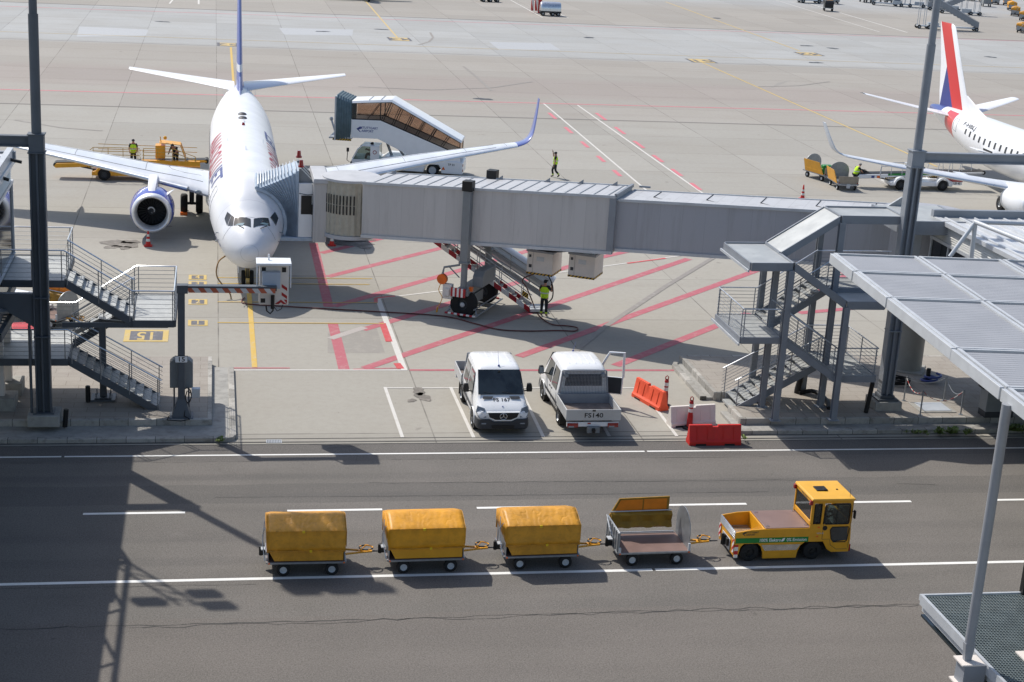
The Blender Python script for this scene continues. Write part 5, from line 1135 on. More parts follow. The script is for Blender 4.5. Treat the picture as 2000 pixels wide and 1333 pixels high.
def tunnel(name, s0, s1, hw, dz, h, m, rm):
    mb = MB(); rs = []
    for s in (s0, s1): z = zb(s)+dz; rs.append([(s, -hw, z), (s, hw, z), (s, hw, z+h), (s, -hw, z+h)])
    mb.rings(rs); o = mb.build(name, m, br, bevel=0.02)
    r = MB(); ov = 0.05
    r.slab([(s0, -hw-ov, zb(s0)+dz+h+0.005), (s1, -hw-ov, zb(s1)+dz+h+0.005), (s1, hw+ov, zb(s1)+dz+h+0.005), (s0, hw+ov, zb(s0)+dz+h+0.005)], 0.07, 0, (0, 0, 1)); r.build('roof', rm, br, bevel=0.01)
    return o
tunnel('outer_tunnel', 13.0, 25.1, 1.36, 0, 2.5, CLA, RFA); tunnel('inner_tunnel', 1.2, 13.6, 1.2, 0.12, 2.22, CLB, RFA)
mb = MB()
for s0, s1, hw, dz, h in ((13.0, 25.1, 1.36, 0, 2.5), (1.4, 12.9, 1.2, .12, 2.22)):
    for y in (-hw-0.04, hw+0.04):
        mb.beam((s0, y, zb(s0)+dz+h+0.06), (s1, y, zb(s1)+dz+h+0.06), 0.06, 0.12); mb.beam((s0, y, zb(s0)+dz+0.05), (s1, y, zb(s1)+dz+0.05), 0.05, 0.14)
mb.build('edge_rail', M['lsteel'], br)
n = 18
for i in range(n): s = 13.4+i*0.66; mb = MB(); mb.beam((s, -1.3, zb(s)+2.585), (s, 1.3, zb(s)+2.585), 0.05, 0.03); mb.build('roof_rib', M['steel'], br)
for i in range(5): s = 2.2+i*2.35; mb = MB(); mb.tube([(s, -1.15, zb(s)+2.43), (s, 0.2, zb(s)+2.43), (s-0.5, 0.55, zb(s)+2.43), (s-0.5, 1.15, zb(s)+2.4)], 0.02, 6); mb.build('roof_seam', M['dgrey'], br)
mb = MB()
for s in (24.6, 19.2, 16.9, 15.3, 13.7): mb = MB(); mb.prism([(s, zb(s)+2.55), (s+0.3, zb(s)+2.55), (s, zb(s)+2.78)], 'y', -1.32, -1.27); mb.build('roof_lug', M['msteel'], br)
mb = MB()
mb.beam((13.0, 1.38, zb(13)+2.62), (13.0, -1.38, zb(13)+2.62), 0.12, 0.14); mb.box(12.95, 13.25, 1.37, 1.42, zb(13), zb(13)+2.5); mb.beam((12.7, -1.38, zb(13)+2.6), (12.2, -1.5, zb(13)+2.6), .08, .08); mb.build('end_frame', M['msteel'], br)
# rotunda over its column
mb = MB(); mb.lathe([(1.75, 4.75), (1.75, 7.0), (1.9, 7.05), (1.9, 7.2), (0.01, 7.3)], (0, 0, 0), (0, 0, 1), 36); mb.build('rotunda', CLB, br)
mb = MB(); mb.lathe([(0.64, 0.3), (0.62, 3.5), (0.95, 4.4), (1.3, 4.7)], (0, 0, 0), (0, 0, 1), 36); mb.build('rotunda_column', mat('column_paint', (146, 146, 142), 0.5, var=0.05, dirt=0.1), br)
mb = MB(); mb.box(-0.75, 0.75, -0.75, 0.75, 0.28, 0.42); mb.build('column_footing', M['concrete'], br, bevel=0.03)
for a in (1.0, 2.5):
    mb = MB(); x, y = 0.72*math.cos(a), 0.72*math.sin(a); mb.cyl((x, y, 3.2), (x, y, 3.36), 0.09, n=12); mb.cyl((x, y, 3.36), (x, y, 3.44), 0.09, 0.06, n=12); mb.build('warning_lamp', M['redlamp'], br)
# cab end: slatted rotating head, pillar, door and bellows
mb = MB(); cs = 26.3; n = 56
rs = []
for z in (zb(cs)-0.02, zb(cs)+2.5):
    r = []
    for i in range(n): a = 2*math.pi*i/n; q = 1.3+(0.035 if i % 2 else -0.02); r.append((cs+q*math.cos(a), q*math.sin(a), z))
    rs.append(r)
mb.rings(rs); mb.build('slatted_head', M['slat'], br, ang=20)
mb = MB()
for i in range(11):
    a = math.pi*0.5+(i-5)*0.125-0.08
    for z0, z1 in ((1.0, 1.42), (1.45, 1.9)):
        x, y = cs+1.345*math.cos(a), 1.345*math.sin(a); d = V3((-math.sin(a), math.cos(a), 0))*0.035
        mb.poly([(x-d.x, y-d.y, zb(cs)+z0), (x+d.x, y+d.y, zb(cs)+z0), (x+d.x, y+d.y, zb(cs)+z1), (x-d.x, y-d.y, zb(cs)+z1)])
mb.build('slat_window', M['black'], br, norm=False)
mb = MB(); mb.lathe([(1.38, zb(cs)+2.5), (1.38, zb(cs)+2.62), (0.01, zb(cs)+2.68)], (cs, 0, 0), (0, 0, 1), 40); mb.build('head_roof', M['tunnelroof'], br); mb = MB(); mb.lathe([(1.38, zb(cs)-0.2), (1.38, zb(cs)-0.03), (0.1, zb(cs)-0.02)], (cs, 0, 0), (0, 0, 1), 40); mb.build('head_floor', M['tunnelroof'], br)
YN, YFAR, CX0, CX1 = 73.2, 75.7, 3.95, 4.62
mb = wmb(); mb.box(CX1, 5.25, 72.6, YFAR, 2.5, 5.32); mb.build('pillar', CLA, br, bevel=0.02)
mb = wmb(); mb.prism([(CX1-0.05, 5.34), (5.38, 5.34), (5.38, 5.5), (5.3, 5.56), (CX1, 5.56)], 'y', 72.5, YFAR+0.1); mb.build('pillar_roof', M['tunnelroof'], br, bevel=0.02)
mb = wmb(); mb.box(CX0, CX1-0.01, YN, YFAR, 2.6, 5.2); mb.build('cab', M['white'], br, bevel=0.02)
mb = wmb(); mb.box(CX0+0.12, CX0+0.62, YN-0.025, YN-0.003, 3.72, 4.62); mb.build('cab_window', M['black'], br, bevel=0.008)
mb = wmb(); mb.box(CX0+0.6, CX0+0.68, YN-0.1, YN-0.02, 3.72, 4.2); mb.build('door_mirror', M['black'], br); mb = wmb(); mb.tube([(CX0+0.02, YN-0.02, 4.72), (CX0+0.4, YN-0.03, 4.66), (CX1, YN-0.02, 4.68)], 0.015, 5); mb.build('door_cable', M['black'], br)
mb = wmb()
for y in (YN+0.2, YN+1.2, YN+2.2): mb = MB(); mb.T = BMI; mb.prism([(CX0, 5.2), (CX0+0.75, 5.2), (CX0+0.1, 5.85), (CX0, 5.85)], 'y', y, y+0.5); mb.build('roof_hood', M['mgrey'], br, bevel=0.01)
mb = wmb(); mb.box(1.9, CX1+0.05, YN-0.05, YFAR, 2.42, 2.6); mb.build('cab_floor', M['bluegrey'], br, bevel=0.02)
for y, z in ((YN+0.15, 5.95), (YN+2.3, 6.0)):
    mb = wmb(); mb.cyl((CX0+0.1, y, z), (CX0+0.1, y, z+0.08), 0.15, n=12); mb.cyl((CX0+0.1, y, z+0.08), (CX0+0.1, y, z+0.34), 0.11, 0.08, n=12); mb.build('warning_beacon', M['redlamp'], br)
ring0 = [V3((CX0, YN+0.02, 2.6+3.15*i/10)) for i in range(11)]+[V3((CX0, YN+0.02+(YFAR-YN)*i/6, 5.8+0.08*math.sin(math.pi*i/6))) for i in range(0, 7)]+[V3((CX0, YFAR, 5.75-3.1*i/10)) for i in range(11)]
def hp(y, a, off): return O7+B7.pt(y, a, off)
ring1 = [hp(3.35-0.1*i/10, -0.3+1.65*i/10, 0.1) for i in range(11)]+[hp(3.25+1.2*i/6, 1.36, 0.14) for i in range(7)]+[hp(4.5+1.4*i/10, 1.35-1.65*i/10, 0.1) for i in range(11)]
mb = wmb(); K = 26; rs = []
for k in range(K+1):
    t_ = k/K; e_ = t_**0.8; o_ = 0.07 if k % 2 else -0.05; r = []
    for i, (a, b) in enumerate(zip(ring0, ring1)):
        p = a.lerp(b, e_); n_ = V3((0, -1, 0)) if i < 11 else (V3((0, 0, 1)) if i < 18 else V3((0, 1, 0)))
        if i < 11: p = p+V3((0, -0.25*math.sin(math.pi*t_)*(i/11), 0))
        r.append(p+n_*(o_*(.45 if 11 <= i < 18 else 1)))
    rs.append(r)
mb.rings(rs, cap=False, closed=False); mb.build('bellows', M['bluegrey'], br, ang=20)
mb = wmb()
for k in range(1, K, 2):
    e_ = (k/K)**0.8; pts = [ring0[i].lerp(ring1[i], e_)+V3((0, 0, .08)) for i in range(11, 18)]; mb.tube(pts, 0.025, 5); mb.tube([pts[0], pts[0]+V3((0, -0.08, .1))], 0.02, 4)
mb.build('bellows_hoop', M['lsteel'], br)
mb = wmb(); mb.tube([p+V3((0, -0.03, 0)) for p in ring1], 0.1, 8); mb.build('seal', M['bluegrey'], br)
# drive column
DS = 19.8
for y in (1.55, -1.55):
    mb = MB(); mb.box(DS-0.19, DS+0.19, y-0.17, y+0.17, 2.65, 5.95); mb.box(DS-0.23, DS+0.23, y-0.21, y+0.21, 2.58, 2.68); mb.cyl((DS, y, 1.2), (DS, y, 2.6), 0.15, n=16); c_ = mb.build('lift_post', mat('drive_grey', (128, 132, 134), 0.45, var=0.06, dirt=0.08) if 'dg' not in M else M['dg'], br, bevel=0.015)
    M['dg'] = c_.data.materials[0]
    mb = MB(); mb.box(DS-0.24, DS+0.24, y-0.22, y+0.22, 5.95, 6.42); mb.build('post_cap', M['black'], c_, bevel=0.02)
mb = MB(); mb.box(DS-0.3, DS+0.3, -1.75, 1.75, 1.1, 1.4); mb.box(DS-0.22, DS+0.22, -0.55, 0.55, 0.45, 0.95); mb.build('cross_beam', M['dg'], br, bevel=0.02)
mb = MB(); mb.prism([(-0.75, 1.4), (1.0, 1.4), (1.0, 1.9), (0.75, 2.15), (-0.75, 2.1)], 'x', DS-0.72, DS-0.22); mb.build('drive_housing', M['dg'], br, bevel=0.03)
mb = MB(); mb.box(DS-0.2, DS+0.5, 1.76, 1.86, 1.05, 1.45); mb.build('hazard_plate', stripes('plate_stripes', (224, 220, 214), (170, 26, 34), (1, 0, 0), 0.2), br)
mb = MB(); mb.box(DS+0.5, DS+0.95, 1.5, 1.75, 0.85, 1.55); mb.box(DS+0.6, DS+0.85, 1.75, 1.82, 1.0, 1.35); mb.build('control_box', M['beige'], br, bevel=0.02)
mb = MB(); mb.cyl((DS+1.0, 1.6, 1.75), (DS+1.0, 1.78, 1.75), 0.24, n=20); mb.build('cable_reel', M['amber'], br); mb = MB(); mb.tube([(DS+0.2, 1.6, 2.5), (DS+0.95, 1.65, 2.3), (DS+1.0, 1.68, 2.0)], 0.05, 8); mb.tube([(DS+0.2, 1.6, 1.9), (DS+0.7, 1.65, 2.35)], 0.03, 6); mb.build('reel_arm', M['dg'], br)
mb = MB(); mb.tube(spl([(DS+1.05, 1.7, 1.55), (DS+1.15, 1.7, 1.2), (DS+0.95, 1.75, 0.9), (DS+1.05, 1.75, 0.55), (DS+1.15, 1.75, 0.4)], 5), 0.018, 6); mb.cyl((DS+1.15, 1.75, 0.4), (DS+1.18, 1.75, 0.15), 0.04, n=8); mb.build('pendant', M['yellow'], br)
for y in (1.36, -1.36): wheel(br, (DS, y, 0.64), 0.64, 0.46, (0, 1, 0), 0.38, hubm='dgrey')
mb = MB(); mb.ball((DS, 1.59, 0.64), 0.12, 0.06, 0.12, 10); mb.build('hub_cap', M['lsteel'], br)
mb = MB()
for y in (1.8, -1.8): mb.tube([(DS-0.75, y, 0.22), (DS+0.75, y, 0.22)], 0.05, 8)
mb.build('guard_bar', stripes('guard_stripes', (222, 218, 212), (176, 30, 38), (1, 0, 0), 0.3), br)
mb = MB()
for s in (-1, 1):
    mb.tube([(DS+s*0.75, -1.8, 0.22), (DS+s*0.75, 1.8, 0.22)], 0.035, 8); mb.tube([(DS+s*0.62, -1.7, 0.5), (DS+s*0.62, 1.7, 0.5)], 0.03, 8)
for y in (-0.6, 0, 0.6): mb.beam((DS-0.75, y, 0.25), (DS+0.75, y, 0.25), 0.1, 0.03)
for s in (-1, 1): mb.tube([(DS+s*0.3, 1.0, 0.95), (DS+s*0.72, 1.6, 0.25)], 0.03, 6)
mb.build('guard_frame', M['steel'], br)
for y, l in ((1.45, 0.3), (-0.6, 0.12)):
    mb = MB(); mb.box(DS-0.42, DS-0.26, y-0.08, y+0.08, 1.3, 1.5); mb.build('side_lamp', M['amber'], br)
# service stairs and the hose drum beside it
a = V3((10.0, 71.4, 3.25)); b = V3((14.75, 69.9, 0.12)); dv = b-a; hz = V3((dv.x, dv.y, 0)).normalized(); sd = V3((-hz.y, hz.x, 0))
SW = stripes('stringer_stripes', (224, 220, 216), (168, 30, 40), (1, 0, 0), 0.72)
for o_ in (-0.42, 0.42):
    mb = wmb(); mb.slab([a+sd*o_+V3((0, 0, -.12)), b+sd*o_+V3((0, 0, -.12)), b+sd*o_+V3((0, 0, .12)), a+sd*o_+V3((0, 0, .12))], 0.05, 0, sd); mb.build('stair_stringer', SW, br)
mb = wmb()
for i in range(15): p = a.lerp(b, (i+0.5)/15); mb.beam(p-sd*0.4, p+sd*0.42, 0.24, 0.04)
mb.build('stair_tread', GRAT, br)
mb = wmb()
for o_ in (-0.4, 0.44):
    for h in (0.5, 0.95): mb.tube([a+sd*o_+V3((0, 0, h)), b+sd*o_+V3((0, 0, h))], 0.022, 6)
    for i in range(5): p = a.lerp(b, (i+0.2)/4.6)+sd*o_; mb.cyl(p, p+V3((0, 0, .95)), 0.02, n=6)
mb.build('stair_handrail', M['lsteel'], br)
mb = wmb(); mb.box(b.x-0.1, b.x+0.75, b.y-0.5, b.y+0.45, 0.05, 0.2); mb.build('stair_foot', M['lsteel'], br, bevel=0.02)
a2 = V3((11.4, 72.6, 3.6)); b2 = V3((15.9, 71.2, 0.95))
mb = wmb(); mb.cyl(a2, b2, 0.44, n=28); mb.build('air_duct', mat('silver_duct', (176, 182, 190), 0.32, 0.4, var=0.06, scale=1.5), br)
mb = wmb(); d2 = (b2-a2).normalized()
mb.cyl(b2, b2+d2*0.08, 0.46, n=28); mb.build('duct_lid', M['lsteel'], br)
mb = wmb()
for o_ in (-0.55,):
    for h in (-0.3, 0.05, 0.35): mb.tube([a2+sd*o_+V3((0, 0, h)), b2+sd*o_+V3((0, 0, h))], 0.035, 8)
    mb.slab([a2+sd*o_+V3((0, 0, -.75)), b2+sd*o_+V3((0, 0, -.75)), b2+sd*o_+V3((0, 0, -.45)), a2+sd*o_+V3((0, 0, -.45))], 0.05, 0, sd)
    for i in range(6): p = a2.lerp(b2, i/5)+sd*o_; mb.cyl(p+V3((0, 0, -.6)), p+V3((0, 0, .35)), 0.025, n=6)
mb.build('duct_rail', M['steel'], br)
mb = wmb(); p = b+V3((-0.55, -0.5, 0.75)); mb.slab([p, p+V3((0.3, 0, -.18)), p+V3((0.3, 0, .08)), p+V3((0.0, 0, .26))], 0.03, 0, (0, -1, 0)); mb.build('caution_sign', M['yb'], br)
# air units hanging below
for s, y in ((16.75, -0.4), (14.75, -0.4)):
    mb = MB(); zt = zb(s)-0.5; mb.box(s-0.62, s+0.62, y-1.1, y+0.3, zt-1.05, zt); u_ = mb.build('air_unit', M['beige'], br, bevel=0.015)
    mb = MB(); mb.box(s-0.66, s+0.66, y-1.15, y+0.35, zt, zt+0.09); mb.build('unit_lid', M['msteel'], u_)
    mb = MB(); mb.box(s-0.63, s+0.63, y+0.3, y+0.312, zt-1.06, zt-0.97); mb.box(s-0.632, s-0.62, y-1.1, y+0.3, zt-1.06, zt-0.97); mb.build('hazard_edge', M['yb'], u_)
    mb = MB(); mb.box(s+0.36, s+0.58, y+0.3, y+0.31, zt-0.5, zt-0.06, 0); mb.box(s-0.2, s+0.16, y+0.3, y+0.312, zt-0.4, zt-0.2, 1); mb.box(s+0.42, s+0.52, y+0.31, y+0.33, zt-0.26, zt-0.14, 2); mb.box(s+0.38, s+0.52, y+0.3, y+0.312, zt-0.75, zt-0.6, 2); mb.box(s+0.33, s+0.335, y+0.3, y+0.312, zt-1.0, zt-0.02, 2); mb.build('unit_panel', [M['beige'], M['lsteel'], M['dgrey']], u_)
    mb = MB()
    for x in (-0.45, 0.35): mb.box(s+x, s+x+0.12, y+0.1, y+0.25, zt+0.09, zb(s)+0.02); mb.box(s+x, s+x+0.12, y-0.9, y-0.75, zt+0.09, zb(s)+0.02)
    mb.build('hanger', M['lsteel'], u_)
mb = MB()
for i in range(5): mb.tube(spl([(17.3, -0.2+0.12*i, zb(17)-0.12), (16.2, 0.1+0.1*i, zb(16)-0.3), (15.0, -0.1+0.12*i, zb(15)-0.2), (13.9, 0.0+0.1*i, zb(14)-0.08)], 4), 0.03, 6)
mb.build('cable_loom', M['black'], br)
s_, y_ = 15.75, 0.95
mb = MB(); mb.tube(spl([(s_+0.2, y_, 2.4), (s_-0.05, y_+0.1, 2.0), (s_-0.1, y_+0.15, 1.5), (s_+0.1, y_+0.1, 1.2)], 5), 0.03, 7); mb.build('hanging_hose', M['black'], br)
# ground power cable
hose('power_cable', [G(x, y, .045) for x, y in ((478, 582), (472, 588), (484, 594), (560, 599), (700, 607), (820, 614), (880, 620), (930, 633), (975, 644), (1030, 647), (1090, 646), (1122, 647), (1128, 641), (1110, 637), (1078, 634), (1056, 620), (1046, 606))]+[G(1040, 590, .6), G(1030, 565, 1.2), G(1022, 545, 1.7), V3((15.0, 68.95, 2.15))], 0.03, mat('red_brown_cable', (92, 44, 40), 0.55, var=0.3, scale=0.4), 'red brown power cable snaking over the apron from the airliner nose to the bridge', 'cable')
# ---------------------------------------------------------------- pick-up vans
def van(name_label, loc, rz, front_txt=None, rear_txt=None, door_open=False):
    """double-cab drop-side pick-up; x across, y forward, origin on the ground under the rear axle"""
    t = thing('pickup_van', name_label, 'van', loc, rz, 'white service vans')
    # cab shell: sections (y, half width low, half width belt, half width roof, z low, z belt, z roof)
    st = [(0.80, .96, .985, .80, .42, 1.25, 2.30), (0.95, .97, .99, .815, .42, 1.25, 2.40), (1.4, .985, .995, .825, .4, 1.24, 2.44), (2.4, .985, .995, .825, .4, 1.22, 2.45), (2.85, .985, .995, .82, .4, 1.2, 2.42), (3.06, .985, .995, .80, .4, 1.2, 2.34),
          (3.50, .985, .99, .83, .4, 1.2, 1.86), (3.86, .98, .985, .86, .4, 1.10, 1.44), (3.98, .975, .98, .86, .4, 1.04, 1.35), (4.25, .96, .965, .82, .45, .97, 1.21), (4.46, .93, .935, .76, .5, .9, 1.07), (4.55, .87, .88, .70, .55, .84, .98), (4.585, .8, .8, .66, .6, .8, .92)]
    mb = MB(); rs = []
    for y, a, b, c, z0, z1, z2 in st:
        q = (z2-z1)
        half = [(0, z0), (a*.9, z0), (a, z0+.12), (b, z1*.8+z0*.2), (b, z1), (b+(c-b)*.55, z1+q*.5), (c+.01, z2-.14*min(1, q)), (c-.05, z2-.045*min(1, q)), (c-.16, z2), (c*.45, z2+.012), (0, z2+.015)]
        rs.append([(x, y, z) for x, z in half]+[(-x, y, z) for x, z in half[-2:0:-1]])
    mb.rings(rs); body = mb.build('cab_body', M['vanwhite'], t, ang=38)
    # glass
    mb = MB()
    for x0, x1 in ((-1, 1),): mb.slab([(-.79, 3.10, 2.31), (.79, 3.10, 2.31), (.85, 3.85, 1.49), (-.85, 3.85, 1.49)], 0.02, 0, (0, .74, .67))
    mb.build('windscreen', M['wglass'], t)
    mb = MB(); mb.box(-.05, .05, 3.2, 3.24, 2.27, 2.3); 
    for x in (-.45, .25): mb.tube([(x, 3.86, 1.52), (x+.4, 3.80, 1.585)], .012, 5)
    mb.build('wiper', M['black'], t)
    def side_pane(s, y0, y1, y0t, y1t, z0=1.3, z1=2.16, nm='side_window', m='wglass'):
        def sx(z): k = (z-1.23)/(2.30-1.23); return s*(.995-.165*k+.008)
        mb = MB(); mb.slab([(sx(z0), y0, z0), (sx(z0), y1, z0), (sx(z1), y1t, z1), (sx(z1), y0t, z1)], .008, 0, (s, 0, .15)); return mb.build(nm, M[m], t)
    for s in (1, -1):
        side_pane(s, 1.05, 1.95, 1.12, 1.95); side_pane(s, 2.12, 3.32, 2.12, 2.92, nm='side_window' if not (door_open and s > 0) else 'door_opening', m='wglass' if not (door_open and s > 0) else 'black')
        mb = MB()
        for y in (1.02, 2.03, 3.1): mb.box(s*.992-.004, s*.992+.006, y-.006, y+.006, .55, 1.25)
        mb.box(s*.996-.004, s*.996+.006, 1.02, 3.1, .545, .56); mb.build('door_gap', M['dgrey'], t)
        mb = MB(); mb.box(s*.985-.01, s*.985+.03, .85, 3.7, .72, .86); mb.build('side_trim', M['dgrey'], t, bevel=0.01)
        mb = MB()
        for y in (1.85, 2.2): mb.box(s*1.0-.02, s*1.0+.025, y-.08, y+.08, 1.12, 1.16)
        mb.build('door_handle', M['black'], t, bevel=0.008)
        mb = MB(); mb.box(s*1.06-.03, s*1.06+.15*max(s, 0)+.15*max(-s, 0)*-1+.03*0, 3.02, 3.1, 1.36, 1.42) if False else mb.beam((s*.98, 3.1, 1.38), (s*1.14, 3.08, 1.4), .06, .05)
        x = s*1.2; mb.rings([[(x-.1, y, 1.36), (x+.1, y, 1.36), (x+.11, y, 1.5), (x+.08, y, 1.72), (x-.07, y, 1.72), (x-.11, y, 1.5)] for y in (3.02, 3.1, 3.17)]); m_ = mb.build('wing_mirror', M['black'], t, bevel=0.025)
        mb = MB(); mb.box(x-.085, x+.085, 3.008, 3.016, 1.4, 1.68); mb.build('mirror_glass', M['lamp'], m_)
        # arches and lamps
        mb = MB(); mb.cyl((s*.72, 3.62, .38), (s*.992, 3.62, .38), .47, n=26); mb.build('wheel_arch', M['black'], t)
        mb = MB(); mb.tube([(s*.985, 3.62+.5*math.cos(a), .38+.5*math.sin(a)) for a in [math.pi*i/12 for i in range(13)]], .035, 6); mb.build('arch_lip', M['vanwhite'], t)
        wheel(t, (s*.895, 3.62, .36), .36, .25, (1, 0, 0), .6, hubm='steel'); wheel(t, (s*.84, 0, .36), .36, .3, (1, 0, 0), .6, hubm='steel')
        mb = MB(); mb.rings([[(s*.62, 4.5, .76), (s*.68, 4.36, 1.10), (s*.93, 4.22, 1.16), (s*.965, 4.22, .92), (s*.90, 4.46, .74)], [(s*.62, 4.61, .76), (s*.68, 4.50, 1.12), (s*.93, 4.34, 1.18), (s*.985, 4.33, .93), (s*.91, 4.56, .75)]]); mb.build('headlight', M['lamp'], t, bevel=0.012)
        mb = MB(); mb.ball((s*.76, 4.52, .93), .075, .05, .085, 12); mb.build('headlight_lens', M['white'], t)
        mb = MB(); mb.box(s*.72-.09, s*.72+.09, 4.66, 4.685, .5, .56); mb.build('fog_lamp', M['lamp'], t, bevel=.01)
    mb = MB(); mb.rings([[(x*k, y, z) for x, z in ((-.98, .3), (.98, .3), (1.0, .45), (.97, .72), (.55, .7), (.36, .6), (-.36, .6), (-.55, .7), (-.97, .72), (-1.0, .45))] for y, k in ((4.05, 1.0), (4.45, .99), (4.62, .93), (4.68, .86))]); mb.build('front_bumper', M['dgrey'], t, bevel=.02)
    mb = MB(); mb.box(-.42, .42, 4.685, 4.7, .34, .46); mb.build('lower_grille', M['black'], t)
    mb = MB(); mb.rings([[(-.62, y, 1.0), (.62, y, 1.0), (.56, y, .76), (.3, y, .62), (-.3, y, .62), (-.56, y, .76)] for y in (4.42, 4.64)]); g_ = mb.build('grille', M['vanwhite'], t, bevel=.012)
    mb = MB(); mb.rings([[(-.57, y, .975), (.57, y, .975), (.51, y, .79), (.28, y, .68), (-.28, y, .68), (-.51, y, .79)] for y in (4.6, 4.652)])
    mb.build('grille_mesh', M['black'], g_)
    mb = MB()
    for z in (.8, .87, .92): mb.box(-.5, .5, 4.652, 4.662, z, z+.012)
    mb.build('grille_bar', M['dgrey'], g_)
    mb = MB(); n = 24; mb.tube([(.13*math.cos(2*math.pi*i/n), 4.675, .835+.13*math.sin(2*math.pi*i/n)) for i in range(n+1)], .012, 6)
    for a in (90, 210, 330): mb.beam((0, 4.675, .835), (.125*math.cos(R(a)), 4.675, .835+.125*math.sin(R(a))), .026, .014)
    mb.build('star_emblem', M['alu'], g_)
    mb = MB(); mb.ball((0, 4.37, 1.165), .03, .03, .02, 10); mb.build('bonnet_badge', M['navy'], t)
    mb = MB()
    for s in (1, -1): mb.slab([(s*.3, 3.93, 1.44), (s*.68, 3.93, 1.44), (s*.70, 4.04, 1.365), (s*.36, 4.04, 1.365)], .008, 0, (0, .5, .85))
    mb.build('bonnet_vent', M['dgrey'], t)
    mb = MB()
    for i in range(5): x = -.5+i*.25; mb.box(x-.012, x+.012, 1.2, 2.4, 2.455, 2.468)
    mb.build('roof_swage', M['vanwhite'], t, bevel=.006)
    mb = MB(); mb.cyl((-.02, 2.93, 2.42), (-.02, 2.93, 2.47), .045, .03, 10); mb.tube([(-.02, 2.93, 2.47), (-.02, 2.55, 2.95)], .006, 5); mb.build('aerial', M['navy'], t)
    if front_txt: mb = MB(); mb.text(front_txt, (0, 4.06, 1.325), (-1, 0, 0), (0, -.874, .486), .25, 0, .95); mb.v = [v+V3((0, .004, .009)) for v in mb.v]; mb.build('fleet_number', M['black'], t, norm=False)
    # rear of the cab
    mb = MB(); mb.slab([(-.72, .797, 1.6), (.72, .797, 1.6), (.68, .797, 2.1), (-.68, .797, 2.1)], .012, 0, (0, -1, 0)); mb.build('rear_window', M['wglass'], t)
    mb = MB(); y = lambda z: .70+.05*(z-1.0)/1.25
    for a, b in (((-.97, 1.0), (.97, 1.0)), ((-.97, 1.0), (-.84, 2.27)), ((.97, 1.0), (.84, 2.27)), ((-.84, 2.27), (.84, 2.27))): mb.beam((a[0], y(a[1]), a[1]), (b[0], y(b[1]), b[1]), .05, .05)
    for i in range(31): x = -.9+i*.06; xt = x*.9; mb.tube([(x, y(1.0), 1.0), (xt, y(2.26), 2.26)], .006, 4, cap=False)
    for i in range(21): z = 1.03+i*.058; k = .95-.12*(z-1.0)/1.28; mb.tube([(-k, y(z), z), (k, y(z), z)], .006, 4, cap=False)
    mb.build('mesh_guard', M['msteel'], t)
    for s in (1, -1): mb = MB(); mb.cyl((s*.72, .68, 2.08), (s*.72, .74, 2.08), .085, .1, 14); mb.cyl((s*.72, .665, 2.08), (s*.72, .68, 2.08), .085, n=14); mb.build('work_lamp', M['lamp'], t)
    # bed
    mb = MB(); mb.box(-1.0, 1.0, -1.72, .62, .84, .9); mb.build('bed_floor', M['wood'], t)
    SB = mat('drop_side', (196, 197, 196), .45, .2, var=.05, scale=2) if 'sb' not in M else M['sb']; M['sb'] = SB
    for s in (1, -1): mb = MB(); mb.box(s*1.01-.02, s*1.01+.02, -1.70, .64, .82, 1.26); mb.build('side_board', SB, t, bevel=.008)
    mb = MB(); mb.box(-1.03, 1.03, -1.755, -1.715, .8, 1.27); tg = mb.build('tailgate', SB, t, bevel=.01)
    mb = MB(); mb.box(-.06, .06, -1.772, -1.756, 1.2, 1.27); mb.build('latch', M['black'], tg)
    mb = MB(); mb.box(-1.0, 1.0, .6, .66, .84, 1.3); mb.build('headboard', M['msteel'], t)
    if rear_txt: mb = MB(); mb.text(rear_txt, (0, -1.758, 1.02), (1, 0, 0), (0, 0, 1), .27, 0, 1.1); mb.build('fleet_number', M['black'], tg, norm=False)
    mb = MB()
    for s in (1, -1): mb.box(s*.4-.05, s*.4+.05, -1.65, 3.2, .55, .8)
    for y0 in (-1.3, -.4, .4): mb.box(-.95, .95, y0-.04, y0+.04, .74, .83)
    mb.build('chassis', M['black'], t)
    mb = MB(); mb.box(-.98, .98, -1.7, -1.62, .52, .72); rb = mb.build('rear_bumper', M['vanwhite'], t, bevel=.015)
    for s in (1, -1):
        mb = MB(); mb.box(s*.76-.2, s*.76+.2, -1.745, -1.70, .5, .68, 0); mb.box(s*.76-.16, s*.76+.05, -1.75, -1.744, .5, .565, 1); mb.build('tail_lamp', [M['redlamp'], M['lamp']], rb, bevel=.008)
        mb = MB(); mb.box(s*.86-.14, s*.86+.14, -.52, -.47, .18, .7); mb.build('mud_flap', M['black'], t)
        mb = MB(); mb.box(s*.84-.18, s*.84+.18, -.42, .42, .76, .8); mb.build('mudguard', M['black'], t)
    mb = MB(); mb.box(-.22, .24, -1.88, -1.72, .3, .56); mb.build('hitch_plate', M['mgrey'], t, bevel=.01)
    mb = MB(); mb.cyl((0, -1.95, .43), (0, -1.88, .43), .07, n=12); mb.box(-.05, .05, -1.97, -1.86, .34, .52); mb.build('tow_hook', M['black'], t)
    mb = MB(); mb.box(-.2, -.08, -1.706, -1.7, .63, .69); mb.build('sticker', M['deepred'], rb)
    if door_open:
        d = MB(); d.T = Matrix.Translation((1.0, 3.12, 0)) @ Matrix.Rotation(R(160), 4, 'Z')
        for q in ([(0, .5), (-1.08, .5), (-1.1, 1.28), (0, 1.28)],): d.prism(q, 'y', -.04, .04)
        dd = d.build('open_door', M['vanwhite'], t, bevel=.02)
        d = MB(); d.T = Matrix.Translation((1.0, 3.12, 0)) @ Matrix.Rotation(R(160), 4, 'Z'); d.box(-1.04, -.04, .041, .06, .55, 1.26); d.box(-1.04, -.04, -.06, -.041, .55, 1.26) if False else None; d.build('door_lining', M['dgrey'], dd)
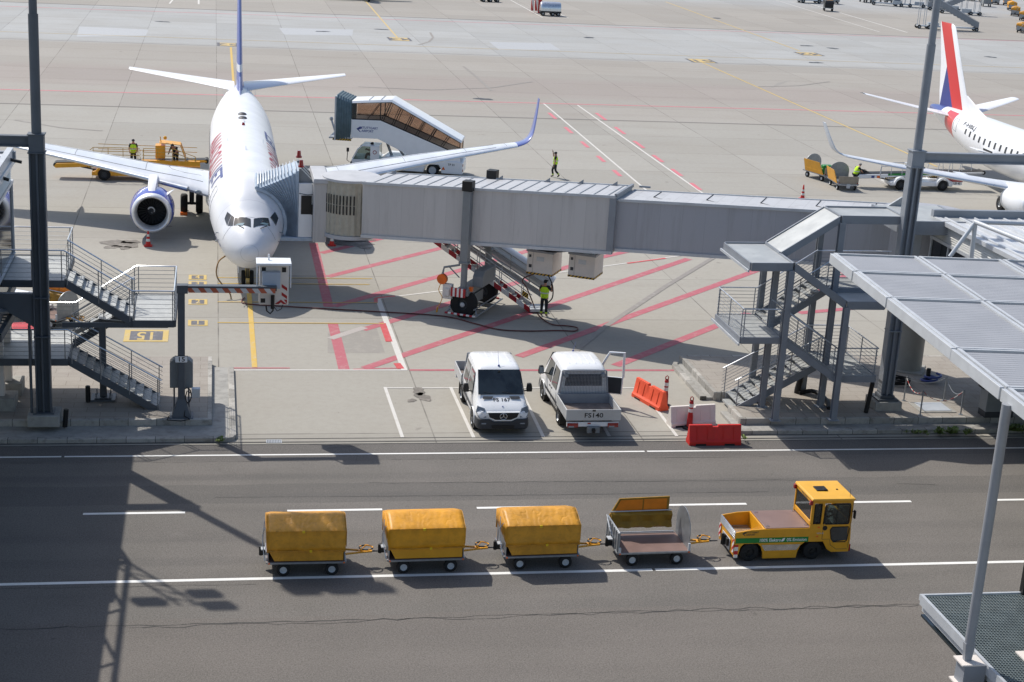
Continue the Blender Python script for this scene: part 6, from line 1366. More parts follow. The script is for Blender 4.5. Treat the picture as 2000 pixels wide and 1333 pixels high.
        d = MB(); d.T = Matrix.Translation((1.0, 3.12, 0)) @ Matrix.Rotation(R(160), 4, 'Z')
        d.tube([(-.02, 0, 1.28), (-.38, 0, 2.1), (-.5, 0, 2.36), (-1.06, 0, 2.4), (-1.09, 0, 1.28)], .055, 8); d.build('window_frame', M['vanwhite'], dd)
    def shorten(o):
        for ch in o.children:
            if ch.type == 'MESH':
                for v in ch.data.vertices:
                    if v.co.y > .5: v.co.y -= .5
            shorten(ch)
    shorten(t); t.scale = (1, .92, .9); return t
v1 = van('white double-cab pick-up van facing the road with fleet number on its bonnet', (10.47, 56.98, 0.0), R(180), 'FS 167', None)
v2 = van('white double-cab pick-up van seen from behind with one door open', (13.75, 54.35, 0.0), 0, None, 'FS140', True)
def seated(lab, p, rz, **k): return person(lab, p, rz, SIT, trousers='cloth', gloves=False, **k)

# ---------------------------------------------------------------- baggage carts
def disc_plate(mb, x, r, y0, z0, z1, t=.02):
    """end plate: straight sides with a half-round top"""
    n = 18; pts = [(y0-r, z0), (y0+r, z0)]+[(y0+r*math.cos(math.pi*i/n), z1+r*math.sin(math.pi*i/n)*.92) for i in range(n+1)]
    mb.prism(pts, 'x', x-t/2, x+t/2)
def cart(label, loc, rz, cover='tarp', group='baggage carts behind the tractor', bar=True, panel=None):
    """x along the train (drawbar at +x), y away from the camera side, origin on the ground below the near rear deck corner"""
    t = thing('baggage_cart', label, 'baggage cart', loc, rz, group); Lx, Wy = 2.32, 1.44
    mb = MB(); mb.prism([(0.06, 0), (Lx-.06, 0), (Lx, .06), (Lx, Wy-.06), (Lx-.06, Wy), (.06, Wy), (0, Wy-.06), (0, .06)], 'z', .40, .455, 0); mb.box(.03, Lx-.03, .03, Wy-.03, .455, .462, 1); mb.build('deck', [M['steel'], M['deck']], t, bevel=.012)
    mb = MB()
    for y in (.35, Wy-.35): mb.box(.1, Lx-.1, y-.04, y+.04, .3, .4)
    for x in (.5, Lx-.42): mb.box(x-.05, x+.05, .12, Wy-.12, .2, .3)
    mb.build('chassis', M['dgrey'], t)
    for x in (.5, Lx-.42):
        for y, a in ((.1, 1), (Wy-.1, 1)): wheel(t, (x, y, .2), .2, .13, (0, 1, 0), .52, hubm='lsteel')
    if cover:
        tm = M[cover]
        mb = MB(); disc_plate(mb, .06, Wy/2-.06, Wy/2, .46, .95); mb.build('end_plate', M['steel'], t); mb = MB(); disc_plate(mb, Lx-.06, Wy/2-.06, Wy/2, .46, .95); mb.build('end_plate', M['steel'], t)
        # lower curtain
        mb = MB(); mb.prism([(.24, .49), (Lx-.1, .49), (Lx-.1, .86), (.05, .86)], 'y', .03, .05); mb.build('lower_curtain', M['yellow'] if cover == 'tarp' else tm, t); mb = MB(); mb.prism([(.05, .49), (Lx-.1, .49), (Lx-.1, .86), (.05, .86)], 'y', Wy-.05, Wy-.03); mb.build('lower_curtain', M['yellow'] if cover == 'tarp' else tm, t)
        # sagging cover, cross sections along x
        mb = MB(); rs = []; rnd = random.Random(int(loc[0]*100)); nx = 16
        for i in range(nx+1):
            x = .02+(Lx-.06)*i/nx; sag = .02*math.sin(i*1.9)+rnd.uniform(-.014, .014); e = .012 if i in (0, nx) else 0
            b = rnd.uniform(-.018, .018)
            sec = [(-.02+b, .80), (-.01+b*.9, .95), (-.004-b*.8, 1.15), (0.0+b*.5, 1.3), (-.004, 1.425+sag*.3), (.03, 1.452+sag*.3), (.2, 1.50+sag*.6), (.42, 1.58-sag*.7), (.64, 1.655+sag*.3), (.74, 1.67+sag*.2), (.84, 1.655), (Wy-.03, 1.45), (Wy, 1.42), (Wy+.01, 1.1), (Wy+.015, .80)]
            rs.append([(x, y, z-e*2) for y, z in sec])
        mb.rings(rs, cap=False, closed=False)
        for r, x in ((rs[0], -.012), (rs[-1], .012)): mb.poly([(p[0]+x, p[1], p[2]) for p in r[1:-1]])
        cv = mb.build('cover', tm, t, ang=30); so_ = cv.modifiers.new('thick', 'SOLIDIFY'); so_.thickness = .012
        mb = MB()
        for i in range(9): mb.beam((.05+i*.275, -.03, .82), (.05+i*.275+.02, -.03, .825), .015, .03)
        mb.tube([(.03, -.028, .825), (Lx-.05, -.028, .822)], .012, 5); mb.tube([(.03, -.01, 1.43), (Lx-.05, -.01, 1.43)], .012, 5); mb.build('hem', M['tarpold'], cv)
        mb = MB(); mb.box(1.02, 1.1, -.035, -.012, 1.38, 1.45); mb.box(1.24, 1.31, -.04, -.02, .78, .85); mb.build('buckle', mat('buckle_yellow', (232, 196, 30), .4) if 'bk' not in M else M['bk'], cv)
        M['bk'] = bpy.data.materials['buckle_yellow']
        mb = MB(); mb.tube([(-.04, .05, .5), (-.1, .3, 1.0), (-.04, .6, 1.5)], .015, 5); mb.tube([(-.04, .9, .5), (-.1, .5, 1.1), (-.04, .2, 1.45)], .015, 5); mb.box(-.14, -.02, .3, .5, .72, .745); mb.build('side_frame', M['lsteel'], t)
    else:
        mb = MB(); disc_plate(mb, Lx-.06, Wy/2-.06, Wy/2, .46, .98); mb.build('end_plate', M['steel'], t)
        mb = MB(); mb.box(.02, .07, .04, Wy-.04, .46, 1.08)
        for i in range(6): mb.box(.0, .02, .08+i*.24, .14+i*.24, .46, 1.08)
        mb.tube([(.045, .04, 1.09), (.045, Wy-.04, 1.09)], .025, 6); mb.build('front_panel', M['steel'], t, bevel=.006)
        mb = MB(); mb.tube([(-.05, .5, .9), (-.12, .6, 1.05), (-.06, 1.2, 1.2)], .014, 5); mb.tube([(-.05, .4, .8), (-.12, .5, .95), (-.06, 1.1, 1.1)], .014, 5); mb.box(-.16, -.02, .5, .75, .68, .7); mb.build('side_frame', M['lsteel'], t)
        mb = MB(); mb.prism([(.05, 1.0), (.38, 1.62), (1.98, 1.66), (1.98, 1.0)], 'y', Wy-.02, Wy+.03, 0)
        mb.prism([(.16, 1.02), (.42, 1.57), (1.12, 1.585), (1.12, 1.02)], 'y', Wy-.032, Wy-.02, 1); mb.prism([(1.16, 1.02), (1.16, 1.59), (1.9, 1.6), (1.9, 1.02)], 'y', Wy-.032, Wy-.02, 1); mb.build('raised_cover', [M['tarpolive'], M['tarpin']], t)
        mb = MB(); rs = []
        for i in range(15):
            x = .12+1.95*i/14; w_ = .03*math.sin(i*1.3); rs.append([(x, Wy-.06, 1.2), (x, Wy-.16+w_, 1.12), (x, Wy-.12-w_, .9), (x, Wy-.2+w_, .74+w_), (x, Wy-.05, .66)])
        mb.rings(rs); mb.build('folded_curtain', M['tarpolive'], t, ang=25)
        mb = MB(); mb.tube([(.08, Wy-.08, 1.22), (2.05, Wy-.08, 1.24)], .02, 6); mb.tube([(.08, Wy-.03, .5), (2.2, Wy-.03, .5)], .02, 6); mb.build('curtain_rail', M['lsteel'], t)
        for x_, h_ in ((.04, .62), (Lx-.1, .7)): mb = MB(); mb.box(x_, x_+.07, -.005, .06, .46, h_); mb.build('corner_post', M['lsteel'], t)
    for x in (.06, Lx-.1): mb = MB(); mb.box(x, x+.05, -.012, -.002, .41, .45); mb.build('reflector', M['amber'], t)
    mb = MB(); mb.box(-.13, 0, Wy/2-.1, Wy/2+.1, .42, .6); mb.cyl((-.13, Wy/2, .38), (-.13, Wy/2, .66), .06, n=10); mb.build('coupling', M['black'], t, bevel=.015)
    if bar:
        mb = MB(); yc = Wy/2; mb.prism([(Lx, yc-.2), (Lx+.45, yc-.1), (Lx+.8, yc-.05), (Lx+.8, yc+.05), (Lx+.45, yc+.1), (Lx, yc+.2), (Lx, yc+.13), (Lx+.4, yc+.05), (Lx+.4, yc-.05), (Lx, yc-.13)], 'z', .42, .47); mb.build('drawbar', M['yellow'], t, bevel=.006)
        mb = MB(); mb.cyl((Lx+.75, yc, .445), (Lx+1.08, yc, .445), .025, .02, 8); mb.build('drawbar_eye', M['dgrey'], t)
        mb = MB(); n = 20; mb.tube([(Lx+.62+.2*math.cos(2*math.pi*i/n), yc+.17*math.sin(2*math.pi*i/n), .56) for i in range(n+1)], .022, 6); mb.build('handle_ring', stripes('ring_stripes', (226, 160, 30), (24, 24, 24), (1, 1, 0), .26, .62) if 'rs' not in M else M['rs'], t)
        M['rs'] = bpy.data.materials['ring_stripes']
        mb = MB(); mb.tube([(Lx+.45, yc, .47), (Lx+.62, yc+.15, .56)], .018, 5); mb.tube([(Lx+.45, yc, .47), (Lx+.62, yc-.15, .56)], .018, 5); mb.build('ring_bracket', M['yellow'], t)
    return t
cart('covered baggage cart with the dirtiest dull yellow tarpaulin, last in the train', (1.52, 41.70, 0), R(-0.3), 'tarpold')
cart('covered baggage cart with a smooth bright yellow tarpaulin, third behind the tractor', (5.02, 41.70, 0), R(1.2), 'tarp')
cart('covered baggage cart with a creased yellow tarpaulin, next behind the open cart', (8.50, 41.77, 0), R(1.6), 'tarpold')
cart('open baggage cart with brown deck and raised cover, coupled to the tractor', (11.97, 41.86, 0), R(1.5), None)

# ---------------------------------------------------------------- electric tractor
tg = thing('baggage_tractor', 'yellow electric baggage tractor with a flat bed and glazed cab', 'tractor', (15.68, 42.02, 0), R(0.8))
W = 1.42; YL = M['yellow']
mb = MB(); arch = lambda cx, r, a0, a1, n=10: [(cx+r*math.cos(R(a0+(a1-a0)*i/n)), .26+r*math.sin(R(a0+(a1-a0)*i/n))) for i in range(n+1)]
prof = [(0.0, .16), (.12, .16)]+[(.16, .3), (.2, .5), (.32, .62), (.72, .62), (.85, .5), (.92, .3)]+[(.94, .1), (2.02, .1), (2.05, .3), (2.12, .5), (2.26, .62), (2.85, .62), (2.92, .5), (3.0, .36), (3.15, .26), (3.72, .26), (3.74, .7), (3.70, 1.2), (2.36, 1.2), (2.36, 1.08), (.95, 1.08), (.5, 1.06), (.0, .98)]
for y0, y1 in ((0.0, .05), (W-.05, W)): mb.prism(prof, 'y', y0, y1)
mb.build('side_body', YL, tg, bevel=.012)
mb = MB(); mb.box(.05, 3.68, .32, W-.32, .2, .575); mb.box(3.1, 3.66, .06, W-.06, .28, .55); mb.build('chassis', M['black'], tg)
mb = MB(); mb.box(0.0, .04, .052, W-.052, .2, .78); mb.box(.9, .95, .052, W-.052, .6, 1.075); mb.box(.05, .9, .052, W-.052, .58, .62); mb.build('tray', YL, tg, bevel=.008)
mb = MB(); mb.box(-.012, .028, .03, W-.03, .74, .99)
for z in (.8, .87, .94): mb.box(-.02, -.012, .03, W-.03, z-.008, z+.008)
mb.build('tail_board', M['alu'], tg, bevel=.006)
mb = MB()
for i in range(14): mb.box(.08+i*.058, .11+i*.058, .06, W-.06, .622, .634)
mb.build('tray_floor', M['steel'], tg)
mb = MB(); mb.box(.955, 2.42, .03, W-.03, 1.06, 1.10); mb.build('deck', mat('tractor_deck', (136, 112, 104), .4, var=.06, scale=1.5, dirt=.1), tg, bevel=.008)
for x, y in ((1.05, .15), (1.05, W-.2), (2.3, .2), (2.3, W-.15)): mb = MB(); mb.tube([(x-.05, y, 1.1), (x-.02, y, 1.13), (x+.04, y, 1.13), (x+.06, y, 1.1)], .01, 5); mb.build('lashing_ring', M['alu'], tg)
mb = MB(); mb.box(.02, 2.36, -.006, 0.0, .63, .80); mb.build('green_band', M['green'], tg)
WT = mat('white_lettering', (236, 238, 236), .4)
mb = MB(); mb.text('100% Elektro', (1.12, -.009, .712), (1, 0, 0), (0, 0, 1), .145, 0, .9); mb.build('lettering', WT, tg, norm=False)
mb = MB(); mb.text('0% Emission', (1.98, -.009, .712), (1, 0, 0), (0, 0, 1), .145, 0, .9); mb.build('lettering', WT, tg, norm=False)
mb = MB(); mb.poly([(1.49, -.009, .66), (1.54, -.009, .665), (1.58, -.009, .70), (1.60, -.009, .785), (1.53, -.009, .765), (1.485, -.009, .71)]); mb.build('leaf_emblem', WT, tg, norm=False)
DT = mat('dark_lettering', (54, 58, 58), .45)
def airport_mark(parent, o, xd, h, m, up_=(0, 0, 1), nrm=(0, -1, 0)):
    o = V3(o); xd = V3(xd); u = V3(up_)
    mb = MB(); P_ = lambda a, b: o+xd*(a*h)+u*(b*h)
    for k in (0, 1, 2): b = .5+.28*k; mb.poly([P_(-.1+.14*k, .5), P_(.55+.1*k, .95-.06*k+.0*k), P_(.5+.12*k, .78-.1*k), P_(.1+.12*k, .42)])
    mb.poly([P_(-.1, .5), P_(.2, .5), P_(.62, .02), P_(.5, 0.0)]); mb.build('wing_emblem', m, parent, norm=False)
    mb = MB(); mb.text('STUTTGART', P_(2.0, .72), xd, u, h*.5, 0, .95); mb.text('AIRPORT', P_(1.68, .22), xd, u, h*.5, 0, .95); mb.build('lettering', m, parent, norm=False)
airport_mark(tg, (.22, -.004, .87), (1, 0, 0), .155, DT)
mb = MB(); mb.text('FZ 107', (2.335, .62, 1.93), (0, -1, 0), (.1, 0, 1), .15, 0, 1); mb.build('fleet_number', DT, tg, norm=False)
mb = MB(); mb.text('VOLK', (2.72, -.004, .90), (1, 0, 0), (0, 0, 1), .07, 0, 1.3); mb.build('lettering', M['lsteel'], tg, norm=False)
# chrome trim and skirt
mb = MB(); mb.prism([(.86, .56), (2.12, .56), (2.0, .37), (.98, .37)], 'y', -.012, 0.0); mb.build('chrome_trim', mat('chrome_trim', (196, 198, 198), .12, .95, var=.2, scale=2), tg)
# cab
mb = MB(); zt = 1.98
for x, y in ((2.36, .0), (2.36, W-.07), (3.62, 0.0), (3.62, W-.07)): mb.box(x, x+.09, y, y+.07, 1.2, zt)
mb.box(2.70, 2.78, 0, .05, 1.2, zt); mb.box(2.36, 3.71, .003, .06, zt-.1, zt-.003); mb.box(2.36, 3.71, W-.06, W-.003, zt-.1, zt-.003); mb.box(2.362, 2.44, .07, W-.07, 1.14, 1.3); mb.box(2.362, 2.44, .07, W-.07, zt-.12, zt-.003); mb.box(3.62, 3.708, .07, W-.07, zt-.1, zt-.003); mb.box(3.62, 3.708, .07, W-.07, .5, 1.25)
mb.build('cab_frame', YL, tg, bevel=.012)
mb = MB(); mb.prism([(2.33, zt), (3.75, zt), (3.73, zt+.06), (2.36, zt+.07)], 'y', -.03, W+.03); rf = mb.build('cab_roof', mat('roof_yellow', (232, 176, 64), .42, var=.04, coat=.2), tg, bevel=.015)
mb = MB(); mb.box(2.72, 3.08, W*.42, W*.66, zt+.07, zt+.10); mb.box(2.95, 3.05, W*.42, W*.6, zt+.10, zt+.115); mb.build('roof_hatch', M['black'], rf, bevel=.006)
mb = MB(); mb.cyl((3.42, W*.5, zt+.065), (3.42, W*.5, zt+.08), .035, n=12); mb.build('roof_cap', M['black'], rf); mb = MB(); mb.tube([(3.6, .1, zt+.06), (3.58, .1, zt+.32)], .006, 5); mb.build('aerial', M['black'], rf)
for y in (-.02, W-.1): mb = MB(); mb.box(2.28, 2.38, y, y+.11, zt-.14, zt-.0); mb.build('rear_beacon', M['redlamp'], tg, bevel=.015)
mb = MB(); mb.box(2.385, 2.40, .08, W-.08, 1.31, zt-.13); mb.build('rear_window', M['glcab'], tg)
mb = MB(); mb.box(2.47, 2.68, .012, .022, 1.24, zt-.12); mb.build('quarter_window', M['glcab'], tg)
mb = MB()
def rr(mb, x0, x1, z0, z1, y, r, wd):
    n = 5; pts = []
    for cx, cz, a0 in ((x1-r, z1-r, 0), (x0+r, z1-r, 90), (x0+r, z0+r, 180), (x1-r, z0+r, 270)):
        for i in range(n+1): a = R(a0+90*i/n); pts.append((cx+r*math.cos(a), y, cz+r*math.sin(a)))
    mb.tube(pts+[pts[0]], wd, 5)
rr(mb, 2.82, 3.62, 1.20, zt-.13, -.004, .06, .018); rr(mb, 2.47, 2.68, 1.24, zt-.12, -.004, .02, .012)
mb.tube([(3.1, -.006, .70), (3.04, -.006, 1.02), (3.1, -.006, 1.1), (3.62, -.006, 1.1), (3.65, -.006, 1.05), (3.62, -.006, .66), (3.56, -.006, .6), (3.18, -.006, .6), (3.1, -.006, .70)], .016, 5); mb.box(3.2, 3.215, .0, .02, 1.2, zt-.13); mb.build('window_seal', M['black'], tg)
mb = MB(); mb.box(2.84, 3.6, .014, .022, 1.22, zt-.15); mb.build('door_window', M['glcab'], tg)
mb = MB(); mb.prism([(3.11, .70), (3.05, 1.02), (3.1, 1.09), (3.61, 1.09), (3.61, .66), (3.18, .61)], 'y', -.008, -.004); mb.build('lower_window', M['wglass'], tg)
mb = MB(); mb.box(3.69, 3.70, .08, W-.08, 1.25, zt-.1); mb.build('windscreen', M['glcab'], tg)
mb = MB(); mb.tube([(2.80, -.003, .70), (2.80, -.003, 1.9)], .006, 4); mb.tube([(2.80, -.003, .70), (3.05, -.003, .70), (3.1, -.003, .5), (3.3, -.003, .36), (3.66, -.003, .36)], .006, 4); mb.tube([(3.68, -.003, .4), (3.68, -.003, 1.9)], .006, 4); mb.build('door_gap', M['dgrey'], tg)
mb = MB(); mb.cyl((2.86, -.015, 1.07), (2.86, 0, 1.07), .07, .08, n=14); mb.build('door_handle', M['black'], tg)
for x, z in ((2.62, 1.08), (2.6, .78)): mb = MB(); mb.box(x, x+.07, -.012, 0, z, z+.04); mb.build('side_marker', M['amber'], tg)
mb = MB(); mb.beam((3.68, -.01, 1.62), (3.76, -.08, 1.6), .03, .03); mb.box(3.7, 3.75, -.16, -.05, 1.42, 1.68); mb.build('mirror', M['black'], tg, bevel=.012)
for x in (.52, 2.56):
    for y in (.14, W-.14): wheel(tg, (x, y, .3), .3, .22, (0, 1, 0), .5, hubm='black')
mb = MB(); mb.box(2.7, 3.0, .3, W-.3, .6, .95); mb.box(2.68, 2.76, .3, W-.3, .95, 1.35); mb.build('seat', M['black'], tg, bevel=.03)
mb = MB(); n = 16; mb.tube([(3.25+.06*math.sin(2*math.pi*i/n), W*.35+.17*math.cos(2*math.pi*i/n), 1.38+.16*math.sin(2*math.pi*i/n)*.7) for i in range(n+1)], .014, 6); mb.tube([(3.25, W*.35, 1.38), (3.5, W*.35, 1.0)], .03, 6); mb.build('steering_wheel', M['black'], tg)
mb = MB(); mb.prism([(3.4, .6), (3.62, .6), (3.62, 1.28), (3.5, 1.28)], 'y', .1, W-.1); mb.build('dashboard', M['mgrey'], tg, bevel=.02)
mb = MB()
for y in (.02, W-.16): mb.slab([(-.016, y, .3), (-.016, y+.14, .3), (-.016, y+.14, .72), (-.016, y, .72)], .01, 0, (-1, 0, 0))
mb.box(.0, .12, -.012, 0, .16, .58); mb.build('warning_board', stripes('board_stripes', (226, 222, 216), (190, 26, 32), (0, 1, .8), .2), tg)
mb = MB(); mb.box(-.03, -.012, .35, W-.35, .24, .62); mb.build('rear_plate', M['lsteel'], tg, bevel=.01)
mb = MB(); mb.box(-.16, -.03, W/2-.07, W/2+.07, .3, .62); mb.cyl((-.14, W/2, .3), (-.14, W/2, .66), .05, n=10); mb.box(-.1, -.03, W/2-.3, W/2-.14, .36, .6); mb.build('tow_coupling', M['black'], tg, bevel=.015)
mb = MB(); mb.box(3.72, 3.78, .02, .12, .27, .5); mb.box(3.72, 3.78, W-.12, W-.02, .27, .5); mb.build('front_lamp', M['redlamp'], tg, bevel=.01)
p = tg.matrix_basis @ V3((2.82, W*.5, .48)); seated('driver in dark clothes at the wheel of the yellow tractor', (15.68+2.84, 42.02+.62, .5), R(-90), vest=False)

# ---------------------------------------------------------------- barriers, cones, delineators
def barrier(label, px, py, rz, m, L_=1.9, H_=.78):
    mb = MB(); p = G(px, py)
    pr = [(-.24, 0), (.24, 0), (.24, .14), (.17, .22), (.06, H_), (-.06, H_), (-.17, .22), (-.24, .14)]
    k = .12
    rs = []
    for x, hh in ((-L_/2, 1), (-k, 1), (-k+.02, .9), (k-.02, .9), (k, 1), (L_/2, 1)): rs.append([(x, y, z if z < H_ else z*hh) for y, z in pr])
    mb.rings(rs)
    for x in (-.7, -.3, .3, .7):
        for s in (1, -1): mb.slab([(x-.012, s*.17, .22), (x+.012, s*.17, .22), (x+.012, s*.075, .7), (x-.012, s*.075, .7)], .02, 0, (0, s, .2))
    for x in (-.55, .55):
        for s in (1, -1): mb.box(x-.2, x+.2, s*.245-.006, s*.245+.006, 0, .07, 1)
    o = mb.build('plastic_barrier', [m, M['black']], bevel=.014); o.location = p+V3((0, .24, 0.003)); o.rotation_euler = (0, 0, rz); tag(o, label, 'barrier'); return o
barrier('orange plastic barrier standing end-on beside a red delineator post', 1272, 792, R(108), M['orange'], 1.95)
barrier('white plastic barrier at the foot of the stair tower', 1353, 834, R(8), M['beige'], 1.85)
barrier('deep red plastic barrier lying along the road edge', 1397, 871, R(0), M['red'], 1.98, .74)
def delineator(label, px, py):
    t = thing('delineator_post', label, 'delineator', G(px, py))
    mb = MB(); mb.lathe([(.26, 0), (.26, .05), (.16, .09), (.1, .1)], (0, 0, 0), (0, 0, 1), 20); mb.build('base', M['black'], t)
    mb = MB(); mb.lathe([(.12, .09), (.105, .5), (.085, .62), (.08, 1.08), (.05, 1.12)], (0, 0, 0), (0, 0, 1), 18); mb.build('post', M['deepred'], t)
    for z in (.66, .86): mb = MB(); mb.lathe([(.09, z), (.088, z+.14)], (0, 0, 0), (0, 0, 1), 18); mb.build('reflective_band', M['reflect'], t)
    mb = MB(); mb.tube([(-.05, 0, 1.1), (-.06, 0, 1.22), (0, 0, 1.27), (.06, 0, 1.22), (.05, 0, 1.1)], .02, 6); mb.build('handle', M['deepred'], t)
delineator('red and white delineator post behind the orange barrier', 1298, 794); delineator('red and white delineator post in front of the white barrier', 1346, 837)
def cone(label, p, h=.78):
    t = thing('traffic_cone', label, 'traffic cone', p, 0, 'red and white traffic cones')
    mb = MB(); mb.prism([(-.22, -.16), (-.16, -.22), (.16, -.22), (.22, -.16), (.22, .16), (.16, .22), (-.16, .22), (-.22, .16)], 'z', 0.003, .05); mb.build('base', M['red'], t, bevel=.01)
    r = lambda z: .15-.115*z/h
    for z0, z1, m in ((.05, .26, 'red'), (.26, .4, 'reflect'), (.4, .52, 'red'), (.52, .64, 'reflect'), (.64, h, 'red')):
        mb = MB(); mb.lathe([(r(z0), z0), (r(z1), z1)]+([(0.001, z1)] if z1 == h else []), (0, 0, 0), (0, 0, 1), 18); mb.build('band' if m == 'reflect' else 'cone_body', M[m], t)
cone('red and white traffic cone standing before the blue engine', G(289.5, 481), .8); cone('red and white cone half hidden under the boarding bridge cab', G(648, 480), .62); cone('red and white cone alone on the apron beyond the bridge', G(1567, 389), .95)
# ---------------------------------------------------------------- covered passenger stairs
p = G(848, 339)
st = thing('passenger_stairs_truck', 'white covered passenger stairs truck with bronze windows behind the right wing', 'stairs truck', p, R(165.5))
SW_ = 1.05                                     # half width; +y faces the terminal here
mb = MB(); mb.prism([(-2.0, .25), (-.6, .25), (-.55, .55), (-.4, .8), (.4, .8), (.55, .55), (.6, .25), (5.0, .25), (5.4, .35), (5.45, .8), (3.6, .85), (3.2, 1.15), (-2.0, 1.05)], 'y', -SW_-.1, SW_+.1); mb.build('chassis', M['white'], st, bevel=.03)
for x in (0.0, 4.3):
    for y in (SW_-.05, -SW_+.05): wheel(st, (x, y, .42), .42, .3, (0, 1, 0), .6, hubm='lsteel')
mb = MB(); mb.prism([(3.62, .85), (5.35, .8), (5.0, 1.5), (4.75, 1.72), (3.62, 1.75)], 'y', -.2, SW_+.08); cabm = mb.build('cab', M['glcab'], st)
mb = MB()
for y in (-.2, SW_+.08):
    mb.tube([(3.65, y, .9), (3.65, y, 1.75), (4.75, y, 1.74), (5.05, y, 1.5), (5.38, y, .85)], .045, 6)
mb.box(3.6, 4.2, SW_+.06, SW_+.1, .85, 1.74); mb.box(3.62, 4.78, -.2, SW_+.08, 1.73, 1.79); mb.build('cab_frame', M['white'], st)
mb = MB(); mb.cyl((3.9, SW_+.1, 1.35), (3.9, SW_+.115, 1.35), .13, n=16); mb.build('round_sign', M['redlamp'], st); mb = MB(); mb.cyl((3.9, SW_+.115, 1.35), (3.9, SW_+.12, 1.35), .09, n=16); mb.build('round_sign_face', M['white'], st)
mb = MB(); mb.tube([(5.6, SW_, .6), (5.75, SW_+.1, .7), (5.7, SW_+.15, 1.5)], .025, 6); mb.box(5.62, 5.78, SW_+.1, SW_+.2, 1.3, 1.55); mb.build('mirror', M['black'], st)
mb = MB(); mb.box(5.2, 5.55, -SW_, SW_, .3, .6); mb.build('front_bumper', M['dgrey'], st, bevel=.03)
# stair body: parapet, platform, roof
low = [(-1.8, .95), (-1.8, 1.55), (3.6, 3.5), (5.55, 3.45), (5.55, 2.2), (3.75, 2.25), (1.2, 1.1)]
for y0, y1 in ((SW_-.06, SW_), (-SW_, -SW_+.06)): mb = MB(); mb.prism(low, 'y', y0, y1); mb.build('side_panel', M['white'], st, bevel=.01)
mb = MB(); mb.slab([(-1.7, -SW_+.07, 1.0), (3.7, -SW_+.07, 2.4), (3.7, SW_-.07, 2.4), (-1.7, SW_-.07, 1.0)], .1, 0, (0, 0, -1)); mb.box(3.7, 5.5, -SW_+.07, SW_-.07, 2.28, 2.4); mb.build('stair_floor', M['dgrey'], st)
for y0, y1 in ((SW_-.04, SW_-.02), (-SW_+.02, -SW_+.04)):
    mb = MB(); mb.prism([(-1.75, 1.55), (3.6, 3.5), (5.5, 3.45), (5.5, 4.5), (2.9, 4.72), (-1.75, 2.35)], 'y', y0, y1); mb.build('side_glass', M['glbronze'], st)
    mb = MB(); y = (y0+y1)/2
    zb_ = lambda x: 1.55+(x+1.75)*.3645; zt_ = lambda x: 2.35+(x+1.75)*.51
    mb.tube([(-1.75, y, 1.55), (3.6, y, 3.5), (5.5, y, 3.45)], .045, 6); mb.tube([(-1.75, y, 2.35), (2.9, y, 4.72), (5.5, y, 4.5)], .03, 6); mb.tube([(3.62, y, 3.5), (3.62, y, 4.66)], .04, 6); mb.tube([(-1.75, y, 1.5), (-1.75, y, 2.38)], .035, 6)
    for x in (-1.0, -.1, .7, 1.5, 2.3, 3.0): mb.tube([(x+.42, y, zb_(x+.42)), (x-.05, y, min(zt_(x-.05), 4.7))], .022, 5); mb.tube([(x+.55, y, zb_(x+.55)), (x+.06, y, min(zt_(x+.06), 4.7))], .022, 5)
    mb.tube([(4.5, y, 3.47), (3.7, y, 4.6)], .022, 5); mb.build('window_frame', M['black'], st)
mb = MB(); mb.rings([[(x, y*k, z) for k in (1,) for y, z in ((-SW_-.03, zz), (SW_+.03, zz), (SW_-.1, zz+.16), (-SW_+.1, zz+.16))] for x, zz in ((-1.85, 2.33), (2.9, 4.74), (5.55, 4.5))]); rfm = mb.build('roof', M['white'], st, bevel=.02)
mb = MB()
for x, z in ((3.6, 4.86), (4.4, 4.78)): mb.beam((x, -SW_+.1, z), (x, SW_-.1, z), .04, .02)
mb.build('roof_joint', M['mgrey'], rfm)
airport_mark(st, (5.15, SW_+.006, 2.62), (-1, 0, 0), .42, M['navy'], nrm=(0, 1, 0))
mb = MB(); mb.text('TP 01', (-1.25, SW_+.106, .86), (-1, 0, 0), (0, 0, 1), .2); mb.build('fleet_number', M['dgrey'], st, norm=False)
mb = MB(); mb.poly([(-.85, SW_+.106, .5), (-.6, SW_+.106, .5), (-.725, SW_+.106, .72)]); mb.build('warning_triangle', M['amber'], st, norm=False)
for z in (.45, .8): mb = MB(); mb.box(-2.03, -2.0, SW_-.15, SW_+.1, z, z+.14); mb.build('tail_lamp', M['redlamp'], st)
# canopy at the door end
mb = MB(); rs = []; K = 12
for k in range(K+1):
    x = 5.56+1.0*k/K; o_ = .05 if k % 2 else 0; e = k/K
    rs.append([(x, SW_+.05+o_+.1*e, 2.15-.1*e), (x, SW_+.05+o_+.1*e, 4.5+.35*e), (x, SW_-.05, 4.65+.35*e+o_), (x, -SW_+.05, 4.65+.35*e+o_), (x, -SW_-.05-o_-.1*e, 4.5+.35*e), (x, -SW_-.05-o_-.1*e, 2.15-.1*e)])
mb.rings(rs, cap=False, closed=False); cn_ = mb.build('canopy', M['sea'], st, ang=20); q = cn_.modifiers.new('thick', 'SOLIDIFY'); q.thickness = .03
mb = MB(); mb.tube([(6.6, SW_+.15, 2.0), (6.6, SW_+.15, 4.88), (6.6, -SW_-.15, 4.88), (6.6, -SW_-.15, 2.0)], .06, 6); mb.build('canopy_hoop', M['lsteel'], st)
mb = MB(); mb.box(5.5, 6.9, -SW_-.1, SW_+.1, 2.1, 2.22); mb.build('door_platform', M['lsteel'], st); mb = MB(); mb.box(5.5, 6.75, SW_+.1, SW_+.13, 2.0, 2.14); mb.build('hazard_edge', M['yb'], st)
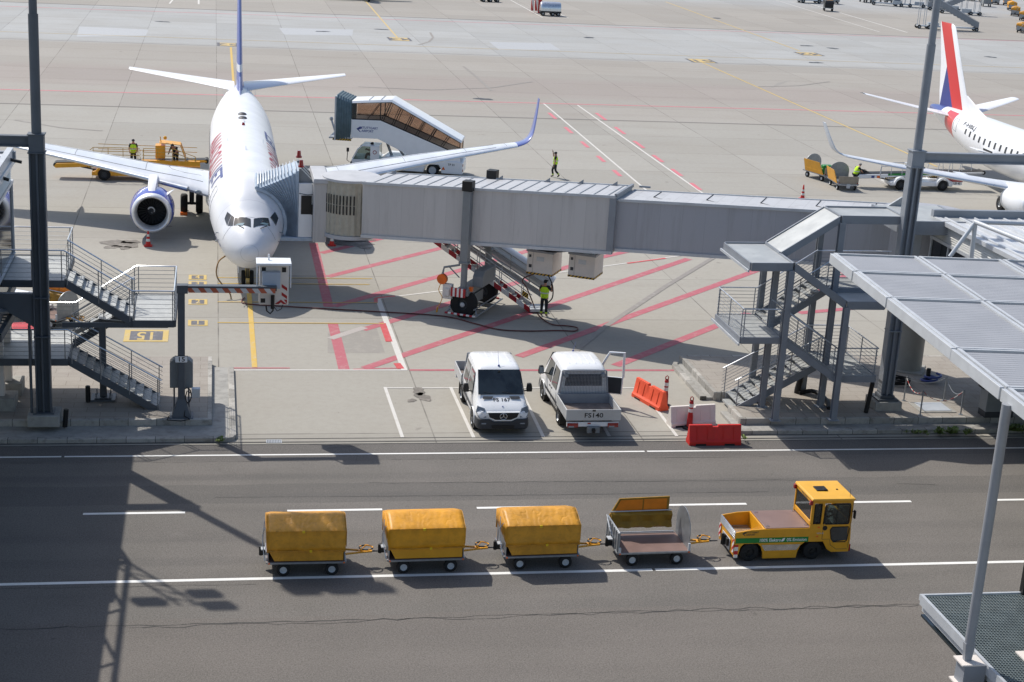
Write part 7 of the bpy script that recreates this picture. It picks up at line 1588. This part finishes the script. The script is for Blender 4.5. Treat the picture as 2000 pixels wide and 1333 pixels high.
mb = MB(); mb.tube([(6.95, SW_+.1, 2.15), (7.0, -SW_-.1, 2.15), (7.35, -SW_-.5, 2.9)], .07, 8); mb.ball((7.36, -SW_-.52, 2.95), .14, n=10); mb.build('bumper_tube', M['lsteel'], st)
mb = MB(); mb.tube([(2.8, .5, 1.0), (3.3, .5, 2.2)], .09, 8); mb.tube([(1.9, .5, 1.0), (2.4, .5, 1.6), (3.1, .5, 2.1)], .07, 8); mb.box(2.9, 3.4, .2, .8, 2.05, 2.3); mb.build('lift_ram', M['steel'], st)
wp = st.matrix_basis if False else (Matrix.Translation(p) @ Matrix.Rotation(R(165.5), 4, 'Z'))
q = wp @ V3((4.1, .62, .62)); seated('driver in a lime vest at the wheel of the stairs truck', q, R(165.5-90))

# ---------------------------------------------------------------- belt loaders
def belt_loader(label, loc, rz, body, side, flip=1, second=None):
    """x from the low end to the high end, y=-1 faces the terminal"""
    t = thing('belt_loader', label, 'belt loader', loc, rz)
    mb = MB(); mb.prism([(0, .78), (.1, .66), (3.0, .82), (9.3, 1.2), (9.3, 1.32), (3.0, 1.06), (.15, .95)], 'y', -.48, .48); bm_ = mb.build('boom', body, t, bevel=.03)
    mb = MB(); mb.slab([(.1, -.36, .97), (2.6, -.36, 1.06), (2.6, .36, 1.06), (.1, .36, .97)], .03, 0, (0, 0, 1)); mb.slab([(2.6, -.36, 1.06), (9.3, -.36, 1.33), (9.3, .36, 1.33), (2.6, .36, 1.06)], .03, 0, (0, 0, 1)); mb.cyl((.08, -.42, .84), (.08, .42, .84), .13, n=14); mb.cyl((9.3, -.42, 1.26), (9.3, .42, 1.26), .14, n=14); mb.build('belt', M['black'], bm_)
    if side: mb = MB(); mb.slab([(2.2, -.49, .92), (6.4, -.49, 1.08), (6.4, -.49, 1.26), (2.2, -.49, 1.05)], .01, 0, (0, -1, 0)); mb.build('side_band', side, bm_)
    mb = MB(); mb.slab([(2.0, -.485, .72), (6.2, -.485, .92), (6.2, -.485, .99), (2.0, -.485, .79)], .01, 0, (0, -1, 0)); mb.build('hazard_edge', M['yb'], bm_)
    mb = MB(); mb.prism([(2.3, .3), (6.9, .3), (6.9, .55), (6.2, .62), (2.6, .62), (2.3, .55)], 'y', -.85, .85); mb.build('chassis', body, t, bevel=.04)
    for x in (3.05, 6.15):
        for y in (-.8, .8):
            wheel(t, (x, y, .38), .38, .28, (0, 1, 0), .5, hubm='dgrey')
            mb = MB(); n = 12; mb.rings([[(x+r*math.cos(math.pi*i/n), y+w_, .38+r*math.sin(math.pi*i/n)) for r, w_ in ((.42, -.17), (.55, -.17), (.55, .17), (.42, .17))] for i in range(n+1)]); mb.build('mudguard', second or body, t, bevel=.01)
    mb = MB(); mb.tube([(3.4, .3, .6), (5.4, .3, 1.0)], .06, 8); mb.tube([(1.6, -.3, .75), (2.6, -.3, .55)], .05, 8); mb.build('lift_ram', M['dgrey'], t)
    return t
b1 = belt_loader('yellow belt loader with guard rails behind the left wing', (-9.75, 99.4, 0), 0, M['yellow'], None)
mb = MB(); mb.box(4.0, 8.9, .35, .95, .7, .78); mb.box(5.3, 8.9, -.75, -.35, 1.0, 1.3); mb.build('work_deck', M['yellow'], b1, bevel=.02)
mb = MB()
for z in (1.6, 1.82, 2.05): mb.tube([(2.2, -.7, z-.18), (2.4, -.7, z), (5.2, -.7, z), (5.25, -.7, z-.2)], .022, 6); mb.tube([(5.4, -.7, z-.25), (5.45, -.7, z), (7.3, -.7, z), (8.6, -.7, z-.45), (8.65, -.7, 1.36)], .022, 6)
for x in (2.4, 3.3, 4.2, 5.1, 5.45, 6.3, 7.2, 8.0, 8.6): mb.tube([(x, -.7, 1.25), (x, -.7, 2.05 if x < 7.4 else 1.6)], .022, 6)
for z in (1.7, 2.0): mb.tube([(2.6, .8, z), (8.7, .8, z-.1)], .02, 6)
mb.build('guard_rail', mat('rail_yellow', (196, 156, 70), .5), b1)
mb = MB(); mb.box(6.15, 6.75, -.35, .5, 1.36, 2.18); mb.build('engine_box', M['yellow'], b1, bevel=.03)
mb = MB(); mb.slab([(6.4, -.5, 2.36), (7.7, -.5, 2.24), (7.7, .6, 2.24), (6.4, .6, 2.36)], .04, 0, (0, 0, 1)); mb.tube([(7.7, -.45, 2.24), (8.0, -.45, 1.4)], .035, 6); mb.tube([(7.7, .5, 2.24), (8.0, .5, 1.4)], .035, 6); mb.tube([(6.5, -.3, 2.4), (6.45, -.3, 2.75)], .03, 6); mb.ball((6.75, -.2, 2.66), .12, n=10); mb.build('sun_roof', M['yellow'], b1)
b2 = belt_loader('white belt loader with a green band serving the regional jet', (43.75, 101.6, 0), 0, M['white'], M['green'])
mb = MB()
for z in (1.55, 1.8): mb.tube([(1.6, -.5, z-.55), (1.65, -.5, z), (4.0, -.5, z+.1)], .025, 6)
for x in (1.65, 2.4, 3.2, 4.0): mb.tube([(x, -.5, .95), (x, -.5, 1.85)], .022, 6)
for i in range(4): mb.tube([(5.0+i*.8, -.5, 1.2), (5.1+i*.8, -.5, 1.95+.12*i), (6.1+i*.7, -.5, 2.05+.1*i), (6.2+i*.7, -.5, 1.4)], .025, 6)
mb.build('guard_rail', M['lsteel'], b2)
for x_, m_ in ((1.0, 'navy'), (1.4, 'amber')): mb = MB(); mb.box(x_, x_+.22, -.5, -.49, .74, .9); mb.build('sticker', M[m_], b2)
mb = MB(); mb.box(6.85, 7.6, -.8, .8, .42, .66, 0); mb.box(6.85, 7.62, -.82, .82, .66, .74, 1); mb.text('LB 45', (7.22, -.806, .54), (1, 0, 0), (0, 0, 1), .22, 2); bb = mb.build('rear_bumper', [M['white'], M['deepred'], M['black']], b2)
# ---------------------------------------------------------------- ground crew
WALK = dict(hiR=(.1, .02, .9), knR=(.11, .2, .5), anR=(.11, .12, .09), toR=(.12, .3, .04), hiL=(-.1, -.02, .9), knL=(-.11, -.04, .5), anL=(-.11, -.32, .2), toL=(-.12, -.2, .06))
person('marshaller in a lime vest raising one arm on the open apron', G(1083, 347), R(70), dict(WALK, shR=(.19, 0, 1.44), elR=(.38, .2, 1.36), wrR=(.36, .26, 1.66), elL=(-.28, -.02, 1.15), wrL=(-.36, .02, .92)), trousers='cloth', cuffs=True)
person('worker in a lime vest holding a cable below the bridge air units', G(1061, 618), R(-28), dict(elR=(.3, .1, 1.2), wrR=(.22, .32, 1.42), elL=(-.27, .05, 1.18), wrL=(-.2, .28, 1.12), knR=(.12, 0, .5), anR=(.14, -.05, .09), toR=(.16, .12, .04), look=(.2, .8, .3)), cuffs=True)
person('worker in a lime vest standing on the yellow belt loader', V3((-4.95, 99.2, .78)), R(180), dict(elR=(.26, .1, 1.16), wrR=(.2, .28, 1.0), elL=(-.26, .1, 1.16), wrL=(-.2, .28, 1.0)), gloves=True)
person('grey-haired loader in a lime vest lifting a dark suitcase at the belt', G(1668, 366), R(-75), dict(waist=(0, .05, 1.08), chest=(0, .14, 1.28), neck=(0, .22, 1.44), skull=(0, .28, 1.52), crown=(0, .3, 1.64), shR=(.19, .14, 1.38), elR=(.25, .3, 1.15), wrR=(.18, .5, 1.0), shL=(-.19, .14, 1.38), elL=(-.25, .3, 1.15), wrL=(-.18, .5, 1.0)), head='hair', hairm='greyhair')
q = G(1668, 366); mb = MB(); mb.box(-.33, .33, -.12, .12, 0, .46); mb.tube([(-.1, 0, .46), (-.1, 0, .52), (.1, 0, .52), (.1, 0, .46)], .015, 5); o = mb.build('suitcase', M['black'], bevel=.05); o.location = q+V3((.62, .12, .72)); o.rotation_euler = (R(-12), R(20), R(10)); tag(o, 'dark suitcase held by the loader at the belt', 'suitcase')
person('loader hidden behind the rail of the yellow belt loader beside the engine box', V3((-2.35, 99.3, .85)), R(150), dict(waist=(0, .1, 1.0), chest=(0, .2, 1.16), neck=(0, .3, 1.28), skull=(0, .36, 1.34), crown=(0, .38, 1.46), shR=(.19, .2, 1.24), shL=(-.19, .2, 1.24), elR=(.25, .35, 1.0), wrR=(.2, .5, .9), elL=(-.25, .35, 1.0), wrL=(-.2, .5, .9)), vest=False)
# ---------------------------------------------------------------- carts at the right stand and behind the left stairs
def cart2(label, loc, rz, group='open carts at the right stand'):
    """open cart seen end-on: yellow side screen, round end plate"""
    t = thing('luggage_cart', label, 'luggage cart', loc, rz, group)
    mb = MB(); mb.box(-.75, .75, -1.2, 1.2, .42, .5); mb.build('deck', M['steel'], t, bevel=.01)
    for x in (-.6, .6):
        for y in (-.8, .8): wheel(t, (x, y, .2), .2, .13, (1, 0, 0), .5, hubm='lsteel')
    mb = MB(); mb.slab([(-.74, -1.1, .5), (-.74, .9, .5), (-.95, .9, 1.35), (-.95, -.8, 1.35)], .04, 0, (-1, 0, 0))
    for z in (.75, .95): mb.tube([(-.83, -1.0, z), (-.83, .9, z)], .02, 5)
    mb.build('side_screen', M['yellow'], t)
    mb = MB(); n = 18; pts = [(-.7, .5), (.7, .5)]+[(.7*math.cos(math.pi*i/n), 1.0+.62*math.sin(math.pi*i/n)) for i in range(n+1)]; mb.prism(pts, 'y', 1.0, 1.03); mb.build('end_plate', M['steel'], t)
    mb = MB(); mb.box(-.7, .7, -1.18, -1.14, .5, 1.0)
    mb.build('tail_panel', M['deck'] if False else mat('grey_brown_panel', (150, 140, 124), .6) if 'gb' not in M else M['gb'], t); M['gb'] = bpy.data.materials['grey_brown_panel']
    mb = MB(); mb.box(-.7, .7, -1.2, -1.15, .38, .48); mb.box(-.12, .12, -1.26, -1.18, .2, .48); mb.build('coupling', M['lsteel'], t)
    for x in (-.64, .64): mb = MB(); mb.poly([(x-.06, -1.205, .52), (x+.06, -1.205, .52), (x, -1.205, .62)]); mb.build('reflector', M['redlamp'], t, norm=False)
    return t
cart2('yellow-sided luggage cart with a round end plate, the farther one at the right stand', (42.4, 104.3, 0), R(18)); cart2('yellow-sided luggage cart with a round end plate, nearer to the loader', (42.75, 101.2, 0), R(-4))
mb = MB(); mb.box(-.5, .5, -.3, .3, 0, .4); mb.box(-.4, .3, -.28, .25, .4, .62); o = mb.build('luggage_pile', M['green'], bevel=.06); o.location = (42.5, 103.6, .5); tag(o, 'green bags on the farther luggage cart', 'luggage')
c0 = [o for o in COL.objects if o.get('category') == 'baggage cart'][-1]
c1 = copy_tree(c0); c1.location = G(140, 628)+V3((-2.3, 0, 0)); c1.rotation_euler = (0, 0, R(-38)); c1['label'] = 'open baggage cart with a dark round end plate behind the left stairs'; c1['group'] = 'carts behind the left stairs'
t = thing('luggage_cart', 'luggage cart with a bright red cover beside the left mast', 'luggage cart', G(46, 708), R(8), 'carts behind the left stairs')
mb = MB(); mb.box(-.7, .7, -.5, .9, .3, .4); mb.build('deck', M['steel'], t)
mb = MB(); mb.prism([(-.55, .4), (.6, .4), (.62, .95), (.5, 1.45), (-.4, 1.45), (-.5, .95)], 'y', -.45, .8); mb.box(-.66, .64, -.55, -.44, .78, .98); mb.build('cover', mat('red_tarpaulin', (186, 22, 40), .55, var=.15, scale=4, bump=.5), t, bevel=.05)
for x in (-.45, .45):
    for y in (-.4, .8): wheel(t, (x, y, .17), .17, .1, (1, 0, 0), .5)
t = thing('utility_trailer', 'white trailer with dark wheels partly hidden behind the left corridor columns', 'trailer', G(48, 622), R(-30), 'carts behind the left stairs')
mb = MB(); mb.box(-1.2, 1.1, -.6, .6, .5, .66); mb.box(-1.0, .4, -.55, .5, .66, 1.1); mb.build('trailer_body', M['white'], t, bevel=.03)
for x in (-.6, .6):
    for y in (-.55, .55): wheel(t, (x, y, .28), .28, .18, (0, 1, 0), .5)
# ---------------------------------------------------------------- far apron
t = thing('tank_trailer', 'silver rounded trailer beside a red and white post on the far apron', 'trailer', G(1074, 31), R(-4))
mb = MB(); n = 14; rs = []
for x, k in ((-1.45, .82), (-1.3, .97), (-.6, 1), (.6, 1), (1.3, .97), (1.45, .85)): rs.append([(x, -.9*k, .7), (x, .9*k, .7)]+[(x, .9*k*math.cos(math.pi*i/n), 1.0+.95*k*math.sin(math.pi*i/n)) for i in range(n+1)])
mb.rings(rs); mb.build('tank', M['alu'], t)
mb = MB(); mb.box(-1.5, 1.5, -.8, .8, .45, .68); mb.build('chassis', M['dgrey'], t)
for x in (-1.1, .3, 1.1):
    for y in (-.75, .75): wheel(t, (x, y, .3), .3, .2, (0, 1, 0), .5)
t = thing('marker_post', 'red and white marker board left of the silver trailer', 'marker', G(1054, 26))
mb = MB(); mb.cyl((0, .1, 0), (0, .1, 4.2), .28, n=12); mb.build('post', M['deepred'], t)
for x in (-1.3, -.75): mb = MB(); mb.box(x, x+.42, 0, .15, .3, 2.0); mb.build('board', stripes('marker_stripes', (224, 214, 206), (196, 60, 56), (1, .2, .2), .6), t)
covered = [o for o in COL.objects if o.get('category') == 'baggage cart' and 'covered' in o['label']]
FARC = [(1640, 9, 100, 'alone at the top edge beside a dark cart'), (1985, 22, 70, 'in the right corner, front row, left of three'), (1990, 33, 60, 'in the right corner, front row, middle'), (2006, 42, 50, 'in the right corner cut by the picture edge'), (1905, 3, 80, 'in the top right row, first from the left'), (1930, 7, 75, 'in the top right row, second from the left'), (1952, 10, 70, 'in the top right row, third from the left'), (1975, 12, 66, 'in the top right row, fourth from the left'), (2001, 66, 40, 'by itself at the right edge below the corner row')]
for i, (x, y, a, l) in enumerate(FARC):
    c = copy_tree(covered[i % len(covered)]); c.location = G(x, y); c.rotation_euler = (0, 0, R(a)); c['label'] = 'far yellow covered cart '+l; c['group'] = 'covered carts on the far apron'
GC = [(1617, 22, 75, 'dark grey cart standing alone near the far white lines'), (1600, 4, 80, 'grey cart at the top edge left of the far yellow cart'), (1690, 5, 95, 'grey cart at the top edge right of the far yellow cart'), (1730, 7, 95, 'low grey cart at the top edge left of the parked stairs'), (1925, 13, 75, 'grey box cart left of the far yellow rows')]
for x, y, a, l in GC:
    t = thing('grey_cart', l, 'cart', G(x, y), R(a), 'grey carts on the far apron')
    mb = MB(); mb.box(-1.2, 1.2, -.75, .75, .5, .6); mb.build('deck', M['steel'], t)
    mb = MB(); mb.prism([(-1.1, .6), (1.1, .6), (1.1, 1.3), (.8, 1.7), (-.8, 1.7), (-1.1, 1.3)], 'y', -.7, .7); mb.build('cover', M['black'] if x == 1617 else M['mgrey'], t, bevel=.05)
    for xx in (-.8, .8):
        for yy in (-.65, .65): wheel(t, (xx, yy, .25), .25, .16, (0, 1, 0), .5)
def mobile_stairs(label, px, py, a, h=3.4, ln=5.2):
    t = thing('mobile_stairs', label, 'mobile stairs', G(px, py), R(a), 'parked passenger stairs on the far apron')
    mb = MB(); mb.box(-.8, ln, -.55, .55, .35, .5); mb.box(.8, 2.4, -.5, .5, .5, .95); mb.build('base_frame', M['lsteel'], t)
    for x in (-.6, .9, ln-.3):
        for y in (-.7, .7): wheel(t, (x, y, .3), .3, .18, (0, 1, 0), .5)
    for y in (-.6, .6):
        mb = MB(); mb.slab([(ln, y, .45), (.4, y, h-.15), (.4, y, h+.75), (ln, y, 1.3)], .05, 0, (0, 1, 0)); mb.build('side_panel', M['msteel'], t)
    mb = MB()
    for i in range(14): x = ln-(ln-.4)*i/14; z = .45+(h-.6)*i/14; mb.box(x-.3, x, -.55, .55, z, z+.05)
    mb.box(-1.1, .4, -.6, .6, h-.1, h); mb.build('steps', M['steel'], t)
    mb = MB()
    for x, y in ((-.6, -.5), (-.6, .5), (.3, -.5), (.3, .5)): mb.tube([(x, y, .5), (x, y, h)], .05, 6)
    for y in (-.6, .6): mb.tube([(.4, y, h+.9), (-1.1, y, h+.9), (-1.1, y, h)], .04, 6); mb.tube([(ln, y, 1.35), (.4, y, h+.9)], .04, 6)
    mb.build('support_frame', M['lsteel'], t)
mobile_stairs('parked grey passenger stairs standing alone behind the red tail fin', 1800, 56, -8, 4.4, 8.4)
mobile_stairs('parked passenger stairs at the top edge, left of the lamp mast', 1770, 14, 160, 3.6, 6); mobile_stairs('parked passenger stairs at the top edge just left of the mast, in the rear', 1812, 16, 165, 3.6, 6)
mobile_stairs('parked passenger stairs at the top edge right of the mast', 1880, 24, 165, 3.6, 6); mobile_stairs('parked passenger stairs farthest right beside the grey box cart', 1905, 30, 165, 3.4, 6)
t = thing('service_vehicle', 'white service vehicle cut by the top edge near the far grey carts', 'vehicle', G(1580, 6), R(3))
mb = MB(); mb.prism([(-2.4, .4), (2.2, .4), (2.3, 1.1), (1.6, 1.9), (-2.4, 1.95)], 'y', -.9, .9); mb.build('body', M['white'], t, bevel=.06)
mb = MB(); mb.box(-1.2, 1.2, -.91, -.9, 1.2, 1.8); mb.build('window', M['gldark'], t)
for x in (-1.5, 1.5):
    for y in (-.85, .85): wheel(t, (x, y, .36), .36, .22, (0, 1, 0), .5)
t = thing('tow_cart', 'dark low cart on the top picture edge left of the silver trailer', 'cart', G(956, 4), R(5))
mb = MB(); mb.box(-1.5, 1.5, -.7, .7, .4, .8); mb.build('deck', M['dgrey'], t, bevel=.03)
for x in (-1.1, 0, 1.1):
    for y in (-.65, .65): wheel(t, (x, y, .28), .28, .2, (0, 1, 0), .5)
# small aircraft mostly above the picture: its wheels and shadow show at the top edge
t = thing('light_aircraft', 'small aircraft above the top edge showing only dark belly, wheels and shadow', 'airplane', G(712, 2)+V3((0, 1.5, 0)), R(8))
LA = Hull([(-4.5, .05, 1.7, 1.6, .5), (-4.0, .5, 2.1, 1.2, .5), (-2.5, .95, 2.6, .7, .5), (0, 1.1, 2.7, .6, .5), (3, .9, 2.7, .9, .5), (6.5, .3, 2.6, 1.8, .5), (7.5, .05, 2.5, 2.2, .5)])
LA.mesh(24).build('fuselage', M['planewhite'], t, ang=60)
for s in (1, -1): wing_mesh([(.3, -1.2, 1.4, 1.0, .3, 0), (6.5, -.6, .7, 1.5, .12, 0)], s, 8).build('wing', M['planewhite'], t); wing_mesh([(.1, 5.6, 7.2, 4.2, .12, 0), (2.4, 6.2, 7.2, 4.3, .06, 0)], s, 8).build('tailplane', M['planewhite'], t)
fin_mesh([(2.4, 4.8, 7.2, .16), (4.3, 6.2, 7.6, .1)], 8).build('fin', M['planewhite'], t)
for x, y in ((-1.3, .6), (1.3, .6), (0, -3.2)): mb = MB(); mb.cyl((x, y, .3), (x, y, 1.2), .09, n=8); g_ = mb.build('landing_gear', M['dgrey'], t); wheel(g_, (x, y, .34), .34, .3, (1, 0, 0), .4)
# canopy frame of the next stairs truck beside the regional jet
t = thing('stairs_canopy', 'grey-green stair canopy frame beside the regional jet at the right edge', 'stairs', (58.6, 103.0, 0), R(8))
mb = MB(); mb.tube([(-1.2, -.6, 3.2), (-1.2, -.6, 5.4), (1.6, -.6, 5.4), (1.6, -.6, 3.2)], .12, 8); mb.tube([(-1.2, .9, 3.2), (-1.2, .9, 5.4), (1.6, .9, 5.4), (1.6, .9, 3.2)], .12, 8); mb.build('frame', M['lsteel'], t)
mb = MB(); mb.box(-1.25, 1.65, -.6, .9, 5.42, 5.5); mb.box(-1.25, -1.15, -.5, .9, 3.2, 5.4); mb.build('canopy', M['sea'], t); mb = MB(); mb.prism([(-1.2, 3.0), (1.6, 3.0), (8, .6), (8, .3), (1.6, 2.6), (-1.2, 2.6)], 'y', -.6, .9); mb.build('stair_body', M['white'], t)
for x in (1.5, 6.5):
    for y in (-.6, .9): wheel(t, (x, y, .4), .4, .25, (0, 1, 0), .5)
mb = MB(); mb.box(0.8, 7.5, -.5, .8, .5, .9); mb.tube([(1.2, .1, .9), (1.2, .1, 2.7)], .2, 8); mb.build('chassis', M['dgrey'], t)
